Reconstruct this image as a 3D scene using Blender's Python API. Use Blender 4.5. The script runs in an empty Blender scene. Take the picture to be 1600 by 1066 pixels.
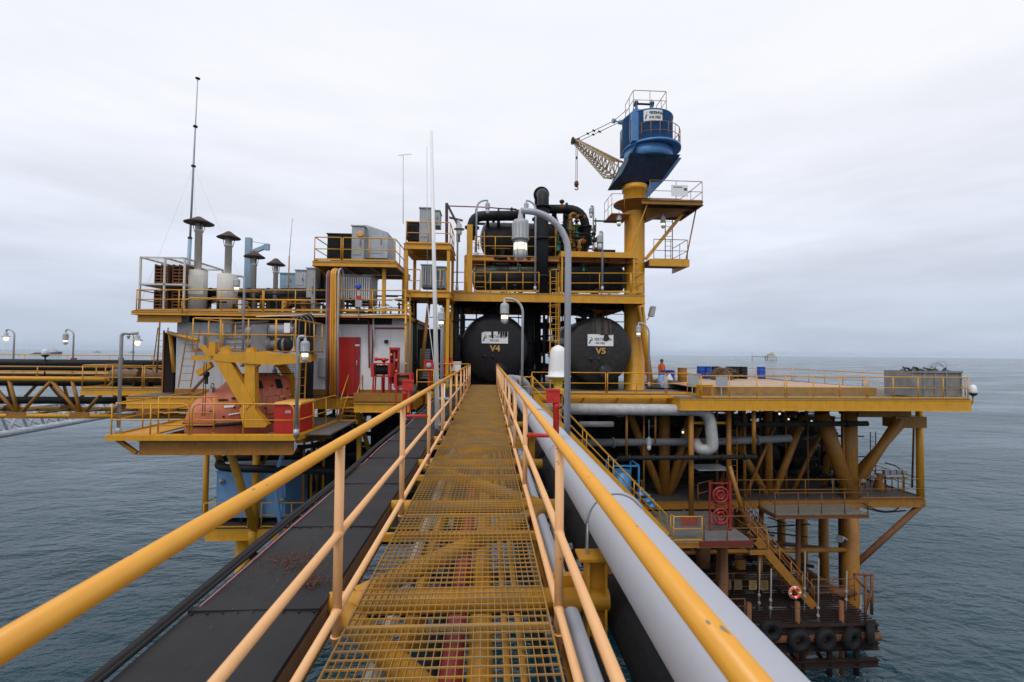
import bpy, math, random
from mathutils import Vector, Matrix
random.seed(7)
R = math.radians
V = Vector
scene = bpy.context.scene
COL = scene.collection

# ---------------------------------------------------------------- camera, world, sun, exposure
EYE = V((0, 0, 1.63)); FPX = 711.0
yaw, pitch, roll = math.atan(37/711), math.atan(19.5/711), R(0.54)
_F = V((math.sin(yaw)*math.cos(pitch), math.cos(yaw)*math.cos(pitch), math.sin(pitch)))
_R0 = V((math.cos(yaw), -math.sin(yaw), 0)); _U0 = _R0.cross(_F)
_R = _R0*math.cos(roll) + _U0*math.sin(roll)
_U = _U0*math.cos(roll) - _R0*math.sin(roll)
cam = bpy.data.objects.new('camera', bpy.data.cameras.new('camera')); COL.objects.link(cam)
cam.matrix_world = Matrix(((_R.x, _U.x, -_F.x, EYE.x), (_R.y, _U.y, -_F.y, EYE.y), (_R.z, _U.z, -_F.z, EYE.z), (0, 0, 0, 1)))
cam.data.lens = 16; cam.data.sensor_width = 36; cam.data.clip_start = 0.05; cam.data.clip_end = 60000
cam.data.dof.use_dof = True; cam.data.dof.focus_distance = 7.0; cam.data.dof.aperture_fstop = 3.2
scene.camera = cam
scene.view_settings.view_transform = 'Standard'; scene.view_settings.look = 'None'
scene.view_settings.exposure = 0.0; scene.view_settings.gamma = 1.0

SUN_EL, SUN_AZ = R(56), R(206)
w = bpy.data.worlds.new('World'); scene.world = w; w.use_nodes = True
nt = w.node_tree; N = nt.nodes; L = nt.links; N.clear()
out = N.new('ShaderNodeOutputWorld'); bg = N.new('ShaderNodeBackground'); L.new(bg.outputs[0], out.inputs[0])
sky = N.new('ShaderNodeTexSky'); sky.sky_type = 'NISHITA'; sky.sun_disc = False
sky.sun_elevation = SUN_EL; sky.sun_rotation = SUN_AZ; sky.dust_density = 4
bg.inputs[1].default_value = 0.10
tc = N.new('ShaderNodeTexCoord'); sp = N.new('ShaderNodeSeparateXYZ'); L.new(tc.outputs['Generated'], sp.inputs[0])
ramp = N.new('ShaderNodeValToRGB'); L.new(sp.outputs[2], ramp.inputs[0])      # cloud deck brightness by elevation
e = ramp.color_ramp.elements
e[0].position = 0.0; e[0].color = (.58, .66, .80, 1)
e[1].position = 0.60; e[1].color = (.97, .985, 1.06, 1)
for p, c in ((.04, (.62, .70, .84, 1)), (.12, (.72, .785, .92, 1)), (.25, (.88, .92, 1.03, 1)), (.42, (.98, .99, 1.06, 1))):
    q = e.new(p); q.color = c
mp = N.new('ShaderNodeMapping'); L.new(tc.outputs['Generated'], mp.inputs[0]); mp.inputs['Scale'].default_value = (1.3, 1.3, 6.5)
n1 = N.new('ShaderNodeTexNoise'); L.new(mp.outputs[0], n1.inputs['Vector']); n1.inputs['Scale'].default_value = 2.0
n1.inputs['Detail'].default_value = 7; n1.inputs['Roughness'].default_value = .55
cr = N.new('ShaderNodeMapRange'); L.new(n1.outputs[0], cr.inputs[0])
cr.inputs[1].default_value = .36; cr.inputs[2].default_value = .66; cr.inputs[3].default_value = .86; cr.inputs[4].default_value = 1.05
# the cloud texture is strongest low down and melts into even white higher up
fade = N.new('ShaderNodeMapRange'); L.new(sp.outputs[2], fade.inputs[0])
fade.inputs[1].default_value = .18; fade.inputs[2].default_value = .55; fade.inputs[3].default_value = 1; fade.inputs[4].default_value = .15
mf = N.new('ShaderNodeMix'); mf.data_type = 'FLOAT'; L.new(fade.outputs[0], mf.inputs[0]); mf.inputs[2].default_value = 1.0; L.new(cr.outputs[0], mf.inputs[3])
mul = N.new('ShaderNodeVectorMath'); mul.operation = 'SCALE'; L.new(ramp.outputs[0], mul.inputs[0]); L.new(mf.outputs[0], mul.inputs['Scale'])
sc = N.new('ShaderNodeVectorMath'); sc.operation = 'SCALE'; L.new(mul.outputs[0], sc.inputs[0]); sc.inputs['Scale'].default_value = 10.0
mx = N.new('ShaderNodeMix'); mx.data_type = 'RGBA'; mx.inputs[0].default_value = .95
L.new(sky.outputs[0], mx.inputs[6]); L.new(sc.outputs[0], mx.inputs[7]); L.new(mx.outputs[2], bg.inputs[0])
sun = bpy.data.objects.new('sun', bpy.data.lights.new('sun', 'SUN')); COL.objects.link(sun)
sun.data.energy = 1.3; sun.data.angle = R(22); sun.data.color = (1, .96, .9)
sd = V((math.sin(SUN_AZ)*math.cos(SUN_EL), math.cos(SUN_AZ)*math.cos(SUN_EL), math.sin(SUN_EL)))
sun.rotation_euler = sd.to_track_quat('Z', 'Y').to_euler()

# ---------------------------------------------------------------- helpers
def P(px, py, Y):                       # a point seen in the photograph, put at its real distance Y
    d = _F + _R*((px-800)/FPX) - _U*((py-533)/FPX)
    return EYE + d*(Y/d.y)
def PZ(px, Y, z):                       # same, but the height is known
    p = P(px, 550, Y); return V((p.x, Y, z))

_mats = {}
def mat(name, col, rough=.5,  metal=0.0, rust=0.0, dirt=.2, bump=.02, rustcol=(.16, .055, .02), scale=3.0, streak=True, col2=None, coat=0):
    m = bpy.data.materials.new(name); m.use_nodes = True; t = m.node_tree; n = t.nodes; l = t.links
    b = n['Principled BSDF']; b.inputs['Roughness'].default_value = rough; b.inputs['Metallic'].default_value = metal
    if max(col) < .05: b.inputs['Specular IOR Level'].default_value = .22
    if coat: b.inputs['Coat Weight'].default_value = coat
    g = n.new('ShaderNodeNewGeometry')
    nz = n.new('ShaderNodeTexNoise'); nz.inputs['Scale'].default_value = scale; nz.inputs['Detail'].default_value = 6
    l.new(g.outputs['Position'], nz.inputs['Vector'])
    mr = n.new('ShaderNodeMapRange'); l.new(nz.outputs[0], mr.inputs[0]); mr.inputs[1].default_value = .35; mr.inputs[2].default_value = .7
    mr.inputs[3].default_value = 0; mr.inputs[4].default_value = dirt
    c1 = n.new('ShaderNodeMix'); c1.data_type = 'RGBA'; l.new(mr.outputs[0], c1.inputs[0])
    c1.inputs[6].default_value = (*col, 1)
    c1.inputs[7].default_value = (*(col2 or tuple(x*.35+.02 for x in col)), 1)
    last = c1.outputs[2]
    if streak:                          # rain streaks running down
        mp = n.new('ShaderNodeMapping'); mp.inputs['Scale'].default_value = (9, 9, .7); l.new(g.outputs['Position'], mp.inputs[0])
        n2 = n.new('ShaderNodeTexNoise'); n2.inputs['Scale'].default_value = 1.4; n2.inputs['Detail'].default_value = 4; l.new(mp.outputs[0], n2.inputs['Vector'])
        m2 = n.new('ShaderNodeMapRange'); l.new(n2.outputs[0], m2.inputs[0]); m2.inputs[1].default_value = .5; m2.inputs[2].default_value = .75
        m2.inputs[3].default_value = 0; m2.inputs[4].default_value = min(.6, dirt*1.3+rust*.3)
        c2 = n.new('ShaderNodeMix'); c2.data_type = 'RGBA'; l.new(m2.outputs[0], c2.inputs[0]); l.new(last, c2.inputs[6])
        c2.inputs[7].default_value = (*(tuple(col[i]*.45+rustcol[i]*.25 for i in range(3))), 1); last = c2.outputs[2]
    if rust:
        n3 = n.new('ShaderNodeTexNoise'); n3.inputs['Scale'].default_value = scale*2.3; n3.inputs['Detail'].default_value = 9; n3.inputs['Roughness'].default_value = .7
        l.new(g.outputs['Position'], n3.inputs['Vector'])
        m3 = n.new('ShaderNodeMapRange'); l.new(n3.outputs[0], m3.inputs[0])
        th = .74-.34*rust; m3.inputs[1].default_value = th; m3.inputs[2].default_value = th+.07
        c3 = n.new('ShaderNodeMix'); c3.data_type = 'RGBA'; l.new(m3.outputs[0], c3.inputs[0]); l.new(last, c3.inputs[6])
        c3.inputs[7].default_value = (*rustcol, 1); last = c3.outputs[2]
        mrr = n.new('ShaderNodeMapRange'); l.new(m3.outputs[0], mrr.inputs[0]); mrr.inputs[3].default_value = rough; mrr.inputs[4].default_value = .9
        l.new(mrr.outputs[0], b.inputs['Roughness'])
    l.new(last, b.inputs['Base Color'])
    if bump:
        nb = n.new('ShaderNodeTexNoise'); nb.inputs['Scale'].default_value = 14; nb.inputs['Detail'].default_value = 5; l.new(g.outputs['Position'], nb.inputs['Vector'])
        bp = n.new('ShaderNodeBump'); bp.inputs['Strength'].default_value = .35; bp.inputs['Distance'].default_value = bump
        l.new(nb.outputs[0], bp.inputs['Height']); l.new(bp.outputs[0], b.inputs['Normal'])
    _mats[name] = m; return m
def glow(name, col, strength):
    m = bpy.data.materials.new(name); m.use_nodes = True; b = m.node_tree.nodes['Principled BSDF']
    b.inputs['Base Color'].default_value = (.8, .8, .8, 1); b.inputs['Emission Color'].default_value = (*col, 1); b.inputs['Emission Strength'].default_value = strength
    return m
YEL = mat('yellow_paint', (.66, .315, .014), .42, rust=.22, dirt=.24)
YELR = mat('yellow_rusty_shaded', (.34, .145, .011), .55, rust=.42, dirt=.5)  # rusty yellow, with under-deck shade also darkened into the colour
YELF = mat('yellow_handrail', (.74, .345, .035), .34, rust=.16, dirt=.22, scale=9, streak=False, col2=(.50, .22, .03), bump=.004)
PEACH = mat('faded_peach_paint', (.76, .42, .19), .5, rust=.30, dirt=.3, scale=6, streak=False, col2=(.62, .34, .13), bump=.004)
GRATE = mat('grating_yellow', (.43, .225, .030), .55, rust=.18, dirt=.8, scale=2.5, streak=False, col2=(.20, .165, .11), bump=0)
BEAMY = mat('under_bridge_yellow', (.50, .235, .012), .5, rust=.30, dirt=.35, scale=5, streak=False)
BLACK = mat('black_coating', (.013, .014, .016), .55, dirt=.4, rust=.0, col2=(.030, .030, .032), streak=False)
VESSEL = mat('vessel_black', (.014, .015, .018), .30, dirt=.5, rust=.05, col2=(.024, .024, .026))
VESSELG = mat('vessel_weathered', (.022, .024, .026), .33, dirt=.6, rust=.22, col2=(.060, .055, .045), rustcol=(.13, .05, .03))
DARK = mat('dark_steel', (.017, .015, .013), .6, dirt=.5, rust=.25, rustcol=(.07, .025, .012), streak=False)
RUSTM = mat('rusty_steel', (.17, .062, .016), .75, dirt=.6, rust=.5, rustcol=(.05, .022, .012))
DRUST = mat('dark_rust', (.022, .010, .008), .8, dirt=.6, rust=.5, rustcol=(.02, .012, .010))
GREYP = mat('grey_pipe_paint', (.38, .395, .445), .38, dirt=.16, rust=.05, scale=2, streak=False, bump=.006, col2=(.40, .41, .44))
GREYO = mat('grey_pipe_old', (.42, .43, .43), .5, dirt=.4, rust=.33, rustcol=(.30, .12, .05))
GALV = mat('galvanised_steel', (.42, .45, .48), .45, metal=.3, dirt=.3, streak=False)
LGREY = mat('light_grey_machine', (.38, .40, .41), .5, dirt=.3, rust=.10)
WALL = mat('white_wall_panel', (.74, .76, .78), .5, dirt=.12, rust=.03)
WALLG = mat('grey_wall_panel', (.46, .48, .50), .5, dirt=.14, rust=.03)
WHITE = mat('white_paint', (.80, .80, .80), .45, dirt=.12, streak=False, bump=.003)
RED = mat('red_paint', (.52, .020, .014), .4, dirt=.18, rust=.08)
REDP = mat('dull_red_pipe', (.30, .035, .035), .5, dirt=.3, rust=.15)
BLUE = mat('crane_blue', (.065, .22, .50), .42, dirt=.35, rust=.14)
BLUE_SHADE = mat('crane_underside_shade_grime', (.018, .045, .11), .6, dirt=.8, rust=.2, col2=(.012, .012, .014))  # shade under the crane house painted in as a darker, grimy blue
GREYW = mat('winch_grey', (.20, .215, .225), .5, dirt=.4, rust=.1)
LBLUE = mat('tank_light_blue', (.17, .36, .62), .5, dirt=.2, rust=.06)
PBLUE = mat('pale_blue_steel', (.30, .44, .55), .5, dirt=.25, rust=.12)
DBLUE = mat('drum_blue', (.015, .07, .40), .35, dirt=.2, streak=False)
ORANGE = mat('lifeboat_orange', (.56, .135, .060), .45, dirt=.45, rust=.06, col2=(.44, .19, .13), scale=1.6)
TOPOR = mat('locker_top', (.75, .38, .09), .5, dirt=.2)
GREEN = mat('valve_green', (.02, .16, .09), .5, dirt=.3)
WOOD = mat('deck_planks', (.47, .34, .245), .8, dirt=.55, streak=False, scale=2.2, col2=(.30, .20, .14))
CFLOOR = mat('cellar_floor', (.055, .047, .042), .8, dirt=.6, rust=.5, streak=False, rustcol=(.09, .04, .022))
WOODD = mat('wood_edge', (.36, .20, .06), .8, dirt=.5, streak=False)
FLOOR = mat('deck_floor_grey', (.13, .115, .10), .75, dirt=.6, rust=.5, streak=False, rustcol=(.14, .07, .04))
RUBBER = mat('tyre_rubber', (.009, .009, .010), .75, dirt=.4, streak=False)
TRAY = mat('tray_cover_black', (.014, .014, .016), .55, dirt=.55, rust=.0, scale=1.7, streak=False, col2=(.034, .031, .031), bump=.010)
CABLE = mat('cable_black', (.014, .014, .016), .7, dirt=.3, streak=False)
CABLEG = mat('cable_grey', (.20, .19, .18), .6, dirt=.3, streak=False)
PINK = mat('cable_pink', (.42, .20, .22), .6, streak=False)
BROWN = mat('brown_lagging', (.20, .11, .055), .8, dirt=.6, rust=.4)
ROPE = mat('rope', (.24, .22, .20), .9, streak=False)
TARP = mat('grey_container', (.25, .25, .245), .6, dirt=.5, rust=.3)
CAPR = mat('stack_cap_rust', (.055, .032, .025), .7, dirt=.3, rust=.4, rustcol=(.26, .09, .035))
STACK = mat('stack_white', (.66, .64, .59), .6, dirt=.4, rust=.08, col2=(.40, .37, .30))
WINDOW = mat('window_dark', (.02, .025, .03), .12, dirt=.1, bump=0, streak=False)
SKIN = mat('skin', (.34, .17, .10), .6, streak=False)
COVER = mat('coverall_orange', (.75, .13, .03), .8, streak=False)
INK = mat('sign_ink', (.05, .06, .07), .6, streak=False, bump=0, dirt=.3)
INKB = mat('sign_blue', (.03, .12, .30), .6, streak=False, bump=0)
INKG = mat('sign_green', (.18, .30, .10), .6, streak=False, bump=0)
LETY = mat('letter_yellow', (.55, .30, .08), .6, streak=False, bump=0, dirt=.3)
HULLP = mat('ship_purple_grey', (.10, .07, .13), .6, streak=False, bump=0)
SHIPW = mat('ship_white', (.62, .62, .66), .6, streak=False, bump=0)
FARP = mat('far_platform_tan', (.48, .44, .33), .7, streak=False, bump=0)
FARG = mat('far_steel_grey', (.30, .36, .42), .7, streak=False, bump=0)
FLARE = mat('flare_bridge_grey', (.46, .50, .54), .5, dirt=.3, rust=.3, rustcol=(.28, .17, .10))
LIT = glow('lamp_glass_lit', (1, .82, .50), 1.5)
CLEARG = mat('lamp_glass_off', (.62, .62, .60), .15, dirt=.15, streak=False, bump=0)

class MB:
    def __init__(s): s.v = []; s.f = []; s.sm = []
    def add(s, vs, fs, smooth=False):
        o = len(s.v); s.v += [V(a) for a in vs]; s.f += [tuple(i+o for i in f) for f in fs]; s.sm += [smooth]*len(fs); return s
    def hexa(s, b):                     # eight corners, bottom loop then top loop
        return s.add(b, [(3, 2, 1, 0), (4, 5, 6, 7), (0, 1, 5, 4), (1, 2, 6, 5), (2, 3, 7, 6), (3, 0, 4, 7)])
    def box(s, a, b):
        x0, y0, z0 = (min(a[i], b[i]) for i in range(3)); x1, y1, z1 = (max(a[i], b[i]) for i in range(3))
        return s.hexa([(x0,y0,z0),(x1,y0,z0),(x1,y1,z0),(x0,y1,z0),(x0,y0,z1),(x1,y0,z1),(x1,y1,z1),(x0,y1,z1)])
    def beam(s, p, q, w=.1, h=.1, up=(0, 0, 1)):
        p, q = V(p), V(q); d = (q-p).normalized(); u = V(up)
        if abs(d.dot(u)) > .98: u = V((0, 1, 0))
        r = d.cross(u).normalized()*(w/2); t = r.cross(d).normalized()*(h/2)
        return s.hexa([p-r-t, p+r-t, q+r-t, q-r-t, p-r+t, p+r+t, q+r+t, q-r+t])
    def ibeam(s, p, q, w=.2, h=.4, t=.03):
        p, q = V(p), V(q); d = (q-p).normalized(); u = V((0, 0, 1)); r = d.cross(u).normalized(); u = r.cross(d)
        k = u*(h/2-t/2)
        s.beam(p+k, q+k, w, t); s.beam(p-k, q-k, w, t); s.beam(p, q, t, h-2*t); return s
    def tube(s, pts, r=.05, n=10, caps=True):
        pts = [V(a) for a in pts]; m = len(pts); rs = r if isinstance(r, (list, tuple)) else [r]*m
        o = len(s.v); fr = None; vs = []; fs = []
        for i, p in enumerate(pts):
            d = (pts[min(i+1, m-1)]-pts[max(i-1, 0)]).normalized()
            if fr is None:
                a = V((0, 0, 1)) if abs(d.z) < .9 else V((1, 0, 0)); fr = d.cross(a).normalized()
            else:
                fr = (fr-d*fr.dot(d)).normalized()
            g = d.cross(fr)
            for k in range(n):
                t = 2*math.pi*k/n; vs.append(p+(fr*math.cos(t)+g*math.sin(t))*rs[i])
        for i in range(m-1):
            for k in range(n):
                fs.append((i*n+k, i*n+(k+1) % n, (i+1)*n+(k+1) % n, (i+1)*n+k))
        s.add(vs, fs, True)
        if caps:
            s.f += [tuple(o+k for k in range(n))[::-1], tuple(o+(m-1)*n+k for k in range(n))]; s.sm += [False]*2
        return s
    def cyl(s, p, q, r, r2=None, n=16): return s.tube([p, q], [r, r if r2 is None else r2], n)
    def lathe(s, o, ax, prof, n=32, smooth=True):      # prof: (radius, distance along axis)
        o = V(o); ax = V(ax).normalized(); a = V((0, 0, 1)) if abs(ax.z) < .9 else V((1, 0, 0)); f = ax.cross(a).normalized(); g = ax.cross(f)
        vs = []; fs = []
        for rr, h in prof:
            for k in range(n):
                t = 2*math.pi*k/n; vs.append(o+ax*h+(f*math.cos(t)+g*math.sin(t))*max(rr, .0005))
        for i in range(len(prof)-1):
            for k in range(n): fs.append((i*n+k, (i+1)*n+k, (i+1)*n+(k+1) % n, i*n+(k+1) % n))
        s.add(vs, fs, smooth)
        o2 = len(s.v)-len(vs); s.f += [tuple(o2+k for k in range(n)), tuple(o2+(len(prof)-1)*n+k for k in range(n))[::-1]]; s.sm += [False]*2
        return s
    def prism(s, poly, ext):
        poly = [V(p) for p in poly]; ext = V(ext); n = len(poly)
        return s.add(poly+[p+ext for p in poly], [tuple(range(n))[::-1], tuple(range(n, 2*n))]+[(i, (i+1) % n, (i+1) % n+n, i+n) for i in range(n)])
    def torus(s, c, ax, Rr, r, n=28, k=12):
        c = V(c); ax = V(ax).normalized(); a = V((0, 0, 1)) if abs(ax.z) < .9 else V((1, 0, 0)); f = ax.cross(a).normalized(); g = ax.cross(f)
        vs = []; fs = []
        for i in range(n):
            t = 2*math.pi*i/n; d = f*math.cos(t)+g*math.sin(t)
            for j in range(k):
                u = 2*math.pi*j/k; vs.append(c+d*(Rr+r*math.cos(u))+ax*(r*math.sin(u)))
        for i in range(n):
            for j in range(k): fs.append((i*k+j, i*k+(j+1) % k, ((i+1) % n)*k+(j+1) % k, ((i+1) % n)*k+j))
        return s.add(vs, fs, True)
    def build(s, name, m, parent=None, label=None, cat=None, group=None, kind=None):
        if parent is not None: o = parent.get('_w'); o = V(o)
        else:
            xs = [v.x for v in s.v]; ys = [v.y for v in s.v]; zs = [v.z for v in s.v]
            o = V(((min(xs)+max(xs))/2, (min(ys)+max(ys))/2, min(zs)))
        me = bpy.data.meshes.new(name); me.from_pydata([tuple(v-o) for v in s.v], [], s.f); me.update()
        me.polygons.foreach_set('use_smooth', s.sm)
        me.materials.append(m)
        ob = bpy.data.objects.new(name, me); COL.objects.link(ob)
        if parent is None: ob.location = o
        else: ob.parent = parent
        ob['_w'] = tuple(o); tag(ob, label, cat, group, kind); return ob
def tag(o, label=None, cat=None, group=None, kind=None):
    for k, v in (('label', label), ('category', cat), ('group', group), ('kind', kind)):
        if v: o[k] = v
    return o
def thing(name, loc, label, cat, group=None):
    o = bpy.data.objects.new(name, None); COL.objects.link(o); o.location = loc; o['_w'] = tuple(loc); o.empty_display_size = .2
    return tag(o, label, cat, group)
def arc(c, a, b, t0, t1, n=8):          # points c + a cos t + b sin t
    c, a, b = V(c), V(a), V(b)
    return [c+a*math.cos(R(t0+(t1-t0)*i/n))+b*math.sin(R(t0+(t1-t0)*i/n)) for i in range(n+1)]
def bend(pts, rad=.3, n=6):             # round the corners of a polyline
    pts = [V(p) for p in pts]; o = [pts[0]]
    for i in range(1, len(pts)-1):
        a, b, c = pts[i-1], pts[i], pts[i+1]; d1 = (a-b); d2 = (c-b); r = min(rad, d1.length*.49, d2.length*.49)
        p, q = b+d1.normalized()*r, b+d2.normalized()*r
        for k in range(n+1):
            t = k/n; o.append(p*(1-t)**2+b*2*t*(1-t)+q*t*t)
    o.append(pts[-1]); return o
def pipe(pts, r, m, label, cat='pipe', name='pipe', rad=None, n=14, group=None, flanges=0, parent=None):
    b = MB(); pp = bend(pts, rad if rad is not None else r*3); b.tube(pp, r, n)
    if flanges:
        for i in range(len(pts)-1):
            a, c = V(pts[i]), V(pts[i+1]); L_ = (c-a).length; k = max(1, int(L_/flanges)); d = (c-a).normalized()
            for j in range(k):
                q = a.lerp(c, (j+.5)/k); b.cyl(q-d*.05, q+d*.05, r*1.45, n=n)
    return b.build(name, m, parent, label, cat, group)
def text(s, loc, h, m, parent, name='lettering', normal_rot=(R(90), 0, 0), width=None, depth=.006, bold=0.0):
    c = bpy.data.curves.new('t', 'FONT'); c.body = s; c.size = h*1.35; c.extrude = depth; c.offset = bold; c.align_x = 'CENTER'; c.align_y = 'CENTER'
    o = bpy.data.objects.new('t', c); COL.objects.link(o); bpy.context.view_layer.update()
    dg = bpy.context.evaluated_depsgraph_get(); me = bpy.data.meshes.new_from_object(o.evaluated_get(dg))
    bpy.data.objects.remove(o); me.name = name; me.materials.clear(); me.materials.append(m)
    if width:
        xs = [v.co.x for v in me.vertices]; k = width/(max(xs)-min(xs))
        for v in me.vertices: v.co.x *= k
    ob = bpy.data.objects.new(name, me); COL.objects.link(ob); ob.parent = parent
    ob.location = V(loc)-V(parent['_w']); ob.rotation_euler = normal_rot; return ob

_post = {}
def guardrail(pts, label, h=1.1, sp=1.5, mids=(.55,), toe=.1, r=.024, m=None, m2=None, rp=None, group='yellow guardrails round the platform decks', name='guardrail', loop=False):
    m = m or YEL; m2 = m2 or m; rp = rp or r
    pts = [V(p) for p in pts]; t = thing(name, pts[0], label, 'guardrail', group)
    up = V((0, 0, h)); b = MB(); tops = [p+up for p in pts]
    tp = [pts[0]]+tops+[pts[-1]] if loop else tops
    b.tube(bend(tp, .30 if loop else .12, 6), r*1.1, 8); b.build('top_rail', m, t)
    for k in mids:
        b = MB(); b.tube(bend([p+V((0, 0, k)) for p in pts], .1, 3), r*.9, 8); b.build('mid_rail', m2, t)
    if toe:
        b = MB()
        for a, c in zip(pts, pts[1:]): b.beam(a+V((0, 0, toe/2+.02)), c+V((0, 0, toe/2+.02)), .012, toe)
        b.build('toe_board', m2, t)
    key = (h, rp, m2.name)
    if key not in _post:
        b = MB(); b.cyl((0, 0, 0), (0, 0, h), rp, n=8); b.cyl((0, 0, 0), (0, 0, .02), rp*2.2, n=8)
        me = bpy.data.meshes.new('post'); me.from_pydata([tuple(v) for v in b.v], [], b.f); me.polygons.foreach_set('use_smooth', b.sm); me.materials.append(m2); _post[key] = me
    for i, (a, c) in enumerate(zip(pts, pts[1:])):
        L_ = (c-a).length; k = max(1, round(L_/sp))
        for j in range(k+(1 if i == len(pts)-2 else 0)):
            if loop and ((i == 0 and j == 0) or (i == len(pts)-2 and j == k)): continue
            o = bpy.data.objects.new('post', _post[key]); COL.objects.link(o); o.parent = t; o.location = a.lerp(c, j/k)-pts[0]
    return t
def ladder(a, b, label, wdt=.45, m=None, r=.022, cage=False, side=(1, 0, 0), name='ladder'):
    m = m or YEL; a, b = V(a), V(b); t = thing(name, a, label, 'ladder', 'ladders on the platform'); s = V(side).normalized()*(wdt/2)
    for k in (-1, 1): MB().beam(a+s*k, b+s*k, .05, .02).build('stringer', m, t)
    rg = MB(); n = int((b-a).length/.3)
    for i in range(1, n): q = a.lerp(b, i/n); rg.cyl(q-s, q+s, .013, n=6)
    rg.build('rungs', m, t)
    if cage:
        c = MB(); z0 = a.z+2.2; fy = V((0, -1, 0))
        k = int((b.z-z0)/.7)+1
        for i in range(k+1):
            z = z0+(b.z-z0)*i/max(1, k); q = V((b.x, b.y, z)); c.tube(arc(q, s*1.4, fy*.7, 0, 180, 10), .018, 6)
        for th in (30, 90, 150):
            d = s*1.4*math.cos(R(th))+fy*.7*math.sin(R(th)); c.beam(V((b.x, b.y, z0))+d, b+d, .03, .01)
        c.build('cage', m, t)
    return t
def lamp_head(t, c, s=1.0, lit=True, style=0):
    c = V(c); b = MB(); g = MB()
    if style == 0:      # tall ribbed bulkhead lamp with hanging glass
        b.lathe(c, (0, 0, -1), [(.03*s, -.06*s), (.035*s, 0), (.085*s, .02*s), (.10*s, .05*s), (.105*s, .07*s), (.098*s, .24*s), (.11*s, .245*s), (.11*s, .265*s), (.07*s, .275*s)], 20)
        for k in range(14):
            a = 2*math.pi*k/14; d = V((math.cos(a), math.sin(a), 0)); b.beam(c+d*.103*s-V((0, 0, .08*s)), c+d*.098*s-V((0, 0, .235*s)), .012*s, .010*s, up=d)
        lh = b.build('lamp_housing', LGREY, t)
        g.lathe(c, (0, 0, -1), [(.078*s, .275*s), (.074*s, .44*s), (.060*s, .49*s), (.02*s, .51*s)], 20); g.build('lamp_glass', CLEARG, t)
        k = MB()
        for i in range(6):
            a = 2*math.pi*i/6; d = V((math.cos(a), math.sin(a), 0))*.084*s; k.tube([c+d-V((0, 0, .27*s)), c+d-V((0, 0, .46*s)), c+d*.3-V((0, 0, .52*s))], .005*s, 5)
        k.build('lamp_guard', GALV, lh)
        if lit: MB().lathe(c, (0, 0, -1), [(.02*s, .285*s), (.080*s, .31*s), (.079*s, .39*s), (.03*s, .40*s)], 12).build('lamp_bulb', LIT, t)
    else:               # small well-glass with reflector dish
        b.lathe(c, (0, 0, -1), [(.03*s, -.05*s), (.07*s, 0), (.075*s, .10*s), (.15*s, .13*s), (.16*s, .15*s), (.08*s, .16*s)], 20); b.build('lamp_housing', LGREY, t)
        g.lathe(c, (0, 0, -1), [(.07*s, .16*s), (.085*s, .24*s), (.07*s, .31*s), (.02*s, .34*s)], 16); g.build('lamp_glass', LIT if lit else CLEARG, t)
LAMPG = 'hooked lamp posts on the platform'
def lamp_post(base, top_z, arm, label, r=.03, s=1.0, lit=True, style=0, rad=.4, m=None, group=LAMPG):
    base = V(base); arm = V((arm[0], arm[1], 0)); t = thing('lamp_post', base, label, 'lamp post', group)
    top = V((base.x, base.y, top_z)); d = arm.normalized(); rr = min(rad, arm.length)
    pts = [base, top-V((0, 0, rr))] + arc(top-V((0, 0, rr))+d*rr, -d*rr, V((0, 0, rr)), 0, 90, 8)[1:]
    if arm.length > rr+.01: pts.append(top+arm)
    e_ = pts[-1]
    if arm.length <= rr+.01:            # swan neck: bring the tip down again
        pts += arc(e_-V((0, 0, rr*.3)), V((0, 0, rr*.3)), d*rr*.3, 0, 90, 5)[1:]; e_ = pts[-1]
    b = MB(); b.tube(pts, r, 12); b.cyl(base, base+V((0, 0, .25)), r*1.6, n=12); b.build('pole', m or GALV, t)
    MB().cyl(e_+V((0, 0, .01)), e_-V((0, 0, .1*s)), .025*s, n=8).build('hanger', GALV, t)
    lamp_head(t, e_-V((0, 0, .1*s)), s, lit, style); return t
def valve(p, m, label, s=1.0, group='small valves among the pipework'):
    p = V(p); b = MB(); b.lathe(p, (0, 0, 1), [(.10*s, 0), (.10*s, .04*s), (.06*s, .05*s), (.09*s, .15*s), (.06*s, .25*s), (.09*s, .26*s), (.09*s, .3*s), (.025*s, .31*s), (.025*s, .55*s)], 12)
    t = thing('valve', p, label, 'valve', group); b.build('valve_body', m, t)
    h = MB(); h.torus(p+V((0, 0, .5*s)), (0, 0, 1), .13*s, .014*s, 14, 6)
    for a in (0, 60, 120): d = V((math.cos(R(a)), math.sin(R(a)), 0))*.13*s; h.cyl(p+V((0, 0, .5*s))-d, p+V((0, 0, .5*s))+d, .01*s, n=5)
    h.build('handwheel', m, t); return t

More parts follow.
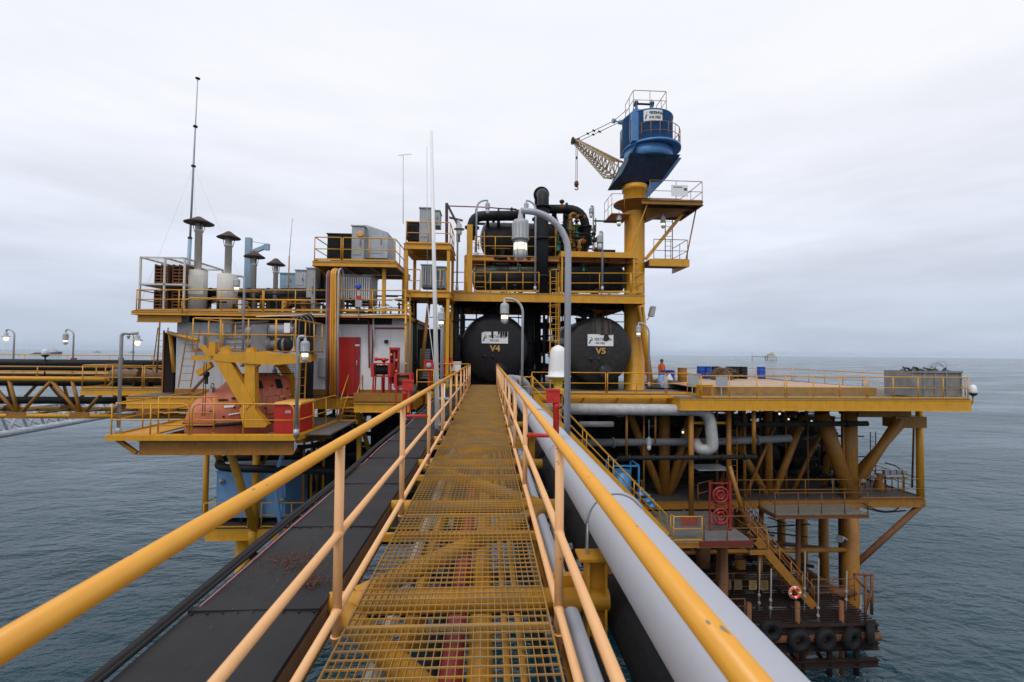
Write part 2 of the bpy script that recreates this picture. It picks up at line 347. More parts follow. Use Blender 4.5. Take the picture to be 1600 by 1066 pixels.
# ---------------------------------------------------------------- sea
SEA = -14.6
def sea():
    m = bpy.data.materials.new('sea_water'); m.use_nodes = True; t = m.node_tree; n = t.nodes; l = t.links; b = n['Principled BSDF']
    b.inputs['Base Color'].default_value = (.003, .036, .052, 1); b.inputs['Roughness'].default_value = .10; b.inputs['IOR'].default_value = 1.333
    g = n.new('ShaderNodeNewGeometry'); mp = n.new('ShaderNodeMapping'); l.new(g.outputs['Position'], mp.inputs[0])
    mp.inputs['Rotation'].default_value = (0, 0, R(20)); mp.inputs['Scale'].default_value = (1, 2.0, 1)
    hs = None
    for sc_, amp in ((.035, 1.3), (.12, .75), (.45, .36), (1.5, .13), (4.5, .035)):
        q = n.new('ShaderNodeTexNoise'); q.inputs['Scale'].default_value = sc_; q.inputs['Detail'].default_value = 3; q.inputs['Distortion'].default_value = .5; l.new(mp.outputs[0], q.inputs['Vector'])
        k = n.new('ShaderNodeMath'); k.operation = 'MULTIPLY'; k.inputs[1].default_value = amp; l.new(q.outputs[0], k.inputs[0])
        if hs is None: hs = k.outputs[0]
        else:
            a = n.new('ShaderNodeMath'); a.operation = 'ADD'; l.new(hs, a.inputs[0]); l.new(k.outputs[0], a.inputs[1]); hs = a.outputs[0]
    pn = n.new('ShaderNodeTexNoise'); pn.inputs['Scale'].default_value = .02; pn.inputs['Detail'].default_value = 3; l.new(mp.outputs[0], pn.inputs['Vector'])
    pr = n.new('ShaderNodeMapRange'); l.new(pn.outputs[0], pr.inputs[0]); pr.inputs[1].default_value = .35; pr.inputs[2].default_value = .65; pr.inputs[3].default_value = .05; pr.inputs[4].default_value = .22; l.new(pr.outputs[0], b.inputs['Roughness'])
    ps = n.new('ShaderNodeMapRange'); l.new(pn.outputs[0], ps.inputs[0]); ps.inputs[1].default_value = .35; ps.inputs[2].default_value = .65; ps.inputs[3].default_value = .9; ps.inputs[4].default_value = 1.7
    bp = n.new('ShaderNodeBump'); l.new(ps.outputs[0], bp.inputs['Distance']); bp.inputs['Strength'].default_value = 1; l.new(hs, bp.inputs['Height']); l.new(bp.outputs[0], b.inputs['Normal'])
    vs = []; fs = []
    S_ = 30000; xs = [-S_, -6000, -1500, -400, -100, 100, 400, 1500, 6000, S_]; ys = [-S_, -4000, -400, -60, 60, 400, 1500, 6000, 15000, S_]
    for y in ys:
        for x in xs: vs.append((x, y, SEA))
    k = len(xs)
    for j in range(len(ys)-1):
        for i in range(k-1): fs.append((j*k+i, j*k+i+1, (j+1)*k+i+1, (j+1)*k+i))
    mb = MB(); mb.add(vs, fs); mb.build('sea', m, None, 'grey green sea with small ripples reaching the horizon', 'sea', kind='structure')
sea()

# ================================================================ THE FOOTBRIDGE
BE = 22.6                                 # where the bridge meets the platform
fb = thing('footbridge', (-.2, 1.0, 0), 'yellow grating footbridge running straight to the platform', 'footbridge')
GX0, GX1 = -.845, .415
def panel():
    b = MB(); L_ = 1.88
    k = 29
    for i in range(k+1):
        x = GX0+.02+(GX1-GX0-.04)*i/k; w_ = .0014 if 0 < i < k else .005
        b.box((x-w_, 0, -.026), (x+w_, L_, 0))
    for j in range(int(L_/.0722)+1):
        y = .006+j*.0722; b.box((GX0+.02, y-.0023, -.0085), (GX1-.02, y+.0035, .0015))
    b.box((GX0+.02, 0, -.03), (GX1-.02, .005, .001)); b.box((GX0+.02, L_-.005, -.03), (GX1-.02, L_, .001))
    return b
pm = None
for i in range(12):
    if pm is None:
        o = panel().build('grating_panel', GRATE, fb); o.data.transform(Matrix.Translation(V(fb['_w']))); pm = o
    else:
        o = pm.copy(); COL.objects.link(o)
    o.parent = fb; o.location = V((0, .9+i*1.89, 0))-V(fb['_w'])
POSTS = [1.29+2.0*k for k in range(-1, 11)] # post stations
for i, y in enumerate(POSTS):
    MB().cyl((-1.55, y, -.13), (.88, y, -.13), .078, n=18).build('cross_tube', BEAMY, fb)
    b = MB(); b.box((-.95, y+.97, -.045), (.50, y+1.02, -.034)); b.box((-.95, y+.97, -.10), (.50, y+.978, -.045)); b.build('cross_angle', BEAMY, fb)
    if i < len(POSTS)-1:
        a, c = ((-.95, y+.1, -.15), (.62, y+1.9, -.15)) if i % 2 == 0 else ((.62, y+.1, -.15), (-.95, y+1.9, -.15))
        MB().cyl(a, c, .075, n=16).build('diagonal_tube', BEAMY, fb)
    MB().ibeam((-2.0, y, -1.25), (2.0, y, -1.25), .12, .2).build('lower_beam', DARK, fb)
for x in (.50,):
    MB().ibeam((x, -1, -.18), (x, BE, -.18), .05, .16, .012).build('stringer', YELR, fb)
for x in (-1.75, 1.75):
    MB().cyl((x, -1, -1.25), (x, BE+1, -1.25), .16, n=16).build('chord', BEAMY, fb)
for y in (3.3, 8.3, 13.3, 18.3):          # brackets that carry the big grey pipe
    b = MB(); b.box((.66, y-.09, .165), (1.25, y+.09, .185)); b.box((.72, y-.075, -.95), (.735, y+.075, .165)); b.box((.845, y-.075, -.95), (.86, y+.075, .165)); b.box((.735, y-.008, -.95), (.845, y+.008, .165))
    b.box((.86, y-.04, .06), (1.2, y+.04, .165)); b.box((.46, y+.10, -.03), (.86, y+.16, -.015)); b.box((.46, y+.10, -.11), (.86, y+.11, -.03)); b.build('pipe_bracket', BEAMY, fb)
CHIP = mat('chipped_primer', (.26, .235, .20), .7, dirt=.6, streak=False, bump=0)
def bridge_rail(x, label, y0, posts, yend, side):
    t = thing('guardrail', (x, 1.29, 0), label, 'guardrail', 'long handrails of the footbridge')
    pts = [V((x, y0, 1.09)), V((x, 8, 1.09)), V((x, 15, 1.09)), V((x, yend, 1.09))]
    MB().tube(pts, .030, 16).build('top_rail', YELF, t)
    for h, mm in ((.55, PEACH), (.10, PEACH)):
        MB().tube([V((x, y0, h)), V((x, yend, h))], .024, 14).build('mid_rail' if h > .3 else 'low_rail', mm, t)
    pmb = None
    for y in posts:
        if pmb is None:
            b = MB(); b.cyl((x, y, -.10), (x, y, 1.07), .027, n=16); b.torus((x, y, 1.062), (0, 0, 1), .0265, .0035, 18, 6)
            for h_ in (.55, .10): b.torus((x, y-.028, h_), (0, 1, 0), .0255, .0035, 18, 6); b.torus((x, y+.028, h_), (0, 1, 0), .0255, .0035, 18, 6)
            b.torus((x, y, -.045), (0, 0, 1), .030, .006, 18, 6)
            b.cyl((x, y-.03, .55), (x, y+.03, .55), .029, n=14); b.cyl((x, y-.03, .10), (x, y+.03, .10), .029, n=14)
            pmb = b.build('post', PEACH, t); y00 = y
        else:
            o = pmb.copy(); COL.objects.link(o); o.location = (0, y-y00, 0)
    return t
bridge_rail(-.875, 'left handrail of the footbridge, yellow top rail over faded peach posts', -.6, [p-.0 for p in (2.78, 4.78, 6.9, 8.9, 10.9, 12.9, 14.9, 16.9, 18.9, 20.9, 22.4)], 22.4, -1)
bridge_rail(.44, 'right handrail of the footbridge beside the thick grey pipe', -.6, [2.76, 4.1+1.2, 7.3, 9.3, 11.3, 13.3, 15.3, 17.3, 19.3, 21.3, 22.5], 22.5, 1)

# services under and beside the grating: every pipe a thing of its own
def ypipe(x, z, r, m, label, y0=-1.5, y1=24.0, group='pipes running along under the footbridge'):
    b = MB(); b.cyl((x, y0, z), (x, y1, z), r, n=20)
    for y in range(int(y0)+3, int(y1), 6): b.cyl((x, y-.05, z), (x, y+.05, z), r*1.28, n=20)
    return b.build('pipe', m, None, label, 'pipe', group)
ypipe(-.235, -.62, .080, REDP, 'dull red pipe seen through the grating below the bridge')
ypipe(-.035, -.64, .095, BEAMY, 'thick yellow pipe seen through the grating right of the red one')
ypipe(.155, -.60, .028, BEAMY, 'thin yellow conduit under the grating near the bridge middle', y0=-1)
ypipe(.270, -.60, .028, BEAMY, 'thin yellow conduit under the right part of the grating')
ypipe(-.62, -.62, .055, BEAMY, 'slim yellow pipe under the left part of the grating')
ypipe(-.78, -.62, .050, GREYO, 'slim grey pipe under the left edge of the grating')
ypipe(.60, -.20, .062, GREYP, 'slim grey pipe just outside the right handrail', y1=21.5)
ypipe(.42, -.66, .055, BLACK, 'slim black pipe under the right edge of the grating')
ypipe(-.42, -.95, .09, BLACK, 'black pipe added deep below the grating to hide lighter water, left of the red one')  # added dark pipe, darkens the view through the grating by covering lighter water
ypipe(1.22, -.34, .30, BLACK, 'fat black pipe lying below the thick grey pipe', y1=25)
for x, z, r in ((.73, -.36, .018), (.78, -.42, .022)):
    MB().tube([(x+.03*math.sin(i*.9), -1+i*.8, z+.02*math.sin(i*1.7)) for i in range(30)], r, 8).build('hose', CABLE if r > .02 else CABLEG, None, 'black hose sagging beside the slim grey pipe' if r > .02 else 'thin grey hose sagging beside the slim grey pipe', 'hose')
gp = thing('pipe', (.94, 0, .41), 'thick pale grey pipe strapped along the right side of the footbridge', 'pipe')
pts = bend([(.94, -1.5, .41), (.94, 20.2, .41), (.94, 21.6, .45), (1.9, 22.4, .3), (2.2, 22.6, -1.3)], .7, 8)
MB().tube(pts, .20, 36).build('pipe_run', GREYP, gp)
for y in (3.3, 8.3, 13.3, 18.3):
    MB().tube([(.73, y, .1), (.73, y, .41)]+arc((.94, y, .41), (-.213, 0, 0), (0, 0, .213), 0, 180, 16)+[(1.153, y, .1)], .011, 8).build('u_bolt', GALV, gp)
for y in (6.4, 11.6, 16.8):
    MB().torus((.94, y, .41), (0, 1, 0), .2, .006, 32, 6).build('weld_seam', GREYP, gp)

# covered cable tray on the left (and paint chips on the rails)
ct = thing('cable_tray', (-1.5, 2, -.06), 'wide black covered cable tray left of the footbridge', 'cable tray')
y = -1.2
k = 0
while y < 22:
    L_ = 1.43; b = MB(); dz = random.uniform(-.004, .004)
    b.prism([(-1.90, y+.006, -.075), (-1.895, y+.006, -.050+dz), (-1.5, y+.006, -.040+dz), (-1.08, y+.006, -.050+dz), (-1.075, y+.006, -.075)], (0, L_-.012, 0))
    b.box((-1.90, y+L_-.03, -.06), (-1.075, y+L_+.02, -.036+dz))
    for j in range(9): b.lathe((-1.86+j*.095, y+L_-.055, -.045), (0, 0, 1), [(.008, 0), (.007, .009), (.002, .012)], 6)
    b.build('tray_cover', TRAY, ct); y += L_
MB().box((-1.90, -1.2, -.22), (-1.885, 22.2, -.08)).build('side_plate', DARK, ct)
MB().box((-1.09, -1.2, -.22), (-1.075, 22.2, -.08)).build('side_plate', BROWN, ct)
def chip(x, z, r, y, ang, w_, l_, par, seed):
    rn = random.Random(seed); n_ = 8; w_ *= .6; l_ *= .5; b = MB(); vs = [V((x+math.sin(R(ang))*(r+.0004), y, z+math.cos(R(ang))*(r+.0004)))]
    for i in range(n_):
        a_ = 2*math.pi*i/n_; q_ = 1+rn.uniform(-.45, .35); aa = R(ang)+w_/r*math.cos(a_)*q_; vs.append(V((x+math.sin(aa)*(r+.0004), y+l_*math.sin(a_)*q_, z+math.cos(aa)*(r+.0004))))
    b.add(vs, [(0, 1+(i+1) % n_, 1+i) for i in range(n_)]); b.build('paint_chip', CHIP, par)
b = MB()                                  # loose rust flakes scattered on the covers
for i in range(2100):
    cx_, cy_, s1, s2 = random.choice(((-1.62, 3.80, .13, .08), (-1.48, 3.72, .10, .08), (-1.31, 3.46, .055, .05), (-1.24, 3.42, .05, .05), (-1.55, 3.6, .18, .25)))
    x = random.gauss(cx_, s1); yy = random.gauss(cy_, s2)
    if i > 2030: x = random.uniform(-1.85, -1.12); yy = random.uniform(2, 9)
    x = min(-1.12, max(-1.86, x)); s_ = random.uniform(.002, .009); a = random.uniform(0, 6.28); z = -.034+random.uniform(-.002, .004)
    c_, n_ = math.cos(a), math.sin(a)
    b.prism([(x+s_*c_, yy+s_*n_, z), (x-s_*n_*.4, yy+s_*c_*.4, z+.003), (x-s_*c_, yy-s_*n_, z+.002), (x+s_*n_*.4, yy-s_*c_*.4, z)], (0, 0, .0015))
_rl = [o for o in bpy.data.objects if o.name.startswith('guardrail')][:2]
for k_, (x, y, ang, w_, l_) in enumerate(((.44, .84, 10, .010, .030), (.44, .87, -25, .006, .016), (.44, 1.35, 20, .005, .012), (.44, 1.9, -30, .004, .02), (-.875, 1.75, 20, .008, .03), (-.875, 1.83, 45, .005, .012), (-.875, 1.2, -20, .004, .010), (-.875, 3.1, 10, .006, .02), (.44, 3.4, -60, .006, .02))): chip(x, 1.09, .030, y, ang, w_, l_, _rl[0] if x < 0 else _rl[1], k_+3)
b.build('rust_flakes', mat('rust_flake', (.11, .045, .030), .9, streak=False, bump=0), None, 'brown rust flakes scattered on the black tray covers', 'rust flakes', kind='stuff')
for x, z, r, mm, lb in ((-1.965, -.05, .026, CABLE, 'thick black cable along the outer edge of the tray'), (-2.02, -.085, .030, CABLE, 'outermost black cable beyond the tray'), (-1.90, -.015, .014, CABLE, 'thin black cable on top of the tray edge'), (-1.872, -.052, .008, PINK, 'thin pink cable lying on the tray covers')):
    MB().tube([(x+.018*math.sin(i*.7+x*9), -1+i*.75, z+.010*math.sin(i*1.3+x)) for i in range(31)], r, 8).build('cable', mm, None, lb, 'cable', 'cables along the cable tray')

# red call points bolted to the handrail posts
def call_point(x0, sgn, y, label):
    t = thing('alarm_call_point', (x0, y, .68), label, 'alarm call point', 'red call points on the footbridge rails')
    xe = x0+sgn*.36
    MB().tube(bend([(x0, y, .68), (xe, y, .68), (xe, y, 1.04)], .03, 3), .024, 12).build('bracket_pipe', RED, t)
    MB().lathe((xe, y, .69), (0, 0, 1), [(.024, 0), (.036, .01), (.036, .30), (.042, .31), (.042, .36), (.02, .38)], 16).build('sleeve', RED, t)
    c = V((xe-sgn*.04, y, 1.14)); b = MB(); b.box(c-V((.075, .05, .075)), c+V((.075, .05, .075))); b.box(c+V((-.078, -.056, .055)), c+V((.078, .05, .08))); b.build('call_box', RED, t)
    MB().tube([c+V((.08, 0, .03))]+arc(c+V((.08, 0, -.06)), (.05, 0, 0), (0, 0, .08), 80, -80, 8)+[c+V((.05, 0, -.18))], .006, 6).build('wire', CABLE, t)
call_point(.44, 1, 5.3, 'red call point box on the right handrail in front of the big lamp post')
call_point(-.875, -1, 6.9, 'red call point box on the left handrail over the cable tray')

# lamp posts and mast on the bridge
lamp_post((1.21, 6.9, -.2), 3.80, (-.74, -.05), 'tallest grey lamp post right of the footbridge, its big lamp hanging over the pipe', r=.05, s=1.22, rad=.62, m=GREYP)
lamp_post((1.24, 16.5, -.2), 3.62, (-.66, 0), 'slim grey lamp post in front of the left round tank', r=.045, s=1.5, rad=.5)
mt = thing('mast', (-1.10, 10.2, -.1), 'tall thin white mast clamped to the left bridge rail', 'mast')
p0 = V((-1.10, 10.2, -.1)); p1 = P(674, 205, 10.2)
MB().tube([p0, p0.lerp(p1, .5), p1], [.056, .046, .032], 14).build('mast_pole', WHITE, mt)
MB().cyl((-.99, 10.2, -.1), (-.985, 10.2, .95), .04, n=14).build('stub_pipe', WHITE, mt)
for z in (.05, .62, 1.02): MB().box((-1.16, 10.15, z-.02), (-.86, 10.25, z+.02)).build('clamp', GALV, mt)
MB().tube([P(668, 475, 10.3), P(672, 520, 10.3), P(679, 575, 10.25), V((-1.12, 10.25, 1.0))], .008, 6).build('stay_wire', WHITE, mt)
MB().tube([P(667, 230, 10.3), P(668, 475, 10.3)], .005, 5).build('halyard', GALV, mt)

# ================================================================ MAIN DECKS
ZD = -.5
XR = P(1517, 627, 22.3).x
def slab(b, x0, y0, x1, y1, z, t=.05): b.box((x0, y0, z-t), (x1, y1, z)); return b
def deck(name, label, cat, x0, y0, x1, y1, z, h=.55, m=YEL, joist=2.4, floor=None, jm=None, jd=None):
    t = thing(name, (x0, y0, z), label, cat)
    slab(MB(), x0+.02, y0+.02, x1-.02, y1-.02, z-.003, .04).build('deck_plate', floor or FLOOR, t)
    for a, c in (((x0, y0), (x1, y0)), ((x1, y0), (x1, y1)), ((x1, y1), (x0, y1)), ((x0, y1), (x0, y0))):
        MB().ibeam((a[0], a[1], z-h/2-.05), (c[0], c[1], z-h/2-.05), .09, h, .035).build('edge_beam', m, t)
    jb = MB(); k = max(1, int((x1-x0)/joist)); jd = jd or h*.8
    for i in range(1, k): x = x0+(x1-x0)*i/k; jb.ibeam((x, y0+.1, z-.06-jd/2), (x, y1-.1, z-.06-jd/2), .15, jd, .03)
    k = max(1, int((y1-y0)/4))
    for i in range(1, k): y = y0+(y1-y0)*i/k; jb.ibeam((x0+.1, y, z-.09-jd/2), (x1-.1, y, z-.09-jd/2), .15, jd, .03)
    jb.build('joists', jm or YELR, t); return t
lay = deck('laydown_deck', 'wide yellow laydown deck jutting out to the right', 'deck', 9.6, 22.3, XR, 36, ZD, .58)
tk = deck('tank_deck', 'main deck under the two round black tanks', 'deck', -3.2, 23.7, 9.45, 42, ZD+.06, .5, jm=DARK)
MB().box((-.85, 22.62, -.06), (.5, 23.7, -.02)).build('threshold_plate', GRATE, tk)
ld = deck('module_deck', 'main deck below the white control building', 'deck', -16.2, 21.4, -3.35, 42, ZD+.05, .5, jm=DARK)
b = MB(); slab(b, -5.6, 19.5, -3.3, 21.28, ZD+.05); b.build('hose_reel_bay', FLOOR, ld)
MB().ibeam((-5.6, 19.5, ZD-.2), (-3.3, 19.5, ZD-.2), .15, .4, .03).build('edge_beam', YEL, ld)
MB().box((-5.6, 19.42, ZD+.06), (-3.3, 19.5, ZD+.42)).build('toe_plate', YELR, ld)
for x in (-5.5, -3.4): MB().beam((x, 19.6, ZD-.3), (x, 21.6, ZD-2.4), .15, .15).build('bay_brace', YELR, ld)
wd = thing('plank_floor', (11.3, 24.4, ZD), 'raised floor of pale wooden planks on the laydown deck', 'plank floor')
for i in range(40):
    yy = 24.4+i*.26; x1 = 21.5-(i*.03); MB().box((11.3, yy, ZD+.36), (x1, yy+.25, ZD+.405+random.uniform(-.006, .006))).build('plank', WOOD, wd)
MB().box((11.3, 24.30, ZD), (21.6, 24.39, ZD+.41)).build('edge_timber', WOODD, wd)
MB().box((21.55, 24.4, ZD), (21.64, 34.8, ZD+.40)).build('edge_timber', WOODD, wd)
# guardrails of the right decks
guardrail([(10.7, 22.35, ZD), (15.0, 22.35, ZD)], 'front guardrail of the laydown deck, left stretch', sp=1.45, toe=.08)
guardrail([(15.12, 22.35, ZD), (19.3, 22.35, ZD)], 'front guardrail of the laydown deck, middle stretch', sp=1.4, toe=.08)
guardrail([(19.42, 22.35, ZD), (XR-.1, 22.35, ZD)], 'front guardrail of the laydown deck, stretch before the grey skip', sp=1.36, toe=.08)
guardrail([(XR-.08, 22.5, ZD), (XR-.08, 29, ZD), (XR-.08, 35.8, ZD)], 'guardrail along the right end of the laydown deck', sp=1.9, toe=.06)
guardrail([(11, 35.9, ZD), (17, 35.9, ZD)], 'back guardrail of the laydown deck behind the drums', sp=1.6, toe=.06)
guardrail([(17.15, 35.9, ZD), (XR-.2, 35.9, ZD)], 'back guardrail of the laydown deck toward the open sea', sp=1.6, toe=.06)
guardrail([(2.3, 23.75, ZD+.06), (6.2, 23.75, ZD+.06)], 'guardrail in front of the gap between the tanks', sp=1.9)
guardrail([(6.3, 23.75, ZD+.06), (9.4, 23.75, ZD+.06)], 'guardrail in front of the right round tank', sp=1.5)
guardrail([(9.5, 23.75, ZD+.06), (10.6, 23.75, ZD+.06), (10.65, 22.4, ZD+.06)], 'short guardrail at the step onto the laydown deck', sp=1.2)
b = MB(); b.beam((2.4, 23.35, ZD-.05), (10.6, 23.35, ZD-.05), .3, .12); b.build('walkway_edge', YEL, tk)
b = MB()
for x in (3.2, 5.0, 6.8, 8.6): b.beam((x, 23.4, ZD-.1), (x-.35, 23.8, ZD-.9), .08, .08)
b.build('edge_struts', YEL, tk)
bxx = thing('junction_cabinet', (10.9, 22.9, ZD), 'yellow box cabinet at the left end of the laydown deck', 'cabinet')
b = MB(); b.box((10.85, 22.7, ZD), (11.45, 23.2, ZD+.62)); b.box((10.82, 22.66, ZD+.58), (11.48, 23.24, ZD+.64)); b.build('cabinet_body', YEL, bxx); MB().box((10.92, 22.68, ZD+.1), (11.38, 22.7, ZD+.52)).build('cabinet_door', YELR, bxx)
for x, lb in ((11.0, 'small grey sign board on the rail, left of two'), (12.6, 'small grey sign board on the rail, right of two')):
    t = thing('sign_board', (x, 24.0, ZD), lb, 'sign'); MB().box((x-.3, 24.0, ZD+.45), (x+.35, 24.03, ZD+1.05)).build('board', mat('sg%d' % int(x*10), (.33, .38, .42), .6, streak=False), t); MB().box((x-.02, 24.03, ZD), (x+.03, 24.07, ZD+1.0)).build('stake', GALV, t)

def drum(x, y, z, m, label, h=.9, r=.29):
    b = MB(); b.lathe((x, y, z), (0, 0, 1), [(r-.01, 0), (r, .02), (r, .28), (r+.012, .30), (r, .32), (r, .58), (r+.012, .6), (r, .62), (r, h-.02), (r+.008, h), (r-.02, h), (r-.03, h-.02)], 24)
    t = thing('drum', (x, y, z), label, 'drum', 'drums on the plank floor'); b.build('drum_body', m, t); MB().cyl((x+.12, y, z+h-.02), (x+.12, y, z+h+.01), .03, n=8).build('bung', DARK, t); return t
ZW = ZD+.41
for px, mm, lb in ((1095, DBLUE, 'blue drum at the left end of the row'), (1106, DBLUE, 'blue drum with white mark next to the leftmost'), (1118, BLACK, 'black drum behind the netting pile, left'), (1148, BLACK, 'black drum right of the netting pile'), (1140, BLACK, 'black drum touching the netting pile'), (1161, BLACK, 'lone black drum right of the netting'), (1189, DBLUE, 'blue drum standing alone under a dark cover'), (1066, YELR, 'rusty yellow drum near the cabinet')):
    p = PZ(px, 33.0 if px > 1080 else 29, ZW); drum(p.x, p.y, p.z, mm, lb)
for px, lb in ((1036, 'blue barrel half behind the white sack'), (1047, 'blue barrel right of the white sack')):
    p = PZ(px, 30, ZW-.4); drum(p.x, p.y, p.z, DBLUE, lb, h=1.1, r=.3)
def lump(c, sx, sy, sz, m, name, label, cat, seed=1, n=18, parent=None):
    rnd = random.Random(seed); b = MB(); c = V(c); vs = []; fs = []; k = n
    for j in range(9):
        ph = (j/8)*math.pi/2
        for i in range(k):
            a = 2*math.pi*i/k; q = 1+rnd.uniform(-.18, .18)
            vs.append(c+V((sx*math.cos(a)*math.cos(ph)**.7*q, sy*math.sin(a)*math.cos(ph)**.7*q, sz*math.sin(ph)*(.85+.25*math.sin(a*2+seed)+rnd.uniform(-.12, .12)))))
    for j in range(8):
        for i in range(k): fs.append((j*k+i, j*k+(i+1) % k, (j+1)*k+(i+1) % k, (j+1)*k+i))
    b.add(vs, fs, True); return b.build(name, m, parent, label, cat)
lump(PZ(1128, 31.6, ZW), .75, .4, .75, BROWN, 'netting_pile', 'brown tangled pile of netting between black drums', 'netting', 3)
nn = bpy.data.objects[-1] if False else None
nb_ = MB(); rn_ = random.Random(12); nc = PZ(1128, 31.4, ZW)
for i in range(70):
    a_ = rn_.uniform(0, 6.28); q_ = nc+V((rn_.gauss(0, .45), rn_.uniform(-.35, .2), rn_.uniform(0, .75))); nb_.tube(arc(q_, (rn_.uniform(.1, .3), 0, 0), (0, .1, rn_.uniform(.05, .25)), 0, rn_.uniform(120, 300), 7), rn_.uniform(.008, .025), 5)
nb_.build('rope_tangle', mat('rope_brown', (.16, .12, .08), .9, streak=False), None, 'loose rope ends over the brown netting pile', 'rope', kind='stuff')
lump(PZ(1040, 28.5, ZD+.06), 1.3, .8, .62, mat('net_dark', (.07, .075, .07), .9), 'net_heap', 'dark heap of nets by the crane column foot', 'net', 5)
lump(PZ(1046, 28.2, ZD+.1), .35, .3, .75, mat('sack_white', (.62, .66, .72), .8, streak=False), 'sack', 'pale white sack leaning on the dark net heap', 'sack', 6)
lump(PZ(1035, 28.0, ZD+.1), .4, .3, .72, mat('sack_blue', (.25, .38, .62), .8, streak=False), 'sack', 'light blue sack beside the white sack', 'sack', 8)
# grey skip of scrap at the right end
sk = thing('skip', (23.2, 23.2, ZD), 'grey steel skip heaped with scrap at the right end of the deck', 'skip')
x0, x1, y0, y1, zz, H = P(1424, 600, 22.75).x, P(1502, 600, 22.75).x, 22.75, 24.4, ZD+.08, 1.32
b = MB(); b.box((x0, y0, zz), (x1, y1, zz+.05))
for a in ((x0, y0, x1, y0+.04), (x0, y1-.04, x1, y1), (x0, y0+.04, x0+.04, y1-.04), (x1-.04, y0+.04, x1, y1-.04)): b.box((a[0], a[1], zz+.05), (a[2], a[3], zz+H))
b.build('skip_body', TARP, sk)
b = MB()
for x in (x0, x0+.62, x0+1.24, x0+1.86, x1-.07): b.box((x, y0-.05, zz), (x+.07, y0, zz+H))
b.box((x0-.04, y0-.07, zz+H-.08), (x1+.04, y0-.002, zz+H+.02)); b.box((x0-.04, y0-.06, zz+.5), (x1+.04, y0-.003, zz+.55)); b.build('ribs', TARP, sk)
b = MB(); rnd = random.Random(4)
for i in range(60):
    p = V((rnd.uniform(x0+.5, x1-.4), rnd.uniform(y0+.2, y1-.2), zz+H-.1)); q = p+V((rnd.uniform(-.5, .5), rnd.uniform(-.2, .2), rnd.uniform(.05, .32))); b.tube([p, p.lerp(q, .5)+V((0, 0, .05)), q], rnd.uniform(.006, .03), 5)
for i in range(6):
    p = V((rnd.uniform(x0+.8, x1-.9), y0+.5, zz+H)); b.tube(arc(p+V((.4, 0, 0)), (-.4, 0, 0), (0, 0, .28+.05*i), 0, 150, 8), .006, 5)
b.build('scrap', DARK, None, 'tangle of dark scrap wire on top of the grey skip', 'scrap', kind='stuff')
# navigation lantern on an elbow at the far right corner
NX = XR+.1
nl = thing('navigation_lantern', (NX, 22.6, ZD-.4), 'white lantern on a bent bracket outside the right deck corner', 'lantern')
MB().tube(bend([(XR, 22.6, ZD-.32), (NX+.3, 22.6, ZD-.32), (NX+.36, 22.6, ZD+.15)], .12, 4), .035, 10).build('bracket', YELR, nl)
MB().lathe((NX+.36, 22.6, ZD+.12), (0, 0, 1), [(.03, 0), (.12, .05), (.18, .12), (.18, .16)], 18).build('lantern_base', DARK, nl)
MB().lathe((NX+.36, 22.6, ZD+.28), (0, 0, 1), [(.15, 0), (.17, .06), (.16, .2), (.13, .36), (.05, .44)], 18).build('lantern_glass', WHITE, nl)
# white shrouded lantern by the bridge end
wl = thing('navigation_lantern', P(872, 640, 21.3), 'large white shrouded lantern on a yellow pedestal behind the tallest lamp post', 'lantern')
c = P(872, 588, 21.3)
MB().lathe(c-V((0, 0, .0)), (0, 0, 1), [(.60, -.05), (.62, 0), (.60, .03), (.48, .04), (.46, .3), (.43, .8), (.39, 1.15), (.32, 1.32), (.16, 1.42), (.03, 1.47)], 10).build('shroud', WHITE, wl)
MB().lathe(c-V((0, 0, .05)), (0, 0, -1), [(.48, 0), (.46, .08), (.22, .16), (.20, .5), (.34, .55), (.34, .6)], 20).build('pedestal', mat('bright_yellow', (.72, .50, .03), .45), wl)
MB().box(c+V((-.5, -.4, -.8)), c+V((.5, .6, -.64))).build('pedestal_floor', YEL, wl)
MB().cyl(c+V((.1, 0, -.8)), V((c.x+.1, c.y, -3.0)), .08).build('stanchion', YELR, wl)
MB().beam(V((c.x+.1, c.y, -3.0)), V((c.x+.1, 23.8, -1.0)), .12, .12).build('knee_brace', YELR, wl)

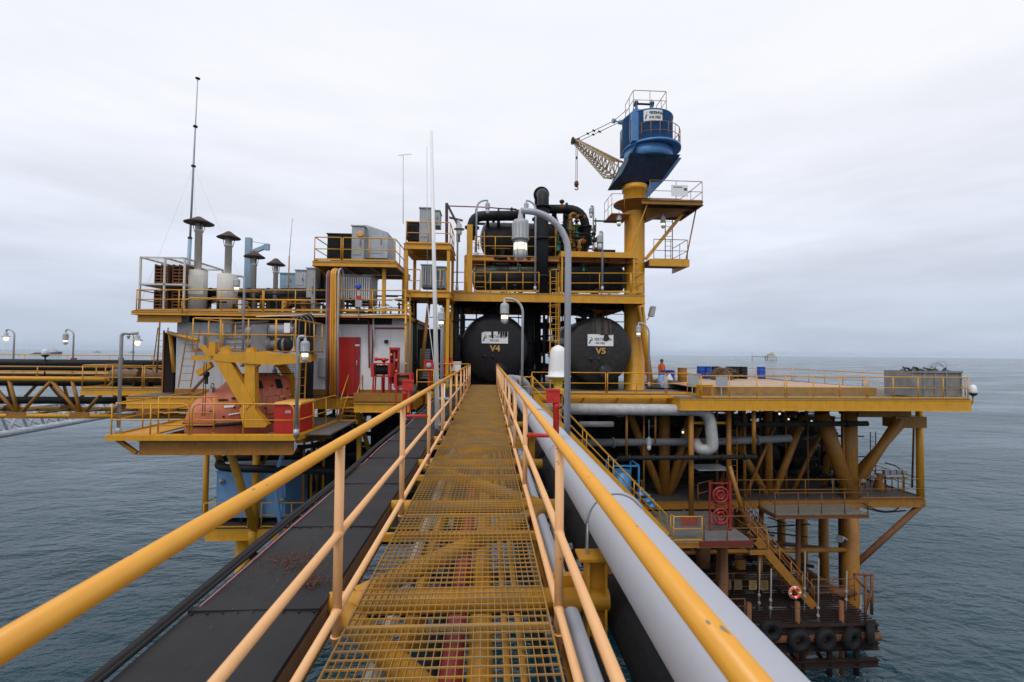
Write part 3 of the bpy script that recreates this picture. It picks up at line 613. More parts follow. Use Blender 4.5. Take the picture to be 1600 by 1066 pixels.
# ---------------------------------------------------------------- big round tanks
def tank(c, r, ln, m, label, txt, peel, streaks):
    c = V(c); t = thing('storage_tank', (c.x, c.y, c.z-r-.4), label, 'tank', 'twin round black tanks')
    prof = []
    for i in range(9):
        a = math.pi/2*i/8; prof.append((r*math.sin(a)**.75 if i else 0.0, .42*(1-math.cos(a))))
    prof += [(r+.012, .44), (r+.012, .5), (r, .5), (r, ln-.5)]
    for i in range(8, -1, -1):
        a = math.pi/2*i/8; prof.append((r*math.sin(a)**.75 if i else 0.0, ln-.42*(1-math.cos(a))))
    MB().lathe(c, (0, 1, 0), prof, 64).build('shell', m, t)
    for y in (1.8, ln-1.8):
        b = MB(); b.box((c.x-r*.8, c.y+y-.15, c.z-r-.42), (c.x+r*.8, c.y+y+.15, c.z-r*.62)); b.build('saddle', DARK, t)
    # sign with emblem, wording and peeled coating
    sg = c+V((0, -.03, .55)); W_, H_ = 1.46, .66
    pl = MB(); pl.box(sg+V((-W_/2, -.01, -H_/2)), sg+V((W_/2, .02, H_/2))); s_ = pl.build('name_plate', WHITE, t)
    e = MB(); q = sg+V((-.55, -.014, 0))
    e.prism([q+V((-.13, 0, -.2)), q+V((-.05, 0, -.2)), q+V((.05, 0, .05)), q+V((-.03, 0, .05))], (0, -.004, 0)); e.build('emblem_stroke', INKB, s_)
    e = MB(); e.prism([q+V((-.02, 0, .18)), q+V((.08, 0, .13)), q+V((.11, 0, .03)), q+V((.06, 0, -.06)), q+V((.03, 0, -.04)), q+V((.06, 0, .04)), q+V((.04, 0, .10)), q+V((-.03, 0, .14))], (0, -.004, 0)); e.build('emblem_curve', INKG, s_)
    text('PERTAMINA', sg+V((.15, -.018, .04)), .17, INK, s_, width=.98)
    text('PHE OSES', sg+V((-.02, -.018, -.17)), .12, INK, s_, width=.50)
    pb = MB(); rnd = random.Random(peel)
    if peel == 1:
        for x0_, x1_, d in ((-.20, -.08, .44), (.17, .27, .22), (.30, .42, .36), (.44, .52, .33), (.54, .70, .40)):
            n_ = 6; up_ = [sg+V((x0_+(x1_-x0_)*i/n_, -.024, H_/2+.02)) for i in range(n_+1)]; dn = [sg+V((x1_-(x1_-x0_)*i/n_, -.024, H_/2-d*(.6+.4*rnd.random())*(1 if 0 < i < n_ else .7))) for i in range(n_+1)]
            MB().prism(up_+dn, (0, -.006, 0)).build('peeled_patch', m, s_)
        pb.prism([sg+V((-.73, -.024, .35)), sg+V((-.73, -.024, .27)), sg+V((-.55, -.024, .33)), sg+V((-.2, -.024, .335)), sg+V((-.2, -.024, .35))], (0, -.006, 0))
    else:
        ctr = sg+V((.33, -.024, .12)); MB().prism([ctr+V((.17*math.cos(a*math.pi/6)*(1+rnd.uniform(-.15, .15)), 0, .19*math.sin(a*math.pi/6)*(1+rnd.uniform(-.1, .2)))) for a in range(12)], (0, -.006, 0)).build('peeled_patch', m, s_)
        pb.prism([sg+V((-.1, -.024, .34)), sg+V((.0, -.024, .30)), sg+V((.25, -.024, .28)), sg+V((.7, -.024, .31)), sg+V((.7, -.024, .34))], (0, -.006, 0))
    pb.build('peeled_edge', m, s_)
    text(txt, sg+V((.02, -.02, -.62)), .34, LETY, t, width=.58, depth=.015, bold=.014)
    b = MB(); b.lathe(c+V((.25, .25, -1.25)), (0, -1, 0), [(.33, 0), (.33, .38), (.42, .39), (.42, .46), (.1, .47)], 24); b.build('manway', m, t)
    b = MB()
    for x in (-.55, -.1): b.lathe(c+V((x, .2, -.5)), (0, -1, 0), [(.06, 0), (.06, .25), (.10, .26), (.10, .31), (.02, .32)], 12)
    b.build('nozzle', m, t)
    for rr_, yy_ in ((.985, .40), (.70, .105)): MB().torus(c+V((0, yy_, 0)), (0, 1, 0), r*rr_, .014, 64, 6).build('weld_seam', m, t)
    b = MB()
    for k in range(16): a_ = k*math.pi/8; q_ = c+V((.25+.38*math.cos(a_), -.22, -1.25+.38*math.sin(a_))); b.cyl(q_, q_+V((0, -.06, 0)), .022, n=6)
    b.build('manway_bolts', DARK, t)
    for y in (2.2, 4.5, 6.4): MB().lathe(c+V((0, y, r-.05)), (0, 0, 1), [(.16, 0), (.16, .35), (.25, .36), (.25, .44)], 14).build('top_nozzle', m, t)
    return t
c4 = P(773, 543, 25.3); tank(c4, 1.90, 8.5, VESSEL, 'left round black tank marked V4 with peeled sign', 'V4', 1, 0)
c5 = P(938, 547, 25.3); t5 = tank(c5, 1.90, 8.5, VESSELG, 'right round black tank marked V5 with brown stains', 'V5', 2, 1)
for x, w_, mm in ((-.10, .36, (.085, .070, .036)), (.34, .26, (.095, .058, .048)), (.60, .13, (.11, .055, .035)), (-.38, .12, (.05, .046, .036))):       # long dried stains below the top nozzle
    b = MB(); rnd = random.Random(int(x*100)+9)
    pts = []
    for i in range(13):
        z = 1.80-i*.11; pts.append((x-w_/2*(1-i*.05)+rnd.uniform(-.035, .035), z))
    for i in range(12, -1, -1):
        z = 1.80-i*.11; pts.append((x+w_/2*(1-i*.05)+rnd.uniform(-.02, .02), z))
    def surf(xx, zz):
        rr = min(.999, math.hypot(xx, zz)/1.9); a = math.asin(rr**(1/.75)); return .42*(1-math.cos(a))
    n_ = 13
    vs = [c5+V((a, surf(a, z)-.006, z)) for a, z in pts]
    fs = [(i, i+1, 2*n_-2-i, 2*n_-1-i) for i in range(n_-1)]
    b.add(vs, [f[::-1] for f in fs]); b.build('stain', mat('stain%d' % int(x*100), mm, .6, dirt=.5, streak=True), t5)

# ================================================================ UPPER PROCESS FRAME above the tanks
Z1 = P(850, 458, 24.6).z                   # first upper floor
Z2 = P(800, 401, 26.6).z                   # second upper floor
X0, X1 = P(700, 465, 24.6).x, P(1007, 465, 24.6).x
uf = deck('process_structure', 'yellow two storey process frame standing over the round tanks', 'steel frame', X0, 24.6, X1, 33, Z1, P(850, 457, 24.6).z-P(850, 471, 24.6).z-.03, joist=2.2, jm=DARK)
x = P(696, 500, 24.9).x; MB().cyl((x, 25.0, ZD), (x, 25.0, Z1-.4), .20, n=18).build('column', YEL, uf)
x = P(733, 457, 24.9).x; MB().beam((x, 24.9, Z1), (x, 24.9, P(733, 352, 24.9).z), .3, .3).build('column', YEL, uf)
for x, y in ((P(700, 500, 32).x, 32.5), (3.2, 32.5), (8.0, 32.5)):
    MB().cyl((x, y, ZD), (x, y, Z1-.4), .22, n=16).build('column', YELR, uf)
xa, xb = P(728, 400, 26.6).x, P(872, 400, 26.6).x
for x, y in ((xa, 26.4), (P(873, 400, 26.4).x, 26.4), (xa, 31), (xb, 31), (P(992, 400, 26.4).x, 26.4)):
    MB().beam((x, y, Z1), (x, y, Z2-.05), .16, .16).build('post', YEL, uf)
b = MB(); b.box((xa, 26.3, Z2-.05), (P(993, 400, 26.6).x, 31.2, Z2)); b.build('upper_floor', FLOOR, uf)
MB().ibeam((xa, 26.25, Z2-.2), (P(993, 400, 26.6).x, 26.25, Z2-.2), .15, .28, .03).build('upper_beam', YEL, uf)
b = MB(); q0, q1 = P(876, 393, 25.6), P(993, 404, 25.6)
b.box((q0.x, 25.5, q1.z), (q1.x, 25.62, q0.z)); b.box((q0.x, 25.62, q0.z-.05), (q1.x, 27.4, q0.z)); b.box((q0.x, 25.62, q1.z), (q0.x+.1, 27.4, q0.z-.05)); b.box((q1.x-.1, 25.62, q1.z), (q1.x, 27.4, q0.z-.05)); b.build('canopy_beam', YEL, uf)
b = MB()
for px in (878, 884, 990): x = P(px, 430, 25.6).x; b.box((x-.05, 25.52, Z1), (x+.05, 25.6, q1.z))
b.build('canopy_post', YEL, uf)
b = MB(); b.box((xa, 28.4, Z1+1.9), (8.2, 28.5, Z2-.06)); b.build('back_plate', YELR, uf)
b = MB()                                  # horizontal shelf girder between the two vessels
b.ibeam(P(740, 412, 27.2), P(990, 413, 27.2), .2, .35, .03); b.build('shelf_beam', YEL, uf)
guardrail([P(741, 457, 24.75).xyz, P(842, 457, 24.75).xyz], 'guardrail on the process frame before the lower vessel, left stretch', sp=.95)
guardrail([P(888, 458, 24.75), P(985, 458, 24.75)], 'guardrail on the process frame before the lower vessel, right stretch', sp=1.6)
guardrail([P(985, 458, 24.75)+V((.05, 0, 0)), P(1006, 458, 24.75), P(1006, 458, 24.75)+V((0, 2.2, 0))], 'corner guardrail of the process frame beside the crane column', sp=1.1)
guardrail([P(705, 457, 24.75), P(729, 457, 24.75)], 'short guardrail of the process frame left of its tall post', sp=.8)
guardrail([P(742, 399, 26.2), P(868, 400, 26.2)], 'guardrail before the upper black vessel', sp=1.2, toe=0)
ladder(P(748, 457, 25.2), P(746, 362, 25.2), 'yellow ladder left of the upper black vessel', wdt=.75)
ladder(V((P(866, 600, 23.5).x, 23.5, ZD)), P(866, 425, 23.5), 'tall caged yellow ladder between the round tanks', wdt=.42, cage=True)
# vessels
def hvessel(c, x0, x1, r, m, label, supports=2):
    c = V(c); t = thing('process_vessel', (c.x, c.y, c.z-r-.3), label, 'pressure vessel', 'black vessels on the process frame')
    ln = x1-x0; prof = []
    for i in range(8): a = math.pi/2*i/7; prof.append((max(.001, r*math.sin(a)), .5*r*(1-math.cos(a))))
    prof += [(r, ln-.5*r)]
    for i in range(7, -1, -1): a = math.pi/2*i/7; prof.append((max(.001, r*math.sin(a)), ln-.5*r*(1-math.cos(a))))
    MB().lathe((x0, c.y, c.z), (1, 0, 0), prof, 40).build('shell', m, t)
    for k in range(supports):
        x = x0+ln*(.2+.6*k/(supports-1)); MB().box((x-.12, c.y-r*.7, c.z-r-.3), (x+.12, c.y+r*.7, c.z-r*.7)).build('saddle', DARK, t)
    for k in range(5):
        x = x0+ln*(.12+.19*k); MB().lathe((x, c.y, c.z+r-.04), (0, 0, 1), [(.09, 0), (.09, .25), (.17, .26), (.17, .33), (.10, .34), (.10, .5)], 12).build('nozzle', m, t)
    for k in range(3): MB().torus((x0+ln*(.25+.25*k), c.y, c.z), (1, 0, 0), r+.005, .015, 36, 6).build('seam', m, t)
    return t
cA = P(835, 376, 28.6); hvessel(cA, P(750, 376, 28.6).x, P(921, 376, 28.6).x, 1.05, VESSELG, 'upper black vessel with rust brown patch on the process frame')
cB = P(850, 436, 26.9); hvessel(cB, P(737, 436, 26.9).x, P(976, 436, 26.9).x, .80, VESSELG, 'long lower black vessel behind the frame guardrail', 3)
# pipework on top
pipe([P(737, 374, 27.2), P(738, 338, 27.2), P(820, 337, 27.2)], .30, BLACK, 'fat black overhead pipe bending down at the left of the frame', flanges=2.2, rad=1.0, n=20)
pipe([P(847, 462, 25.5), P(848, 345, 25.5), P(849, 303, 25.5), P(843, 306, 28.5), P(843, 380, 28.5)], .33, BLACK, 'thickest black standpipe rising behind the tallest lamp and hooking over', rad=.9, n=22, flanges=1.9)
pipe([P(858, 327, 27.5), P(912, 327, 27.5), P(918, 384, 27.5)], .27, BLACK, 'black elbow pipe at the top right of the frame', rad=1.1, n=20, flanges=1.6)
pipe([P(866, 330, 27.9), P(866, 372, 27.9)], .16, BLACK, 'short black drop pipe left of the top elbow')
pipe([P(884, 330, 27.9), P(884, 372, 27.9)], .18, BLACK, 'short black drop pipe under the top elbow')
for i, px in enumerate((762, 779, 823)):
    pipe([P(px, 345, 27.6), P(px, 362, 28.0)], .10, BLACK, ('black nozzle pipe under the overhead pipe, leftmost', 'black nozzle pipe under the overhead pipe, second from left', 'black nozzle pipe under the overhead pipe, rightmost')[i], flanges=.5)
for i, (px, py) in enumerate(((892, 350), (901, 366), (872, 381), (922, 371), (889, 347))):
    p = P(px, py+12, 27.0+.2*i)
    if i in (0, 4): pipe([p, p+V((0, 0, .9)), p+V((.9, 0, .9))], .10, YELR, ('yellow pipe loop among the green valves, upper', '', '', '', 'yellow pipe loop among the green valves, rear')[i], flanges=.5, rad=.15)
    valve(p, GREEN, ('green valve left of the top right elbow', 'green valve below the yellow pipe loop', 'green valve behind the tallest lamp post pole', 'green valve under the end of the black elbow', 'rear green valve on the yellow pipe loop')[i], 1.9)
for i, (px, py) in enumerate(((765, 441), (770, 428), (812, 425), (912, 424))):
    valve(P(px, py, 25.9), GREEN, ('green valve on the lower vessel, far left low', 'green valve on the lower vessel, far left high', 'green valve on the lower vessel near its middle', 'green valve on the lower vessel right of the lamp pole')[i], .8)
for i, (px, y0_, y1_, Y, r_) in enumerate(((891, 400, 334, 26.6, .08), (897, 396, 352, 27.4, .08), (905, 398, 376, 26.4, .10), (884, 400, 378, 26.2, .07))):
    pipe([P(px, y0_, Y), P(px, y1_, Y), P(px+9, y1_+1, Y+.3)], r_, (YELR, YEL, YELR, YEL)[i], ('tall rusty yellow riser among the green valves', 'second yellow riser among the green valves', 'stout yellow pipe stub below the green valves', 'short yellow pipe left of the green valves')[i], rad=.2, flanges=.55)
for i, (px, py) in enumerate(((775, 404), (800, 404), (826, 405), (950, 404), (965, 398), (978, 405))):
    a = P(px, py, 26.3); t = thing('small_valve', a, ('small dark valve under the shelf beam, 1st from left', 'small dark valve under the shelf beam, 2nd from left', 'small dark valve under the shelf beam, 3rd from left', 'small dark valve under the canopy beam, left', 'small dark valve under the canopy beam, middle', 'small dark valve under the canopy beam, right')[i], 'valve', 'small dark valves under the frame beams'); MB().lathe(a, (0, 0, -1), [(.14, 0), (.14, .05), (.06, .07), (.1, .2), (.05, .3)], 10).build('valve_body', DARK, t); MB().torus(a+V((0, 0, .06)), (0, 0, 1), .15, .02, 14, 6).build('handwheel', DARK, t)
pipe([P(700, 322, 26.5), P(760, 324, 26.5), P(828, 330, 26.5)], .035, REDP, 'thin red pipe strung above the overhead pipe')
pipe([P(742, 408, 25.9), P(992, 410, 25.9)], .035, REDP, 'thin red pipe along the shelf between the vessels')
gf = thing('gantry', P(699, 380, 25.8), 'dark red gantry arm at the upper left of the frame', 'gantry')
b = MB(); b.beam(P(698, 380, 25.8), P(698, 318, 25.8), .16, .16); b.beam(P(698, 318, 25.8), P(716, 353, 25.8), .12, .12); b.beam(P(702, 340, 25.8), P(723, 345, 25.8), .1, .1); b.beam(P(716, 353, 25.8), P(716, 378, 25.8), .2, .2)
b.build('gantry_frame', mat('dark_maroon', (.05, .02, .025), .6), gf)
# lamp posts of the frame (bases on brackets of the front beam)
def flamp(px, ytop, dpx, Y, label, s=1.2, rad=.4, lit=False, style=0, yb=455, z0=None):
    a = P(px, yb, Y); tz = P(px, ytop, Y).z
    return lamp_post(a, tz, (dpx*Y/FPX, 0), label, r=.05, s=s, rad=rad, lit=lit, style=style)
flamp(744, 313, 17, 24.5, 'hooked lamp post at the left of the upper black vessel', yb=402, rad=.45)
flamp(836, 314, -15, 24.3, 'hooked lamp post standing before the thick standpipe', rad=.5, yb=455)
flamp(927, 322, -4, 27.2, 'lamp post rising behind the green valves', yb=392, rad=.14)
flamp(714, 345, 2, 24.3, 'short straight lamp post on the left end of the process frame', yb=453, s=1.8, rad=.06, style=1, lit=False)
flamp(941, 362, -3, 24.4, 'lamp post before the right half of the lower vessel', yb=455, rad=.14, s=1.6, lit=False)
flamp(1014, 505, -17, 23.9, 'hooked lamp post right of the right round tank', yb=605, rad=.55, s=1.3, lit=True)

# pipes and risers behind and between the tanks
rnd = random.Random(11)
dk = [('tall black riser left of the left round tank', 712, 470, 600, 25.2, .14), ('second black riser left of the left round tank', 722, 470, 600, 26.0, .10),
      ('thin black riser beside the yellow column', 706, 470, 560, 25.8, .07), ('fat black riser between the tanks', 826, 470, 600, 28, .34), ('black riser in the middle gap', 840, 470, 600, 30, .22),
      ('slender black riser in the middle gap', 850, 470, 600, 27, .08), ('black riser behind the caged ladder', 868, 470, 600, 31, .15), ('black riser before the crane column', 990, 470, 520, 28, .08)]
for lb, px, ya, yb, Y, r in dk: pipe([P(px, ya, Y), P(px, yb, Y)], r, BLACK, lb, flanges=1.6, group='black risers between the decks')
for i, (a, c, Y, r) in enumerate((((735, 478), (760, 478), 27, .2), ((795, 478), (880, 483), 33, .14), ((880, 490), (930, 478), 27, .13), ((700, 560), (735, 560), 26, .10), ((835, 540), (885, 540), 32, .5), ((835, 575), (890, 575), 30, .4), ((840, 508), (885, 505), 31.5, .2))):
    pipe([P(a[0], a[1], Y), P((a[0]+c[0])/2, (a[1]+c[1])/2+3, Y), P(c[0], c[1], Y)], r, BLACK if i not in (4, 5) else VESSEL,
         ('black swan neck above the left round tank', 'black cross pipe high in the gap between tanks', 'black sloping pipe above the right round tank', 'black cross pipe low left of the left tank', 'dark drum shaped vessel deep between the tanks', 'low dark vessel deep between the tanks', 'black cross pipe in the gap behind the ladder')[i], rad=.3, flanges=1.2)
for k, (px, Y) in enumerate(((752, 28), (765, 29), (900, 27), (915, 29), (975, 28))):
    a = P(px, 468, Y); pipe([a, a-V((0, 0, .7)), a-V((-.5, 0, .9)), a-V((-.5, 0, 1.6))], .17, BLACK, ('first black gooseneck above the left round tank', 'second black gooseneck above the left round tank', 'first black gooseneck above the right round tank', 'second black gooseneck above the right round tank', 'black gooseneck at the right edge of the right round tank')[k], rad=.3, flanges=.6)
b = MB(); rnd = random.Random(21)
for i in range(150):                      # nameless tangle of small bore lines and tray steel
    Y = rnd.uniform(28, 40); px = rnd.choice((rnd.uniform(700, 728), rnd.uniform(818, 890), rnd.uniform(715, 1000)))
    if rnd.random() < .55: a = P(px, rnd.uniform(472, 500), Y); q = a+V((0, 0, -rnd.uniform(.8, 3.5)))
    else: a = P(px, rnd.uniform(472, 590), Y); q = a+V((rnd.uniform(.6, 2.2)*rnd.choice((-1, 1)), 0, 0))
    q.z = max(q.z, ZD); b.tube([a, q], rnd.uniform(.02, .08), 6)
b.build('small_bore_piping', DARK, None, 'tangle of small dark pipes behind the round tanks', 'piping', kind='stuff')
bk = thing('equipment_skid', (-1, 36, ZD), 'dark equipment skid standing behind the left round tank', 'equipment skid')
b = MB(); b.box((-3.0, 34.6, ZD+.07), (-.9, 38, 2.8)); b.box((-3.1, 34.5, 2.8), (-.8, 38.1, 3.0)); b.build('skid_body', DARK, bk)
b = MB(); b.box((2.6, 36.6, ZD+.07), (4.3, 39, 1.9)); b.box((2.5, 36.5, 1.9), (4.4, 39.1, 2.05)); b.build('skid_body', DARK, bk)

# ================================================================ CRANE
cr_x = P(991, 500, 26.8).x; CY = 26.8
crn = thing('pedestal_crane', (cr_x, CY, ZD), 'blue pedestal crane on a thick yellow column', 'crane')
ztop = P(991, 292, CY).z; zf = P(991, 321, CY).z
MB().lathe((cr_x, CY, ZD), (0, 0, 1), [(.62, 0), (.62, .1), (.60, .12), (.60, zf-ZD-.6), (.66, zf-ZD-.3), (.66, ztop-ZD-.35), (.74, ztop-ZD-.3), (.74, ztop-ZD)], 40).build('column', YEL, crn)
MB().lathe((cr_x, CY, zf), (0, 0, 1), [(.6, -.5), (1.0, 0), (1.25, .02), (1.25, .08), (.6, .09)], 24).build('ring_platform', YELR, crn)
hc = P(1018, 240, CY); zdk = P(1018, 236, CY).z; hx = hc.x
u = V((-.80, .60, 0)).normalized(); vv = V((.60, .80, 0)).normalized()     # boom side, lateral
O = V((cr_x, CY, 0))
def C(a, bb, z): q = O+u*a+vv*bb; return V((q.x, q.y, z))
zb = P(991, 291, CY).z; zt = P(1018, 191, CY).z
# band under the deck, tapered underbody down to the slew ring, counterweight on the right
zw, ze = P(1018, 256, CY).z, P(991, 291, CY).z
def Xc(px): return P(px, 260, CY).x
MB().lathe((hx-.25, CY-.1, zw), (0, 0, 1), [(1.36, 0), (1.42, .05), (1.42, zdk-zw-.15)], 44).build('skirt', BLUE, crn)
b = MB(); b.hexa([(Xc(956), CY-.3, ze+.05), (Xc(1030), CY-.3, ze+.25), (Xc(1030), CY+1.0, ze+.25), (Xc(956), CY+1.0, ze+.05), (Xc(974), CY-1.25, zw+.05), (Xc(1050), CY-1.25, zw+.05), (Xc(1050), CY+1.1, zw+.05), (Xc(974), CY+1.1, zw+.05)]); b.build('underbody', BLUE_SHADE, crn)
b = MB(); b.hexa([(Xc(1000), CY-.2, P(1, 285, CY).z-.35), (Xc(1040), CY-.2, P(1040, 280, CY).z), (Xc(1040), CY+1.3, P(1040, 280, CY).z), (Xc(1000), CY+1.3, P(1, 285, CY).z-.35), (Xc(1030), CY-.3, P(1040, 247, CY).z), (Xc(1062), CY-.3, P(1062, 250, CY).z), (Xc(1062), CY+1.3, P(1062, 250, CY).z), (Xc(1030), CY+1.3, P(1040, 247, CY).z)]); b.build('counterweight', BLUE, crn)
b = MB(); b.hexa([(Xc(957), CY-.75, ze+.1), (Xc(966), CY-.8, ze+.45), (Xc(966), CY+1.0, ze+.45), (Xc(957), CY+1.0, ze+.1), (Xc(975), CY-1.3, zw+.1), (Xc(984), CY-1.35, zdk-.16), (Xc(984), CY+1.1, zdk-.16), (Xc(975), CY+1.1, zw+.1)]); b.build('side_plate', PBLUE, crn)
# walk-round deck and curved engine house
c0 = V((hx-.05, CY-.1, zdk)); 
b = MB(); b.lathe(c0, (0, 0, 1), [(1.62, -.14), (1.70, -.12), (1.70, 0), (.1, .01)], 48); b.build('house_deck', BLUE, crn)
b = MB(); b.lathe(c0+V((-.26, 0, 0)), (0, 0, 1), [(1.47, .01), (1.47, zt-zdk-.06), (1.50, zt-zdk-.05), (1.50, zt-zdk), (.1, zt-zdk+.05)], 48); b.build('engine_house', BLUE, crn)
b = MB(); b.box(c0+V((-1.55, -1.15, .0)), c0+V((-.6, 1.3, zt-zdk-.1))); ocb = b.build('operator_cab', BLUE, crn)
MB().box(c0+V((-1.575, -.9, .15)), c0+V((-1.555, 1.1, zt-zdk-.45))).build('cab_window', WINDOW, ocb)
sgc = c0+V((-.15+.02, -1.40, (zt-zdk)-.42))
b = MB(); n_ = 10; fs = []; vs = []
def cyp(a, z, r=1.485): return c0+V((-.26+r*math.sin(a), -r*math.cos(a), z))
for i in range(n_+1):
    a = R(-27+42*i/n_); vs += [cyp(a, zt-zdk-.72), cyp(a, zt-zdk-.08)]
for i in range(n_): fs.append((2*i, 2*i+2, 2*i+3, 2*i+1))
b.add(vs, fs); b.build('name_plate', WHITE, crn)
q = cyp(R(-21), zt-zdk-.40, 1.495)
b = MB(); b.prism([q+V((-.10, 0, -.18)), q+V((-.02, 0, -.18)), q+V((.07, 0, .06)), q+V((-.01, 0, .06))], (0, -.006, 0)); b.build('emblem_stroke', INKB, crn)
b = MB(); b.prism([q+V((.0, 0, .2)), q+V((.1, 0, .15)), q+V((.13, 0, .03)), q+V((.07, 0, -.02)), q+V((.07, 0, .10)), q+V((0, 0, .15))], (0, -.006, 0)); b.build('emblem_curve', INKG, crn)
for s_, dz, h_ in (('PERTAMINA', -.28, .17), ('PHE OSES', -.54, .15)):
    for i, ch in enumerate(s_):
        if ch == ' ': continue
        a = R(-13+25*i/8); p = cyp(a, zt-zdk+dz, 1.495); text(ch, p, h_, INK, crn, normal_rot=(R(90), 0, a))
rp_ = [cyp(R(a), 0, 1.64)+V((.26, 0, .01)) for a in range(-75, 111, 18)]
guardrail(rp_, 'curved brown guardrail round the blue crane house deck', h=.95, sp=.9, toe=0, m=YELR, mids=(.45,), r=.02)
zp = P(1010, 181, CY).z; xl, xr = P(984, 181, CY).x, P(1034, 181, CY).x
b = MB(); b.box((xl, CY-.7, zp-.18), (xr, CY+.9, zp)); b.build('top_platform', BLUE, crn)
MB().box((xl+.1, CY-.5, zt+.02), (xr-.3, CY+.7, zp-.19)).build('top_plinth', PBLUE, crn)
guardrail([(xl, CY+.9, zp), (xl, CY-.7, zp), (xr, CY-.7, zp), (xr, CY+.9, zp)], 'guardrail on the very top of the crane', h=1.12, sp=.95, toe=0, m=YELR, mids=(.55,), r=.018)
b = MB(); b.cyl((xl+.3, CY-.1, zp+.65), (xr-.55, CY-.1, zp+.65), .06, n=12)
for x in (xl+.35, xr-.65): b.lathe((x-.08, CY-.1, zp+.65), (1, 0, 0), [(.18, 0), (.18, .03), (.1, .04), (.1, .12), (.18, .13), (.18, .16)], 16)
b.build('sheaves', DARK, crn)
b = MB(); b.prism([(xl+.2, CY-.2, zp), (xl+.5, CY-.2, zp), (xl+.35, CY-.2, zp+.85)], (0, .05, 0)); b.prism([(xr-.9, CY-.2, zp), (xr-.55, CY-.2, zp), (xr-.68, CY-.2, zp+.95)], (0, .05, 0)); b.build('gantry_legs', BLUE, crn)
# lattice boom
A = P(972, 276, 27.3); B = P(899, 221, 33.5); d = (B-A).normalized(); up = V((0, 0, 1)); rt = d.cross(up).normalized(); uu = rt.cross(d)
BOOM = mat('boom_cream', (.42, .31, .17), .6, rust=.4, dirt=.5)
def sec(t): w_ = .55*(1-t)+.14*t; h_ = (.62 if t > .15 else .62*(t/.15*.8+.2))*(1-t)+.14*t; p = A.lerp(B, t); return [p+rt*w_*a+uu*h_*bb for a, bb in ((-1, -1), (1, -1), (1, 1), (-1, 1))]
b = MB(); ts = [0, .15]+[.15+.85*i/12 for i in range(1, 13)]
for i in range(len(ts)-1):
    s0, s1 = sec(ts[i]), sec(ts[i+1])
    for k in range(4):
        b.cyl(s0[k], s1[k], .055, n=6); b.cyl(s0[k], s1[(k+1) % 4], .032, n=5); b.cyl(s0[k], s0[(k+1) % 4], .03, n=5)
b.build('boom', BOOM, crn)
b = MB(); b.lathe(B-rt*.25, rt, [(.28, 0), (.28, .04), (.2, .05), (.2, .45), (.28, .46), (.28, .5)], 16); b.build('boom_sheave', DARK, crn)
b = MB(); blk = P(964, 190, 28.6); top = P(985, 172, 27.0)
for s_ in (-.22, .22):
    b.tube([top+rt*s_, blk+rt*s_], .018, 5); b.tube([blk+rt*s_, B+rt*s_], .022, 5)
    m_ = blk.lerp(B, .45)+rt*s_; b.cyl(m_-d*.15, m_+d*.15, .06, n=8); m_ = blk.lerp(B, .6)+rt*s_; b.cyl(m_-d*.12, m_+d*.12, .06, n=8)
b.build('pendant_lines', DARK, crn)
b = MB(); b.lathe(blk-rt*.32, rt, [(.15, 0), (.15, .16), (.05, .17), (.05, .47), (.15, .48), (.15, .64)], 14); b.build('bridle_block', PBLUE, crn)
b = MB(); hk = P(900, 290, 33.5); b.tube([B+V((.05, 0, 0)), V((B.x+.05, B.y, hk.z+.3))], .022, 5); b.tube([B+V((.16, 0, 0)), V((B.x+.16, B.y, hk.z+.3))], .02, 5); b.build('hoist_line', DARK, crn)
b = MB(); o_ = V((B.x+.1, B.y, hk.z)); b.lathe(o_+V((0, 0, .35)), (0, 0, -1), [(.05, 0), (.16, .08), (.18, .3), (.1, .45), (.04, .5)], 12); b.tube(arc(o_+V((0, 0, -.22)), (0, 0, .12), (.12, 0, 0), 0, 250, 8), .04, 6); b.lathe(o_+V((0, 0, 2.0)), (0, 0, 1), [(.03, 0), (.08, .03), (.08, .16), (.03, .2)], 8); b.build('hook_block', RUSTM, crn)
# maintenance platforms hung on the column
pz = P(1050, 316, 25.6).z
cp = thing('crane_platform', (cr_x+1.5, 25.8, pz), 'upper yellow side platform high on the crane column', 'platform')
x0_, x1_ = P(1013, 316, 25.6).x, P(1094, 316, 25.6).x
MB().box((x0_-.3, 25.3, pz-.06), (x1_, 28.4, pz)).build('floor', FLOOR, cp)
b = MB(); b.ibeam((x0_-.5, 25.3, pz-.14), (x1_, 25.3, pz-.14), .12, .22, .02); b.ibeam((x1_, 25.3, pz-.14), (x1_, 28.4, pz-.14), .12, .22, .02)
for y in (26.2, 27.2, 28.3): b.ibeam((x0_-.5, y, pz-.14), (x1_, y, pz-.14), .1, .16, .02)
b.build('frame', YELR, cp)
b = MB(); b.hexa([(cr_x+.5, 26.3, pz-.9), (cr_x+1.4, 26.3, pz-.5), (cr_x+1.4, 27.3, pz-.5), (cr_x+.5, 27.3, pz-.9), (cr_x+.5, 26.0, pz-.24), (x1_-.6, 26.0, pz-.24), (x1_-.6, 27.6, pz-.24), (cr_x+.5, 27.6, pz-.24)]); b.build('bracket', YELR, cp)
MB().beam(P(1009, 405, 26.4), P(1066, 335, 26.4), .18, .18).build('strut', YEL, cp)
MB().beam(P(984, 392, 26.0), P(1012, 318, 25.4), .06, .06).build('tie_rod', YEL, cp)
MB().beam(P(1070, 415, 26.0), P(1088, 325, 26.0), .06, .06).build('tie_rod', YELR, cp)
guardrail([(x0_, 25.35, pz), (x1_, 25.35, pz), (x1_, 28.3, pz), (x0_, 28.3, pz)], 'guardrail of the upper crane column platform', h=1.15, sp=1.3, toe=.06, m=YELR, r=.02)
sb = P(1062, 298, 25.3); t = thing('notice_board', sb, 'white notice board on the upper crane column platform', 'sign')
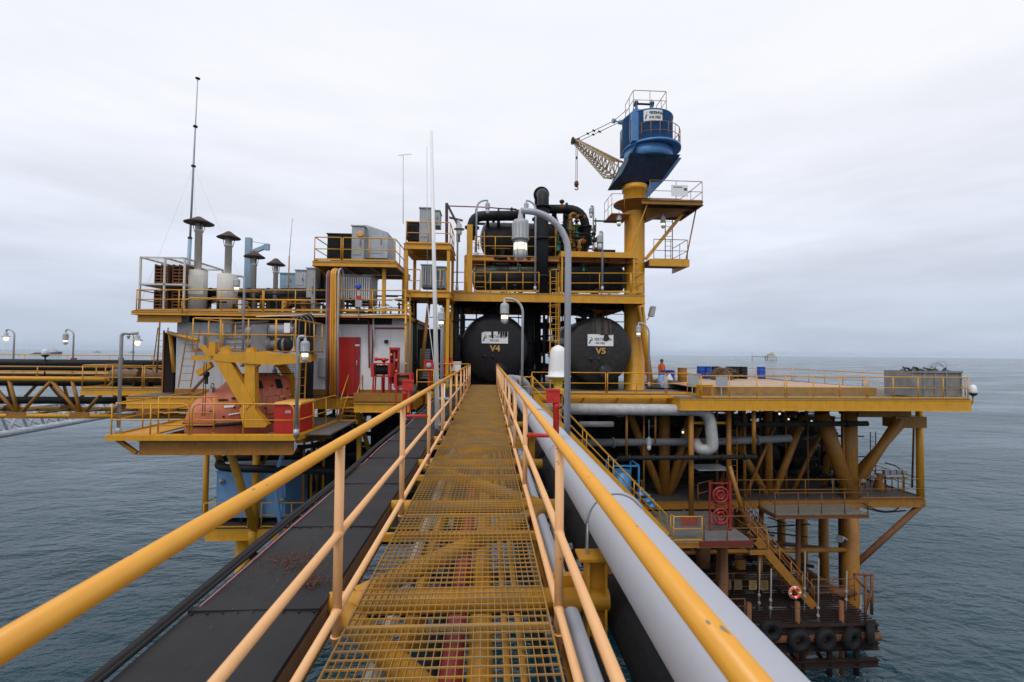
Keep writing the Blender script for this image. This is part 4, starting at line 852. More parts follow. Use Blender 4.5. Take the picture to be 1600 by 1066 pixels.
MB().box(sb+V((-.48, 0, -.32)), sb+V((.48, .03, .32))).build('board', WHITE, t)
b = MB(); b.box(sb+V((-.38, -.012, .18)), sb+V((.15, -.002, .22))); b.box(sb+V((.25, -.012, .02)), sb+V((.42, -.002, .15))); b.build('worn_marks', INK, t)
p2 = P(1040, 409, 26.2).z; x0_, x1_ = cr_x+.5, P(1069, 409, 26.2).x
cq = thing('crane_platform', (cr_x+1.2, 26.2, p2), 'lower yellow side platform on the crane column', 'platform')
MB().box((x0_, 25.7, p2-.06), (x1_, 28, p2)).build('floor', FLOOR, cq)
b = MB(); b.box((x0_, 25.62, p2-.38), (x1_, 25.70, p2+.03)); b.box((x1_, 25.62, p2-.38), (x1_+.06, 28, p2+.03)); b.build('frame', YEL, cq)
guardrail([(x0_+.3, 25.75, p2), (x1_, 25.75, p2), (x1_, 27.9, p2)], 'guardrail of the lower crane column platform', h=1.2, sp=1.1, toe=.06, m=YELR, r=.02)
ladder((P(1045, 400, 27.4).x, 27.4, p2), (P(1045, 330, 27.4).x, 27.4, pz), 'ladder between the two crane column platforms', m=YELR)
zl = P(970, 335, 26).z
t = thing('crane_platform', (cr_x-1, 26.4, zl), 'small left side landing on the crane column', 'platform'); xw = P(954, 330, 26).x
MB().box((xw, 25.8, zl-.06), (cr_x-.5, 27.6, zl)).build('floor', YELR, t)
guardrail([(cr_x-.9, 25.85, zl), (xw+.03, 25.85, zl), (xw+.03, 27.5, zl)], 'thin guardrail of the small left landing on the crane column', h=1.15, sp=.7, toe=0, m=YELR, r=.016)
for px, py, Y, lb, on in ((967, 335, 26, 'small hanging lamp under the left crane landing', True), (1036, 338, 26, 'hanging lamp under the upper crane platform', True)):
    p = P(px, py, Y); t = thing('hanging_lamp', p, lb, 'lamp', 'lamps hanging from the crane platforms'); MB().cyl(p+V((0, 0, .25)), p, .015, n=6).build('hanger', GALV, t); lamp_head(t, p, 1.4, on, 0)
b = MB(); ld_ = P(1019, 487, 25.4); t = thing('floodlight', ld_, 'grey floodlight on the right side of the crane column', 'floodlight')
MB().cyl(ld_+V((-.3, 0, -.5)), ld_, .03, n=8).build('arm', GALV, t); MB().hexa([ld_+V(a) for a in ((-.2, -.2, -.25), (.05, -.2, -.3), (.05, .2, -.3), (-.2, .2, -.25), (-.05, -.22, .3), (.15, -.22, .25), (.15, .22, .25), (-.05, .22, .3))]).build('floodlight_head', LGREY, t)
# raking yellow pipes right of the crane foot
pipe([P(996, 470, 26.0), P(1016, 600, 26.0)], .11, YEL, 'raking yellow pipe right of the crane column')
pipe([P(1004, 480, 25.3), P(1019, 603, 25.3)], .09, YEL, 'second raking yellow pipe right of the crane column')

b = MB(); b2 = MB(); rnd = random.Random(31)
for i in range(170):
    Y = rnd.uniform(25.6, 30.5); x = rnd.uniform(-.9, 7.4); z = rnd.choice((rnd.uniform(Z1+.1, Z1+2.2), rnd.uniform(Z2, Z2+2.6))); q = rnd.random()
    a = V((x, Y, z)); e_ = a+(V((rnd.uniform(.4, 1.8), 0, 0)) if q < .4 else V((0, 0, rnd.uniform(-1.2, 1.0)))); e_.z = max(Z1+.02, e_.z); e_.x = min(7.6, e_.x); r_ = rnd.choice((.025, .035, .05, .08))
    (b2 if rnd.random() < .25 else b).tube([a, e_], r_, 6)
    if rnd.random() < .3: b.lathe(e_, (0, 0, 1), [(.08, -.1), (.14, -.06), (.14, .06), (.08, .1)], 8)
b.build('small_bore_piping', DARK, None, 'tangle of small dark pipes round the black vessels', 'piping', kind='stuff')
b2.build('small_bore_piping', YELR, None, 'scattered small yellow pipes round the black vessels', 'piping', kind='stuff')

# ================================================================ LEFT: CONTROL BUILDING
BY = 22.0
bx0, bx1 = P(277, 500, BY).x, P(636, 500, BY).x; zr = P(450, 491, BY).z
bd = thing('control_building', ((bx0+bx1)/2, BY, ZD+.05), 'white panelled control building with a dark band under its roof', 'building')
xm = P(455, 500, BY).x
def panels(x0, x1, m, n):
    for i in range(n):
        a = x0+(x1-x0)*i/n; c = x0+(x1-x0)*(i+1)/n; b = MB(); b.box((a+.004, BY, ZD+.35), (c-.004, BY+.15, zr-.45)); b.build('wall_panel', m, bd)
panels(bx0, xm, WALLG, 5); panels(xm+.9, bx1, WALL, 6)
MB().box((bx0+.01, BY+.16, ZD+.06), (bx1-.01, 29, zr-.01)).build('wall_core', WALLG, bd)
MB().box((xm, BY-.02, ZD+.07), (xm+.9, BY+.15, zr-.45)).build('wall_panel', WALL, bd)
MB().box((bx0+.02, BY-.01, zr-.447), (bx1-.02, BY+.15, zr-.02)).build('dark_band', BLACK, bd)
MB().box((bx0, BY-.03, zr-.447), (bx0+.55, BY-.012, zr-.02)).build('band_end', PBLUE, bd)
MB().box((bx1-.7, BY-.03, zr-.447), (bx1, BY-.012, zr-.02)).build('band_end', GALV, bd)
MB().box((bx0, BY-.03, ZD+.07), (bx1, BY+.1, ZD+.348)).build('plinth', YELR, bd)
for i in range(7):
    z = ZD+1.0+i*.16; 
b = MB()
for i in range(12): b.box((P(442, 590, BY).x, BY-.05, .3+i*.09), (P(470, 590, BY).x, BY-.002, .36+i*.09))
b.build('louvre', GALV, bd)
dr = MB(); dx0, dx1 = P(524, 560, BY).x, P(555, 560, BY).x; dz0, dz1 = ZD+.1, P(540, 527, BY).z
dr.box((dx0, BY-.09, dz0), (dx1, BY-.03, dz1)); dro = dr.build('door', RED, bd)
b = MB(); b.box((dx1+.01, BY-.10, dz0), (dx1+.24, BY-.02, dz1)); b.build('door_leaf', mat('red_dark', (.33, .02, .02), .45), bd)
b = MB(); b.cyl((dx1+.12, BY-.16, .9), (dx1+.12, BY-.16, 1.25), .02, n=8); b.cyl((dx1+.12, BY-.16, .92), (dx1+.12, BY-.1, .92), .015, n=6); b.cyl((dx1+.12, BY-.16, 1.22), (dx1+.12, BY-.1, 1.22), .015, n=6); b.build('door_handle', GALV, dro)
MB().box((dx1+.02, BY-.12, dz1-.42), (dx1+.22, BY-.105, dz1-.34)).build('door_plate', WHITE, dro)
p = P(604, 534, BY); MB().box(p+V((-.08, -.12, -.08)), p+V((.08, -.01, .08))).build('gauge', DARK, bd)
p = P(481, 560, BY)
b = MB(); b.box(P(476, 610, BY)+V((0, -.06, 0)), P(482, 578, BY)+V((.1, -.04, 0))); b.build('cabinet_panel', LGREY, bd)
# roof deck
rf = deck('roof_deck', 'yellow roof deck over the control building carrying the exhaust stacks', 'deck', P(206, 490, 21.2).x, 21.2, P(634, 490, 21.2).x, 29.5, P(400, 487, 21.2).z, .16, joist=3, jm=YELR)
ZR = P(400, 487, 21.2).z
xo = P(278, 490, 21.2).x; MB().ibeam((P(214, 495, 21.4).x, 21.45, ZR-.36), (xo, 21.45, ZR-.36), .2, .34, .03).build('outrigger', YEL, rf)
MB().ibeam((P(214, 495, 21.4).x, 26, ZR-.36), (xo, 26, ZR-.36), .2, .34, .03).build('outrigger', YEL, rf)
guardrail([P(213, 487, 21.25).xyz, P(410, 487, 21.25).xyz], 'front guardrail of the roof deck, left stretch before the cage and stacks', h=.98, sp=1.9, toe=.1)
guardrail([P(412, 487, 21.25), P(510, 487, 21.25)], 'front guardrail of the roof deck, middle stretch before the grey boxes', h=.98, sp=1.6, toe=.1)
guardrail([P(530, 487, 21.25), P(633, 487, 21.25), P(633, 487, 21.25)+V((0, 2.5, 0))], 'front guardrail of the roof deck before the finned cooler', h=.98, sp=1.6, toe=.1)
guardrail([P(213, 487, 21.25)+V((.02, .1, 0)), P(213, 487, 21.25)+V((.02, 7, 0))], 'guardrail along the left end of the roof deck', h=.98, sp=1.7)
guardrail([P(300, 487, 24.5), P(500, 487, 24.5)], 'inner guardrail on the roof deck behind the long black duct', h=.9, sp=1.7)
# framed cage with brown fin coils
cg = thing('cooler_cage', P(262, 487, 22), 'open white steel cage holding brown fin coils on the roof corner', 'cage')
zc0, zc1 = ZR, P(262, 403, 21.6).z; xa_, xb_ = P(219, 440, 21.6).x, P(288, 440, 21.6).x; ya, yb = 21.6, 24.6; b = MB()
zm = (zc0+zc1)/2
for x in (xa_, (xa_+xb_)/2+.1, xb_):
    for y in (ya, yb): b.beam((x, y, zc0), (x, y, zc1), .07, .07)
for z in (zm, zc1):
    for y in (ya, yb): b.beam((xa_, y, z), (xb_, y, z), .07, .07)
    for x in (xa_, (xa_+xb_)/2+.1, xb_): b.beam((x, ya, z), (x, yb, z), .07, .07)
b.box((xa_, ya, zm-.05), (xb_, yb, zm-.035)); b.build('cage_frame', STACK, cg)
b = MB()
for i in range(10): b.box((xa_+.04, ya+.02+i*.3, zc1+.036), (xb_, ya+.06+i*.3, zc1+.045))
b.build('roof_slats', STACK, cg)
for z in (zc0+.08, zm+.05):
    for x in (xa_+.45, xa_+1.25):
        b = MB()
        for k in range(6):
            b.box((x, ya+.25, z+.05+k*.15), (x+.6, ya+1.9, z+.11+k*.15))
        for q in (0, .28, .57): b.box((x+q, ya+.24, z), (x+q+.04, ya+1.91, z+.92))
        b.build('fin_coil', RUSTM, cg)
mesh = MB()
for i in range(14): mesh.box((xb_+.05+i*.05, 21.8, zm-.4), (xb_+.075+i*.05, 21.81, zm+.5))
mesh.build('side_mesh', STACK, cg)
# exhaust stacks
def stack(px, ycap, ybase, Y, r, rc, label, drum=None):
    a = P(px, ybase, Y); zc = P(px, ycap, Y).z; t = thing('exhaust_stack', (a.x, Y, ZR), label, 'exhaust stack', 'exhaust stacks with conical rain caps')
    MB().lathe((a.x, Y, ZR), (0, 0, 1), [(r, 0), (r, zc-ZR-.45), (r*1.3, zc-ZR-.44), (r*1.3, zc-ZR-.38), (r, zc-ZR-.37), (r, zc-ZR-.02)], 20).build('stack_pipe', STACK, t)
    b = MB(); b.lathe((a.x, Y, zc), (0, 0, 1), [(rc, -.05), (rc+.01, -.02), (rc*.55, .13), (.08, .28), (.02, .29)], 28)
    b.build('rain_cap', CAPR, t); b = MB()
    for k in range(4):
        d_ = V((math.cos(R(45+90*k)), math.sin(R(45+90*k)), 0)); b.cyl(V((a.x, Y, zc-.35))+d_*r*1.3, V((a.x, Y, zc))+d_*r*1.8, .015, n=5)
    b.build('cap_struts', CAPR, t)
    if drum: MB().lathe((a.x, Y, ZR), (0, 0, 1), [(drum[0], 0), (drum[0], drum[1]), (drum[0]*.9, drum[1]+.03), (r, drum[1]+.04)], 28).build('silencer_drum', STACK, t)
    return t
zdr = lambda py, Y: P(350, py, Y).z-ZR
stack(308, 348, 460, 22.4, .155, .62, 'tallest exhaust stack beside the cage with rusty cap', (.42, zdr(425, 22.4)))
stack(355, 371, 470, 22.4, .15, .50, 'second exhaust stack rising from a fat white drum', (.43, zdr(430, 22.4)))
stack(396, 401, 470, 23.0, .11, .47, 'third exhaust stack in front of the blue davit post')
stack(430, 413, 470, 23.0, .11, .42, 'shortest exhaust stack, dark capped, near the grey boxes')
am = thing('antenna_mast', P(293, 487, 23.2), 'very tall slender antenna mast leaning slightly right on the roof', 'antenna')
pa, pb_, pc = V((P(291, 487, 23.2).x, 23.2, ZR)), P(297, 372, 23.2), P(309, 124, 23.2)
MB().tube([pa, pb_], .085, 12).build('mast_base', PBLUE, am)
MB().tube([pb_-V((0, 0, .3)), pb_.lerp(pc, .45), pb_.lerp(pc, .7), pc], [.05, .045, .03, .022], 8).build('mast_tube', GALV, am)
MB().lathe(pc, (0, 0, 1), [(.02, 0), (.11, .02), (.11, .06), (.02, .08)], 10).build('mast_tip', DARK, am)
b = MB()
for k in (.0, .45, .70): q = pb_.lerp(pc, k); b.lathe(q, (0, 0, 1), [(.05, -.05), (.10, -.04), (.10, .04), (.05, .05)], 8)
b.build('collars', DARK, am)
for k, (ex, ey) in enumerate(((-5.8, 0), (3.6, 4), (-3.0, 3))): MB().tube([pb_.lerp(pc, .45), V((pa.x+ex*.4, pa.y+ey, ZR+.1))], .004, 4).build('guy_wire', GALV, am)
# blue davit post and long duct
dv = thing('davit_post', P(389, 487, 24), 'pale blue davit post with a short jib on the roof deck', 'davit')
a = P(389, 372, 24.0); b = MB(); b.beam((a.x, 24, ZR), (a.x, 24, a.z), .26, .26); b.build('post', PBLUE, dv)
b = MB(); e_ = P(417, 385, 24); b.beam(P(390, 396, 24), e_, .16, .2); b.box(e_-V((.1, .1, .2)), e_+V((.12, .1, .12))); b.build('jib', PBLUE, dv)
MB().tube([a+V((.05, 0, -.15)), e_+V((0, 0, .1))], .015, 5).build('tie', PBLUE, dv)
dct = thing('black_duct', P(410, 470, 23), 'long horizontal black duct along the roof behind the guardrail', 'duct')
MB().cyl(P(312, 462, 23.3), P(512, 462, 23.3), .36, n=24).build('duct_run', BLACK, dct)
for i in range(7): q = P(325+i*28, 470, 23.3); MB().box((q.x-.06, 23.2, ZR), (q.x+.06, 23.5, q.z)).build('duct_stand', DARK, dct)
b = MB()
for i in range(6): q = P(330+i*30, 462, 23.3); b.lathe((q.x-.03, 23.3, q.z), (1, 0, 0), [(.37, 0), (.39, .01), (.39, .05), (.37, .06)], 24)
b.build('duct_bands', BLACK, dct)
for i, (px, r_) in enumerate(((345, .28), (365, .22), (450, .25))): pipe([P(px, 482, 22.2), P(px+14, 474, 22.2), P(px+28, 484, 22.2)], .07, DARK if i != 1 else YELR, ('dark pipe stub under the long duct, left', 'yellow pipe stub under the long duct', 'dark pipe stub under the long duct, right')[i], rad=.3, flanges=.5)
for i, (px, w_, m_) in enumerate(((352, 8, WHITE), (435, 7, WHITE), (395, 9, RUSTM))):
    p = P(px, 485, 23.9); t = thing('control_box', p, ('white control box below the long duct, left', 'white control box below the long duct, right', 'rusty control box below the long duct')[i], 'control box'); MB().box(p+V((-.18, -.1, .15)), p+V((.18, .1, .7))).build('box_body', m_, t); MB().box(p+V((-.03, -.02, -.05)), p+V((.03, .02, .15))).build('box_foot', DARK, t); MB().box(p+V((-.15, -.115, .2)), p+V((.15, -.102, .65))).build('box_door', m_, t)
# grey transformers on the roof
def cabinet(px0, px1, py0, py1, Y, dpt, m, label, name='equipment_box', fins=0, sloped=False, cat='equipment box', slats=0):
    a = P(px0, py1, Y); c = P(px1, py0, Y); t = thing(name, a, label, cat); b = MB()
    if sloped: b.prism([(a.x, Y, a.z), (c.x, Y, a.z), (c.x, Y, c.z-.35), (a.x, Y, c.z)], (0, dpt, 0))
    else: b.box((a.x, Y, a.z), (c.x, Y+dpt, c.z))
    b.build('casing', m, t)
    if not sloped: MB().box((a.x-.04, Y-.05, c.z+.003), (c.x+.04, Y+dpt+.04, c.z+.05)).build('lid', m, t)
    if fins:
        f = MB(); n = fins
        for i in range(n):
            x = a.x+.08+(c.x-a.x-.2)*i/(n-1); f.box((x, Y-.14, a.z+.08), (x+(c.x-a.x)/n*.45, Y-.002, c.z-.08))
        f.build('fins', WHITE if name == 'finned_cooler' else m, t)
    if slats:
        f = MB()
        for i in range(slats):
            z = a.z+.1+(c.z-a.z-.2)*i/slats; f.box((a.x+.08, Y-.03, z), (c.x-.08, Y-.002, z+(c.z-a.z)/slats*.4))
        f.build('slats', m, t)
    if not fins and not slats:
        f = MB(); f.box((a.x+(c.x-a.x)*.15, Y-.02, a.z+(c.z-a.z)*.15), (a.x+(c.x-a.x)*.8, Y-.002, a.z+(c.z-a.z)*.8)); f.build('panel', m, t)
        f = MB(); f.cyl((a.x+(c.x-a.x)*.72, Y-.06, a.z+(c.z-a.z)*.4), (a.x+(c.x-a.x)*.72, Y-.06, a.z+(c.z-a.z)*.6), .012, n=6); f.cyl((a.x+(c.x-a.x)*.72, Y-.06, a.z+(c.z-a.z)*.5), (a.x+(c.x-a.x)*.72, Y-.02, a.z+(c.z-a.z)*.5), .012, n=6); f.build('handle', DARK, t)
    return t
cabinet(437, 461, 428, 450, 24.5, 1.0, PBLUE, 'pale blue grey box left of the roof transformers')
cabinet(461, 478, 423, 450, 24, 1.0, WALLG, 'plain grey box in the middle of the roof transformers')
cabinet(478, 493, 420, 486, 22.8, .8, LGREY, 'tall light grey transformer column on the roof')
cabinet(494, 507, 426, 470, 23.5, .9, DARK, 'dark radiator block right of the grey roof transformer', slats=8)
wp = thing('whip_antenna', P(451, 455, 22), 'thin whip antenna standing near the roof transformers', 'antenna')
MB().tube([P(450, 487, 22), P(452, 400, 22)], .03, 8).build('whip_base', YELR, wp); MB().tube([P(452, 400, 22), P(457, 341, 22)], .014, 6).build('whip', GALV, wp)
MB().tube([P(630, 350, 26), P(630, 242, 26)], .018, 6).build('whip', GALV, thing('whip_antenna', P(630, 350, 26), 'thin tall whip antenna with a small cross arm near the stair tower', 'antenna'))
MB().tube([P(622, 243, 26), P(643, 241, 26)], .014, 5).build('cross_arm', GALV, None, 'small cross arm on top of the tall whip', 'antenna arm')
# yellow elevated platform with air-con units
ZE = P(560, 408, 21.6).z; ex0, ex1 = P(489, 408, 21.6).x, P(620, 408, 21.6).x
ep = deck('equipment_platform', 'raised yellow platform carrying the grey air conditioning units', 'platform', ex0, 21.6, ex1, 25.2, ZE, .22, joist=1.2)
for x, y in ((P(600, 450, 22).x, 22.0), (ex1-.2, 24.9), (ex0+.3, 24.9), (P(606, 450, 22).x+.5, 23.4)): MB().beam((x, y, ZR), (x, y, ZE-.27), .16, .16).build('leg', YEL, ep)
MB().beam((ex0+.2, 22.2, ZE-.35), (ex0+1.5, 24.6, ZR+.3), .14, .14).build('brace', YELR, ep)
guardrail([(ex0+.05, 25.0, ZE), (ex0+.05, 21.65, ZE), (P(532, 408, 21.6).x, 21.65, ZE)], 'guardrail on the raised platform, left corner', sp=1.5, toe=.08)
guardrail([(P(535, 408, 21.6).x, 21.65, ZE), (P(617, 408, 21.6).x, 21.65, ZE), (P(617, 408, 21.6).x, 25.0, ZE)], 'guardrail on the raised platform before the grey units', sp=1.25, toe=.08)
cabinet(511, 549, 367, 404, 22.4, 1.2, DARK, 'dark finned condenser on the raised platform', slats=14)
cabinet(549, 569, 354, 406, 22.2, 1.4, LGREY, 'narrow grey air conditioning unit with a round gauge')
cabinet(570, 606, 352, 403, 22.6, 2.0, GALV, 'large grey unit with a sloping roof on the raised platform', sloped=True)
p = P(563, 366, 22.15); MB().lathe(p, (0, -1, 0), [(.14, 0), (.14, .03), (.1, .035)], 20).build('gauge', TOPOR, None, 'round yellow gauge on the narrow grey unit', 'gauge')
cabinet(532, 581, 432, 470, 22.4, 1.2, LGREY, 'white finned cooler behind the roof guardrail', name='finned_cooler', fins=13, cat='cooler')
bl = thing('life_buoy_beacon', P(560, 476, 21.1), 'blue topped beacon on a short stand at the roof rail', 'beacon')
p = P(560, 448, 21.05); MB().lathe(p, (0, -1, 0), [(.12, 0), (.14, .03), (.12, .06), (.05, .065)], 20).build('beacon_disc', DBLUE, bl)
b = MB(); b.cyl(P(560, 500, 21.05), P(560, 452, 21.05), .025, n=8); b.build('stand', GALV, bl); MB().box(P(557, 468, 21.1), P(564, 462, 21.0)).build('red_box', RED, bl); MB().box(P(556, 480, 21.1), P(565, 469, 21.0)).build('grey_box', LGREY, bl)
# hose bundle climbing over the roof edge
for i, (px, pt, m_, lb) in enumerate(((511, 425, CABLEG, 'leftmost grey hose in the bundle over the roof edge'), (514, 426, REDP, 'dull red hose in the bundle over the roof edge'), (518, 422, YELF, 'left yellow hose in the bundle over the roof edge'), (521, 421, YEL, 'middle yellow hose in the bundle over the roof edge'), (524, 422, YELF, 'right yellow hose in the bundle over the roof edge'), (529, 421, GALV, 'rightmost pale grey hose in the bundle over the roof edge'))):
    top = P(px, pt+5, 21.0); bot = V((P(px-1, 610, 21.0).x, 21.0, ZD+.1))
    MB().tube([bot, bot.lerp(top, .5)+V((.03*math.sin(i*2), 0, 0)), top-V((0, 0, .12))]+arc(top+V((.0, .35, -.12)), (0, -.35, 0), (0, 0, .35), 0, 180, 10)[1:]+[top+V((0, .7, -.9)), V((top.x, 21.9, ZR+.1))], .045, 10).build('hose', m_, None, lb, 'hose', 'hoses climbing over the roof edge')
cd = thing('cable_duct', P(474, 610, 21.3), 'black upright cable duct with looping cables on top', 'cable duct')
b = MB(); a0, a1 = P(462, 610, 21.2), P(490, 492, 21.2); b.box((a0.x, 21.15, ZD+.06), (a1.x, 21.35, a1.z)); b.build('duct_body', BLACK, cd)
for i in range(7):
    x = a0.x-.28+i*.09; MB().tube([V((x, 21.0, 2.0-.05*i))]+arc((x+.32, 21.0, P(1, 500, 21).z), (-.32, 0, 0), (0, 0, .32+.02*i), 0, 180, 10)+[V((x+.64, 21.05, 2.4))], .022, 6).build('cable', CABLEG if i % 2 else CABLE, cd)
pipe([P(495, 499, 21.9), P(576, 499, 21.9), P(577, 575, 21.9)], .035, REDP, 'dull red fire pipe crossing the white wall and dropping', rad=.1)
pipe([P(636, 513, 21.95), P(583, 513, 21.95), P(581, 577, 21.95)], .035, REDP, 'second dull red fire pipe right of the first', rad=.1)
pipe([P(585, 542, 21.85), P(583, 490, 21.85), P(588, 483, 21.5), P(612, 479, 21.5)], .04, WHITE, 'white hose hanging from the roof onto the wall', rad=.2)
pipe([P(400, 495, 21.15), P(480, 492, 21.15), P(560, 493, 21.15), P(636, 491, 21.15)], .02, WHITE, 'thin white line strung along the roof beam')
pipe([P(634, 600, 21.2), P(634, 475, 21.2)], .05, YEL, 'yellow upright pipe at the right corner of the building', flanges=1.4)
pipe([P(641, 600, 21.2), P(641, 478, 21.2), P(633, 476, 21.2)], .045, YEL, 'thin yellow upright pipe outside the building corner', rad=.1)
# fire gear in front of the building
def reel(c, label, wdt=.72, hose=CABLE):
    c = V(c); t = thing('hose_reel', c, label, 'hose reel', 'red hose reel stands'); b = MB(); h = 1.0; w_ = wdt/2
    for x in (-w_, w_):
        for y in (-.2, .2): b.beam(c+V((x, y, 0)), c+V((x*.9, y, h)), .06, .06)
    b.box(c+V((-w_-.06, -.28, h-.45+.45)), c+V((w_+.06, .28, h+.05))); b.box(c+V((-w_-.06, -.28, h+.55)), c+V((w_+.06, .28, h+.60)))
    for x in (-w_-.06, w_-.06): b.box(c+V((x, -.28, h+.05)), c+V((x+.12, .28, h+.55)))
    b.box(c+V((-.025, -.05, .2)), c+V((.025, 0, h))); b.build('reel_frame', RED, t)
    g = MB(); x0 = c.x-w_+.1; g.cyl((x0, c.y, c.z+h+.3), (x0+wdt-.2, c.y, c.z+h+.3), .18, n=20)
    for i in range(9): g.torus((x0+.03+(wdt-.26)*i/8, c.y, c.z+h+.3), (1, 0, 0), .19, .028, 20, 6)
    g.build('hose_coil', hose, t); return t
reel((P(597, 600, 20.2).x, 20.2, ZD+.06), 'left red hose reel on tall legs, black hose', hose=CABLE)
reel((P(631, 600, 19.6).x, 19.65, ZD-.35), 'right red hose reel standing lower, brown hose', wdt=.62, hose=RUSTM)
hb = thing('hydrant_cabinet', P(616, 600, 21.0), 'tall narrow red hydrant rack against the white wall', 'fire cabinet')
a = P(608, 600, 21.2); c = P(623, 543, 21.2); b = MB(); b.box((a.x, 21.2, a.z), (a.x+.05, 21.5, c.z)); b.box((c.x-.05, 21.2, a.z), (c.x, 21.5, c.z)); b.box((a.x, 21.46, a.z), (c.x, 21.5, c.z)); b.box((a.x-.02, 21.15, c.z-.1), (c.x+.02, 21.52, c.z)); b.box((a.x, 21.2, a.z), (c.x, 21.5, a.z+.05)); b.build('rack', RED, hb)
b = MB()
for i in range(4): b.box((a.x+.05, 21.25, a.z+.4*i+.3), (c.x-.05, 21.45, a.z+.4*i+.34))
b.cyl(((a.x+c.x)/2, 21.3, a.z+.1), ((a.x+c.x)/2, 21.3, c.z-.12), .06, n=10); b.build('standpipe', REDP, hb)
b = MB()
for i in range(5): b.cyl(((a.x+c.x)/2-.12*(-1)**i, 21.22, a.z+.35+i*.25), ((a.x+c.x)/2-.12*(-1)**i, 21.12, a.z+.35+i*.25), .05, n=10)
b.build('valves', TOPOR, hb)
mn = thing('fire_monitor', P(598, 600, 20.9), 'red fire monitor nozzle above the left hose reel', 'fire monitor'); p = P(600, 565, 20.9)
b = MB(); b.cyl((p.x, 20.9, ZD+.05), p, .06, n=12); b.lathe(p, (0, 0, 1), [(.12, 0), (.14, .1), (.08, .16)], 12); b.build('riser', RED, mn); MB().lathe(p+V((.2, 0, .08)), (-1, 0, .05), [(.05, 0), (.06, .5), (.09, .52), (.09, .62), (.05, .63)], 12).build('nozzle', RED, mn)
fbx = thing('hose_box', P(669, 590, 21.5), 'small red hose box at the walkway end left of the bridge', 'fire box'); a = P(663, 577, 21.5); b = MB(); b.box(a+V((0, 0, 0)), a+V((.42, .25, .40))); b.box(a+V((-.03, -.02, .38)), a+V((.45, .28, .43))); b.build('box_body', RED, fbx); MB().lathe(a+V((.21, -.01, .17)), (0, -1, 0), [(.13, 0), (.13, .02), (.06, .03)], 16).build('coil_window', LGREY, fbx); MB().box(V((a.x+.15, 21.6, ZD)), V((a.x+.27, 21.7, a.z))).build('box_leg', RED, fbx)
rv = thing('deluge_valve', P(700, 570, 22.9), 'red deluge valve set beside a white box at the bridge end', 'valve set'); a = P(690, 572, 22.9); b = MB(); b.cyl(a+V((0, 0, .1)), a+V((.55, 0, .1)), .12, n=12); b.cyl(a+V((.1, 0, -.9)), a+V((.1, 0, .3)), .07, n=10); b.cyl(a+V((.45, 0, .1)), a+V((.45, 0, .42)), .06, n=10); b.torus(a+V((.45, 0, .42)), (0, 0, 1), .1, .015, 14, 6); b.build('valve_body', RED, rv)
wb = thing('white_box', P(711, 600, 23.0), 'white box on the platform just left of the bridge end', 'box'); a = P(704, 580, 23.0); MB().box(a, a+V((.5, .3, .45))).build('box_body', WHITE, wb); MB().box(a+V((.2, .1, -.9)), a+V((.3, .2, 0))).build('box_post', YEL, wb); MB().box(a+V((-.02, -.02, .452)), a+V((.52, .32, .48))).build('box_lid', WHITE, wb)
guardrail([P(651, 616, 21.0), P(677, 616, 21.0), P(677, 616, 21.0)+V((.2, 1.4, 0))], 'short guardrail before the small red hose box', sp=.85)
guardrail([(-2.7, 22.0, ZD+.5), (-.95, 22.4, ZD+.5)], 'short guardrail closing the gap left of the bridge end', h=1.1, sp=.9)

# ---------------------------------------------------------------- yellow two level stair tower left of the process frame
tx0, tx1 = P(632, 460, 22.6).x, P(702, 460, 22.6).x; tz1, tz2 = P(660, 456, 22.6).z, P(660, 381, 22.6).z
tw = thing('access_tower', ((tx0+tx1)/2, 22.6, ZD), 'open yellow two level tower between building and process frame', 'steel frame')
for x in (tx0+.06, tx1-.06):
    for y in (22.65, 25.2): MB().beam((x, y, tz1-3 if x < -2.5 else ZD), (x, y, tz2), .15, .15).build('tower_column', YEL, tw)
for z, nm in ((tz1, 'lower_floor'), (tz2, 'upper_floor')):
    MB().box((tx0+.14, 22.73, z-.04), (tx1-.14, 25.2, z)).build(nm, DARK, tw); b = MB()
    b.ibeam((tx0, 22.6, z-.13), (tx1, 22.6, z-.13), .14, .30, .025); b.ibeam((tx1+.05, 22.6, z-.13), (tx1+.05, 25.3, z-.13), .12, .30, .02); b.ibeam((tx0-.05, 22.6, z-.13), (tx0-.05, 25.3, z-.13), .12, .30, .02); b.ibeam((tx0, 25.3, z-.13), (tx1, 25.3, z-.13), .14, .3, .02)
    for i in range(1, 5): b.ibeam((tx0, 22.6+i*.55, z-.15), (tx1, 22.6+i*.55, z-.15), .08, .18, .02)
    b.build('floor_beams', YEL, tw)
guardrail([(tx0, 25.1, tz2), (tx0+.03, 22.65, tz2), (tx1, 22.65, tz2), (tx1, 25.1, tz2)], 'guardrail on top of the two level tower', sp=1.1, toe=.08)
guardrail([(tx0+.15, 22.65, tz1), (tx0+.75, 22.65, tz1)], 'short guardrail on the lower tower floor, left piece', sp=.6, toe=.08)
guardrail([(tx1-.75, 22.65, tz1), (tx1-.15, 22.65, tz1)], 'short guardrail on the lower tower floor, right piece', sp=.4, toe=.08)
cabinet(655, 673, 326, 378, 23.2, .9, LGREY, 'tall grey transformer box on top of the tower'); cabinet(674, 687, 330, 352, 23.6, .9, LGREY, 'smaller grey box attached right of the tower transformer')
cabinet(635, 653, 348, 374, 23.4, .9, DARK, 'dark fan unit on top of the tower', slats=8); cabinet(658, 676, 415, 449, 23.2, .9, LGREY, 'grey transformer on the lower tower floor', fins=4); cabinet(678, 696, 418, 450, 23.6, .9, PBLUE, 'pale grey cabinet on the lower tower floor', fins=3)
pipe([P(657, 590, 23.4), P(671, 466, 23.4)], .09, YELR, 'rusty raking pipe under the tower'); pipe([P(646, 600, 24), P(646, 470, 24)], .18, BLACK, 'black upright pipe at the building corner under the tower', flanges=1.5)
